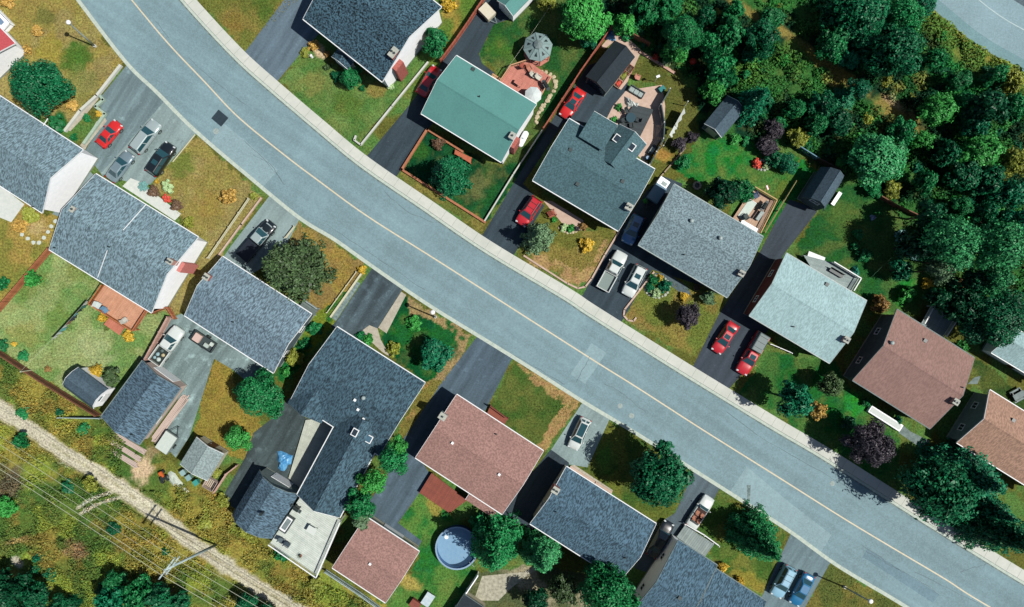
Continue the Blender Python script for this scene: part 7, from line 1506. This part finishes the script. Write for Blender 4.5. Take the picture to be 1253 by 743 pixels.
for i, (px, py) in enumerate([(27, 287), (34, 292), (41, 297), (48, 297), (54, 291), (59, 284), (63, 277), (68, 271)]):
    x, y = P(px, py); k = MB(); k.prism([(.30 * math.cos(a) * random.uniform(.85, 1.15), .28 * math.sin(a) * random.uniform(.85, 1.15)) for a in np.arange(6) * 1.047], 0, .05)
    tag(k.build('stepping_stone', mat('step_stone', A(196, 200, 196), A(216, 218, 212), scale=3), None, (x, y, 0), random.random()), 'pale stepping stone of the curved row beside the left grey house', 'stepping stone', 'stepping stones of the curved row')
x, y = P(1083, 512, .4); t = thing('raised_planter', 'long white raised planter in front of the dusty brown house', 'planter', (x, y, 0), img_ang(.83, .53)); k = MB(); k.box((0, 0, .3), (5.0, 1.0, .6)); k.build('box', M_SIDW, t, bevel=.03); k = MB(); k.box((0, 0, .61), (4.7, .7, .03)); k.build('gravel', mat('white_gravel', A(210, 214, 214), A(226, 228, 226), scale=6), t)
t, f = thing_px('bench', 'dark garden bench on the small grey back deck', 'bench', 1024, 334, 1.6, img_ang(.85, .5), None, 1.1); k = MB(); k.box((0, 0, .42), (2.0, .5, .06)); k.build('seat', M_DARKM, t); k = MB(); k.box((0, .26, .7), (2.0, .06, .5)); k.build('backrest', M_DARKM, t); [MB().box((s_, 0, .195), (.08, .45, .39)).build('leg', M_DARKM, t) for s_ in (-.9, .9)]
t, f = thing_px('garden_bench', 'white box bench beside the gambrel shed', 'bench', 1024, 243, .5, img_ang(-.55, .83)); k = MB(); k.box((0, 0, .4), (2.0, .5, .06)); k.build('seat', M_SIDW, t); [MB().box((s_, 0, .185), (.1, .45, .37)).build('leg', M_SIDW, t) for s_ in (-.85, .85)]
t, f = thing_px('patio_table', 'grey picnic table in the grass at the right edge', 'table', 1247, 484, .7, .5); k = MB(); k.box((0, 0, .72), (1.6, .8, .05)); k.build('tabletop', M_SIDG, t)
for s_ in (-1, 1): k = MB(); k.box((0, s_ * .7, .42), (1.6, .25, .05)); k.build('seat', M_SIDG, t); k = MB(); k.box((s_ * .6, 0, .35), (.08, 1.3, .68)); k.build('trestle', M_DARKM, t)
x, y = P(852, 352, .3); t = thing('flower_pot', 'big orange flower pot in the shadow of the grey house front', 'pot', (x, y, 0)); k = MB(); k.cyl((0, 0, 0), .32, .5, 14, .42); k.build('pot', mat('terracotta', A(214, 140, 76), A(226, 160, 100), scale=5), t); k = MB(); k.cyl((0, 0, .5), .4, .03, 14); k.build('soil', MATS['soil'], t)
t, f = thing_px('garden_ornament', 'small white lantern ornament on the speckled house front bed', 'ornament', 381, 69, .3); k = MB(); k.cyl((0, 0, 0), .2, .3, 8, .12); k.cyl((0, 0, .3), .12, .3, 8, .22); k.ball((0, 0, .65), .2); k.build('lantern', M_WHITE, t); k = MB(); k.cyl((0, 0, .8), .06, .15, 6); k.build('finial', M_GREYM, t)
t, f = thing_px('garden_arch', 'red wooden trellis seat by the pink front walk', 'trellis', 675, 262, .5, .5); k = MB(); [k.box((sx_ * .5, sy_ * .4, .6), (.09, .09, 1.2)) for sx_ in (-1, 1) for sy_ in (-1, 1)]; k.build('frame', MATS['planter_176'], t); k = MB(); k.box((0, 0, .45), (.9, .7, .06)); k.build('seat', MATS['planter_176'], t); k = MB(); [k.box((0, i * .16 - .4, 1.22), (1.1, .06, .05)) for i in range(6)]; k.build('slats', MATS['planter_176'], t)

# washing lines
def line_post(px, py, h, label):
    x, y = P(px, py, h); t = thing('clothesline_post', label, 'post', (x, y, 0)); k = MB(); k.cyl((0, 0, 0), .06, h, 8); k.build('post', M_PALEW, t); k = MB(); k.cyl((0, 0, h - .1), .1, .08, 8); k.build('pulley', M_GREYM, t)
def washing(p0, p1, h, label, r=.012, m=None):
    a = P(*p0, h); b = P(*p1, h); k = MB(); d = (b[0] - a[0], b[1] - a[1]); n = 10
    k.tube([(d[0] * f, d[1] * f, -.35 * 4 * f * (1 - f)) for f in np.linspace(0, 1, n)], r, 5); tag(k.build('clothesline', m or M_WIRE, None, (*a, h)), label, 'clothesline'); return a, d, h
line_post(25, 455, 2.3, 'post of the washing line at the brown back fence')
a, d, h = washing((25.6, 454), (112, 361), 2.4, 'washing line across the left back lawn')
cl = [(.43, (222, 226, 228), 'white shirt'), (.48, (214, 222, 226), 'second white shirt'), (.53, (110, 190, 190), 'teal towel'), (.58, (206, 214, 220), 'pale shirt'), (.63, (150, 104, 90), 'brown towel'), (.68, (52, 60, 76), 'navy trousers'), (.73, (120, 180, 196), 'pale blue shirt'), (.78, (40, 50, 50), 'black shirt'), (.83, (70, 130, 120), 'green shirt'), (.88, (226, 226, 224), 'white sheet end')]
e = math.atan2(d[1], d[0])
for i, (f, c, nm) in enumerate(cl):
    k = MB(); L = .82; hh = 1.15 + .25 * (i % 3); z = -.35 * 4 * f * (1 - f); n = 6; vs = []
    for s_ in (0, 1):
        for u in range(n):
            for v in range(4): vs.append(((u / (n - 1) - .5) * L * (1 - .08 * v), .05 * math.sin(u * 2 + i) * (v + .5) * .8 + (.012 if s_ else -.012) + .10 * v, z - hh * v / 3))
    N4 = n * 4; fs = []
    for u in range(n - 1):
        for v in range(3): q = u * 4 + v; fs += [(q, q + 4, q + 5, q + 1), (N4 + q, N4 + q + 1, N4 + q + 5, N4 + q + 4)]
    k.add(vs, fs); w = ('near the back fence end', 'in the first half', 'in the middle', 'towards the deck', 'nearest the deck')[i // 2]
    tag(k.build('hanging_laundry', mat('cloth_%d_%d' % (c[0], c[2]), A(*c), rough=.9), None, (a[0] + d[0] * f, a[1] + d[1] * f, h), e, fix=False), f'{nm} hanging on the left washing line, {w}', 'laundry', 'laundry on the left washing line')
washing((619, 86), (674, 6), 2.6, 'pale line running over the gazebo lawn'); washing((1050, 357), (1096, 311), 2.5, 'greenish line crossing the lawn behind the palest roof', .01, mat('green_wire', A(90, 140, 110)))
a, d, h = washing((812, 178), (842, 124), 2.2, 'washing line beside the dark patio fence'); e = math.atan2(d[1], d[0]); line_post(842, 124, 2.3, 'post of the washing line by the patio, at the tree end'); line_post(812, 178, 2.3, 'post of the washing line by the patio, at the lawn end')
for f, L, hh, lab in ((.68, 2.4, 1.5, 'large white sheet on the line by the dark patio fence'), (.36, 1.4, .7, 'small white sheet on the line by the dark patio fence')):
    k = MB(); n = 14; vs = []
    for u in range(n):
        for v in range(4): vs.append(((u / (n - 1) - .5) * L, -.06 * math.sin(u * 1.1) * (v + .3) * .5 - .16 * v, -.30 * 4 * f * (1 - f) - hh * v / 3))
    k.add(vs, [(u * 4 + v, u * 4 + 4 + v, u * 4 + 5 + v, u * 4 + 1 + v) for u in range(n - 1) for v in range(3)])
    tag(k.build('hanging_sheet', MATS['white_cloth'], None, (a[0] + d[0] * f, a[1] + d[1] * f, h), e, fix=False), lab, 'laundry')
t, f = thing_px('basketball_hoop', 'thin white pole with a small board on the patio lawn', 'pole', 801, 100, 0); q = Vector(P(805, 94, 2.2)) - Vector((f.ox, f.oy)); k = MB(); k.tube([(0, 0, 0), (q.x * .3, q.y * .3, 2.0), (q.x, q.y, 2.3)], .04); k.build('pole', M_WHITE, t); k = MB(); k.box((q.x, q.y, 2.35), (.5, .3, .06), .4); k.build('board', M_WHITE, t)
x, y = P(1070, 241, .4); crumple('tarp', 'blue and white bundle on the shaded lawn edge', 'bundle', 1069, 266, .4, mat('blue_white_bundle', A(60, 100, 170), A(206, 210, 220), scale=4), .5)
t, f = thing_px('slate_platform', 'dark slate coloured shed roof corner at the bottom edge below the pool', 'shed', 579, 741, 2.0, img_ang(.83, .55)); k = MB(); k.box((0, -1.2, 2.0), (3.4, 3.6, .14)); k.build('roof', R_SHED, t); k = MB(); k.box((0, -1.2, .96), (3.1, 3.3, 1.9)); k.build('wall', M_SIDB, t); k = MB(); k.box((0, .62, 2.0), (3.44, .05, .2)); k.build('fascia', M_SIDG, t)
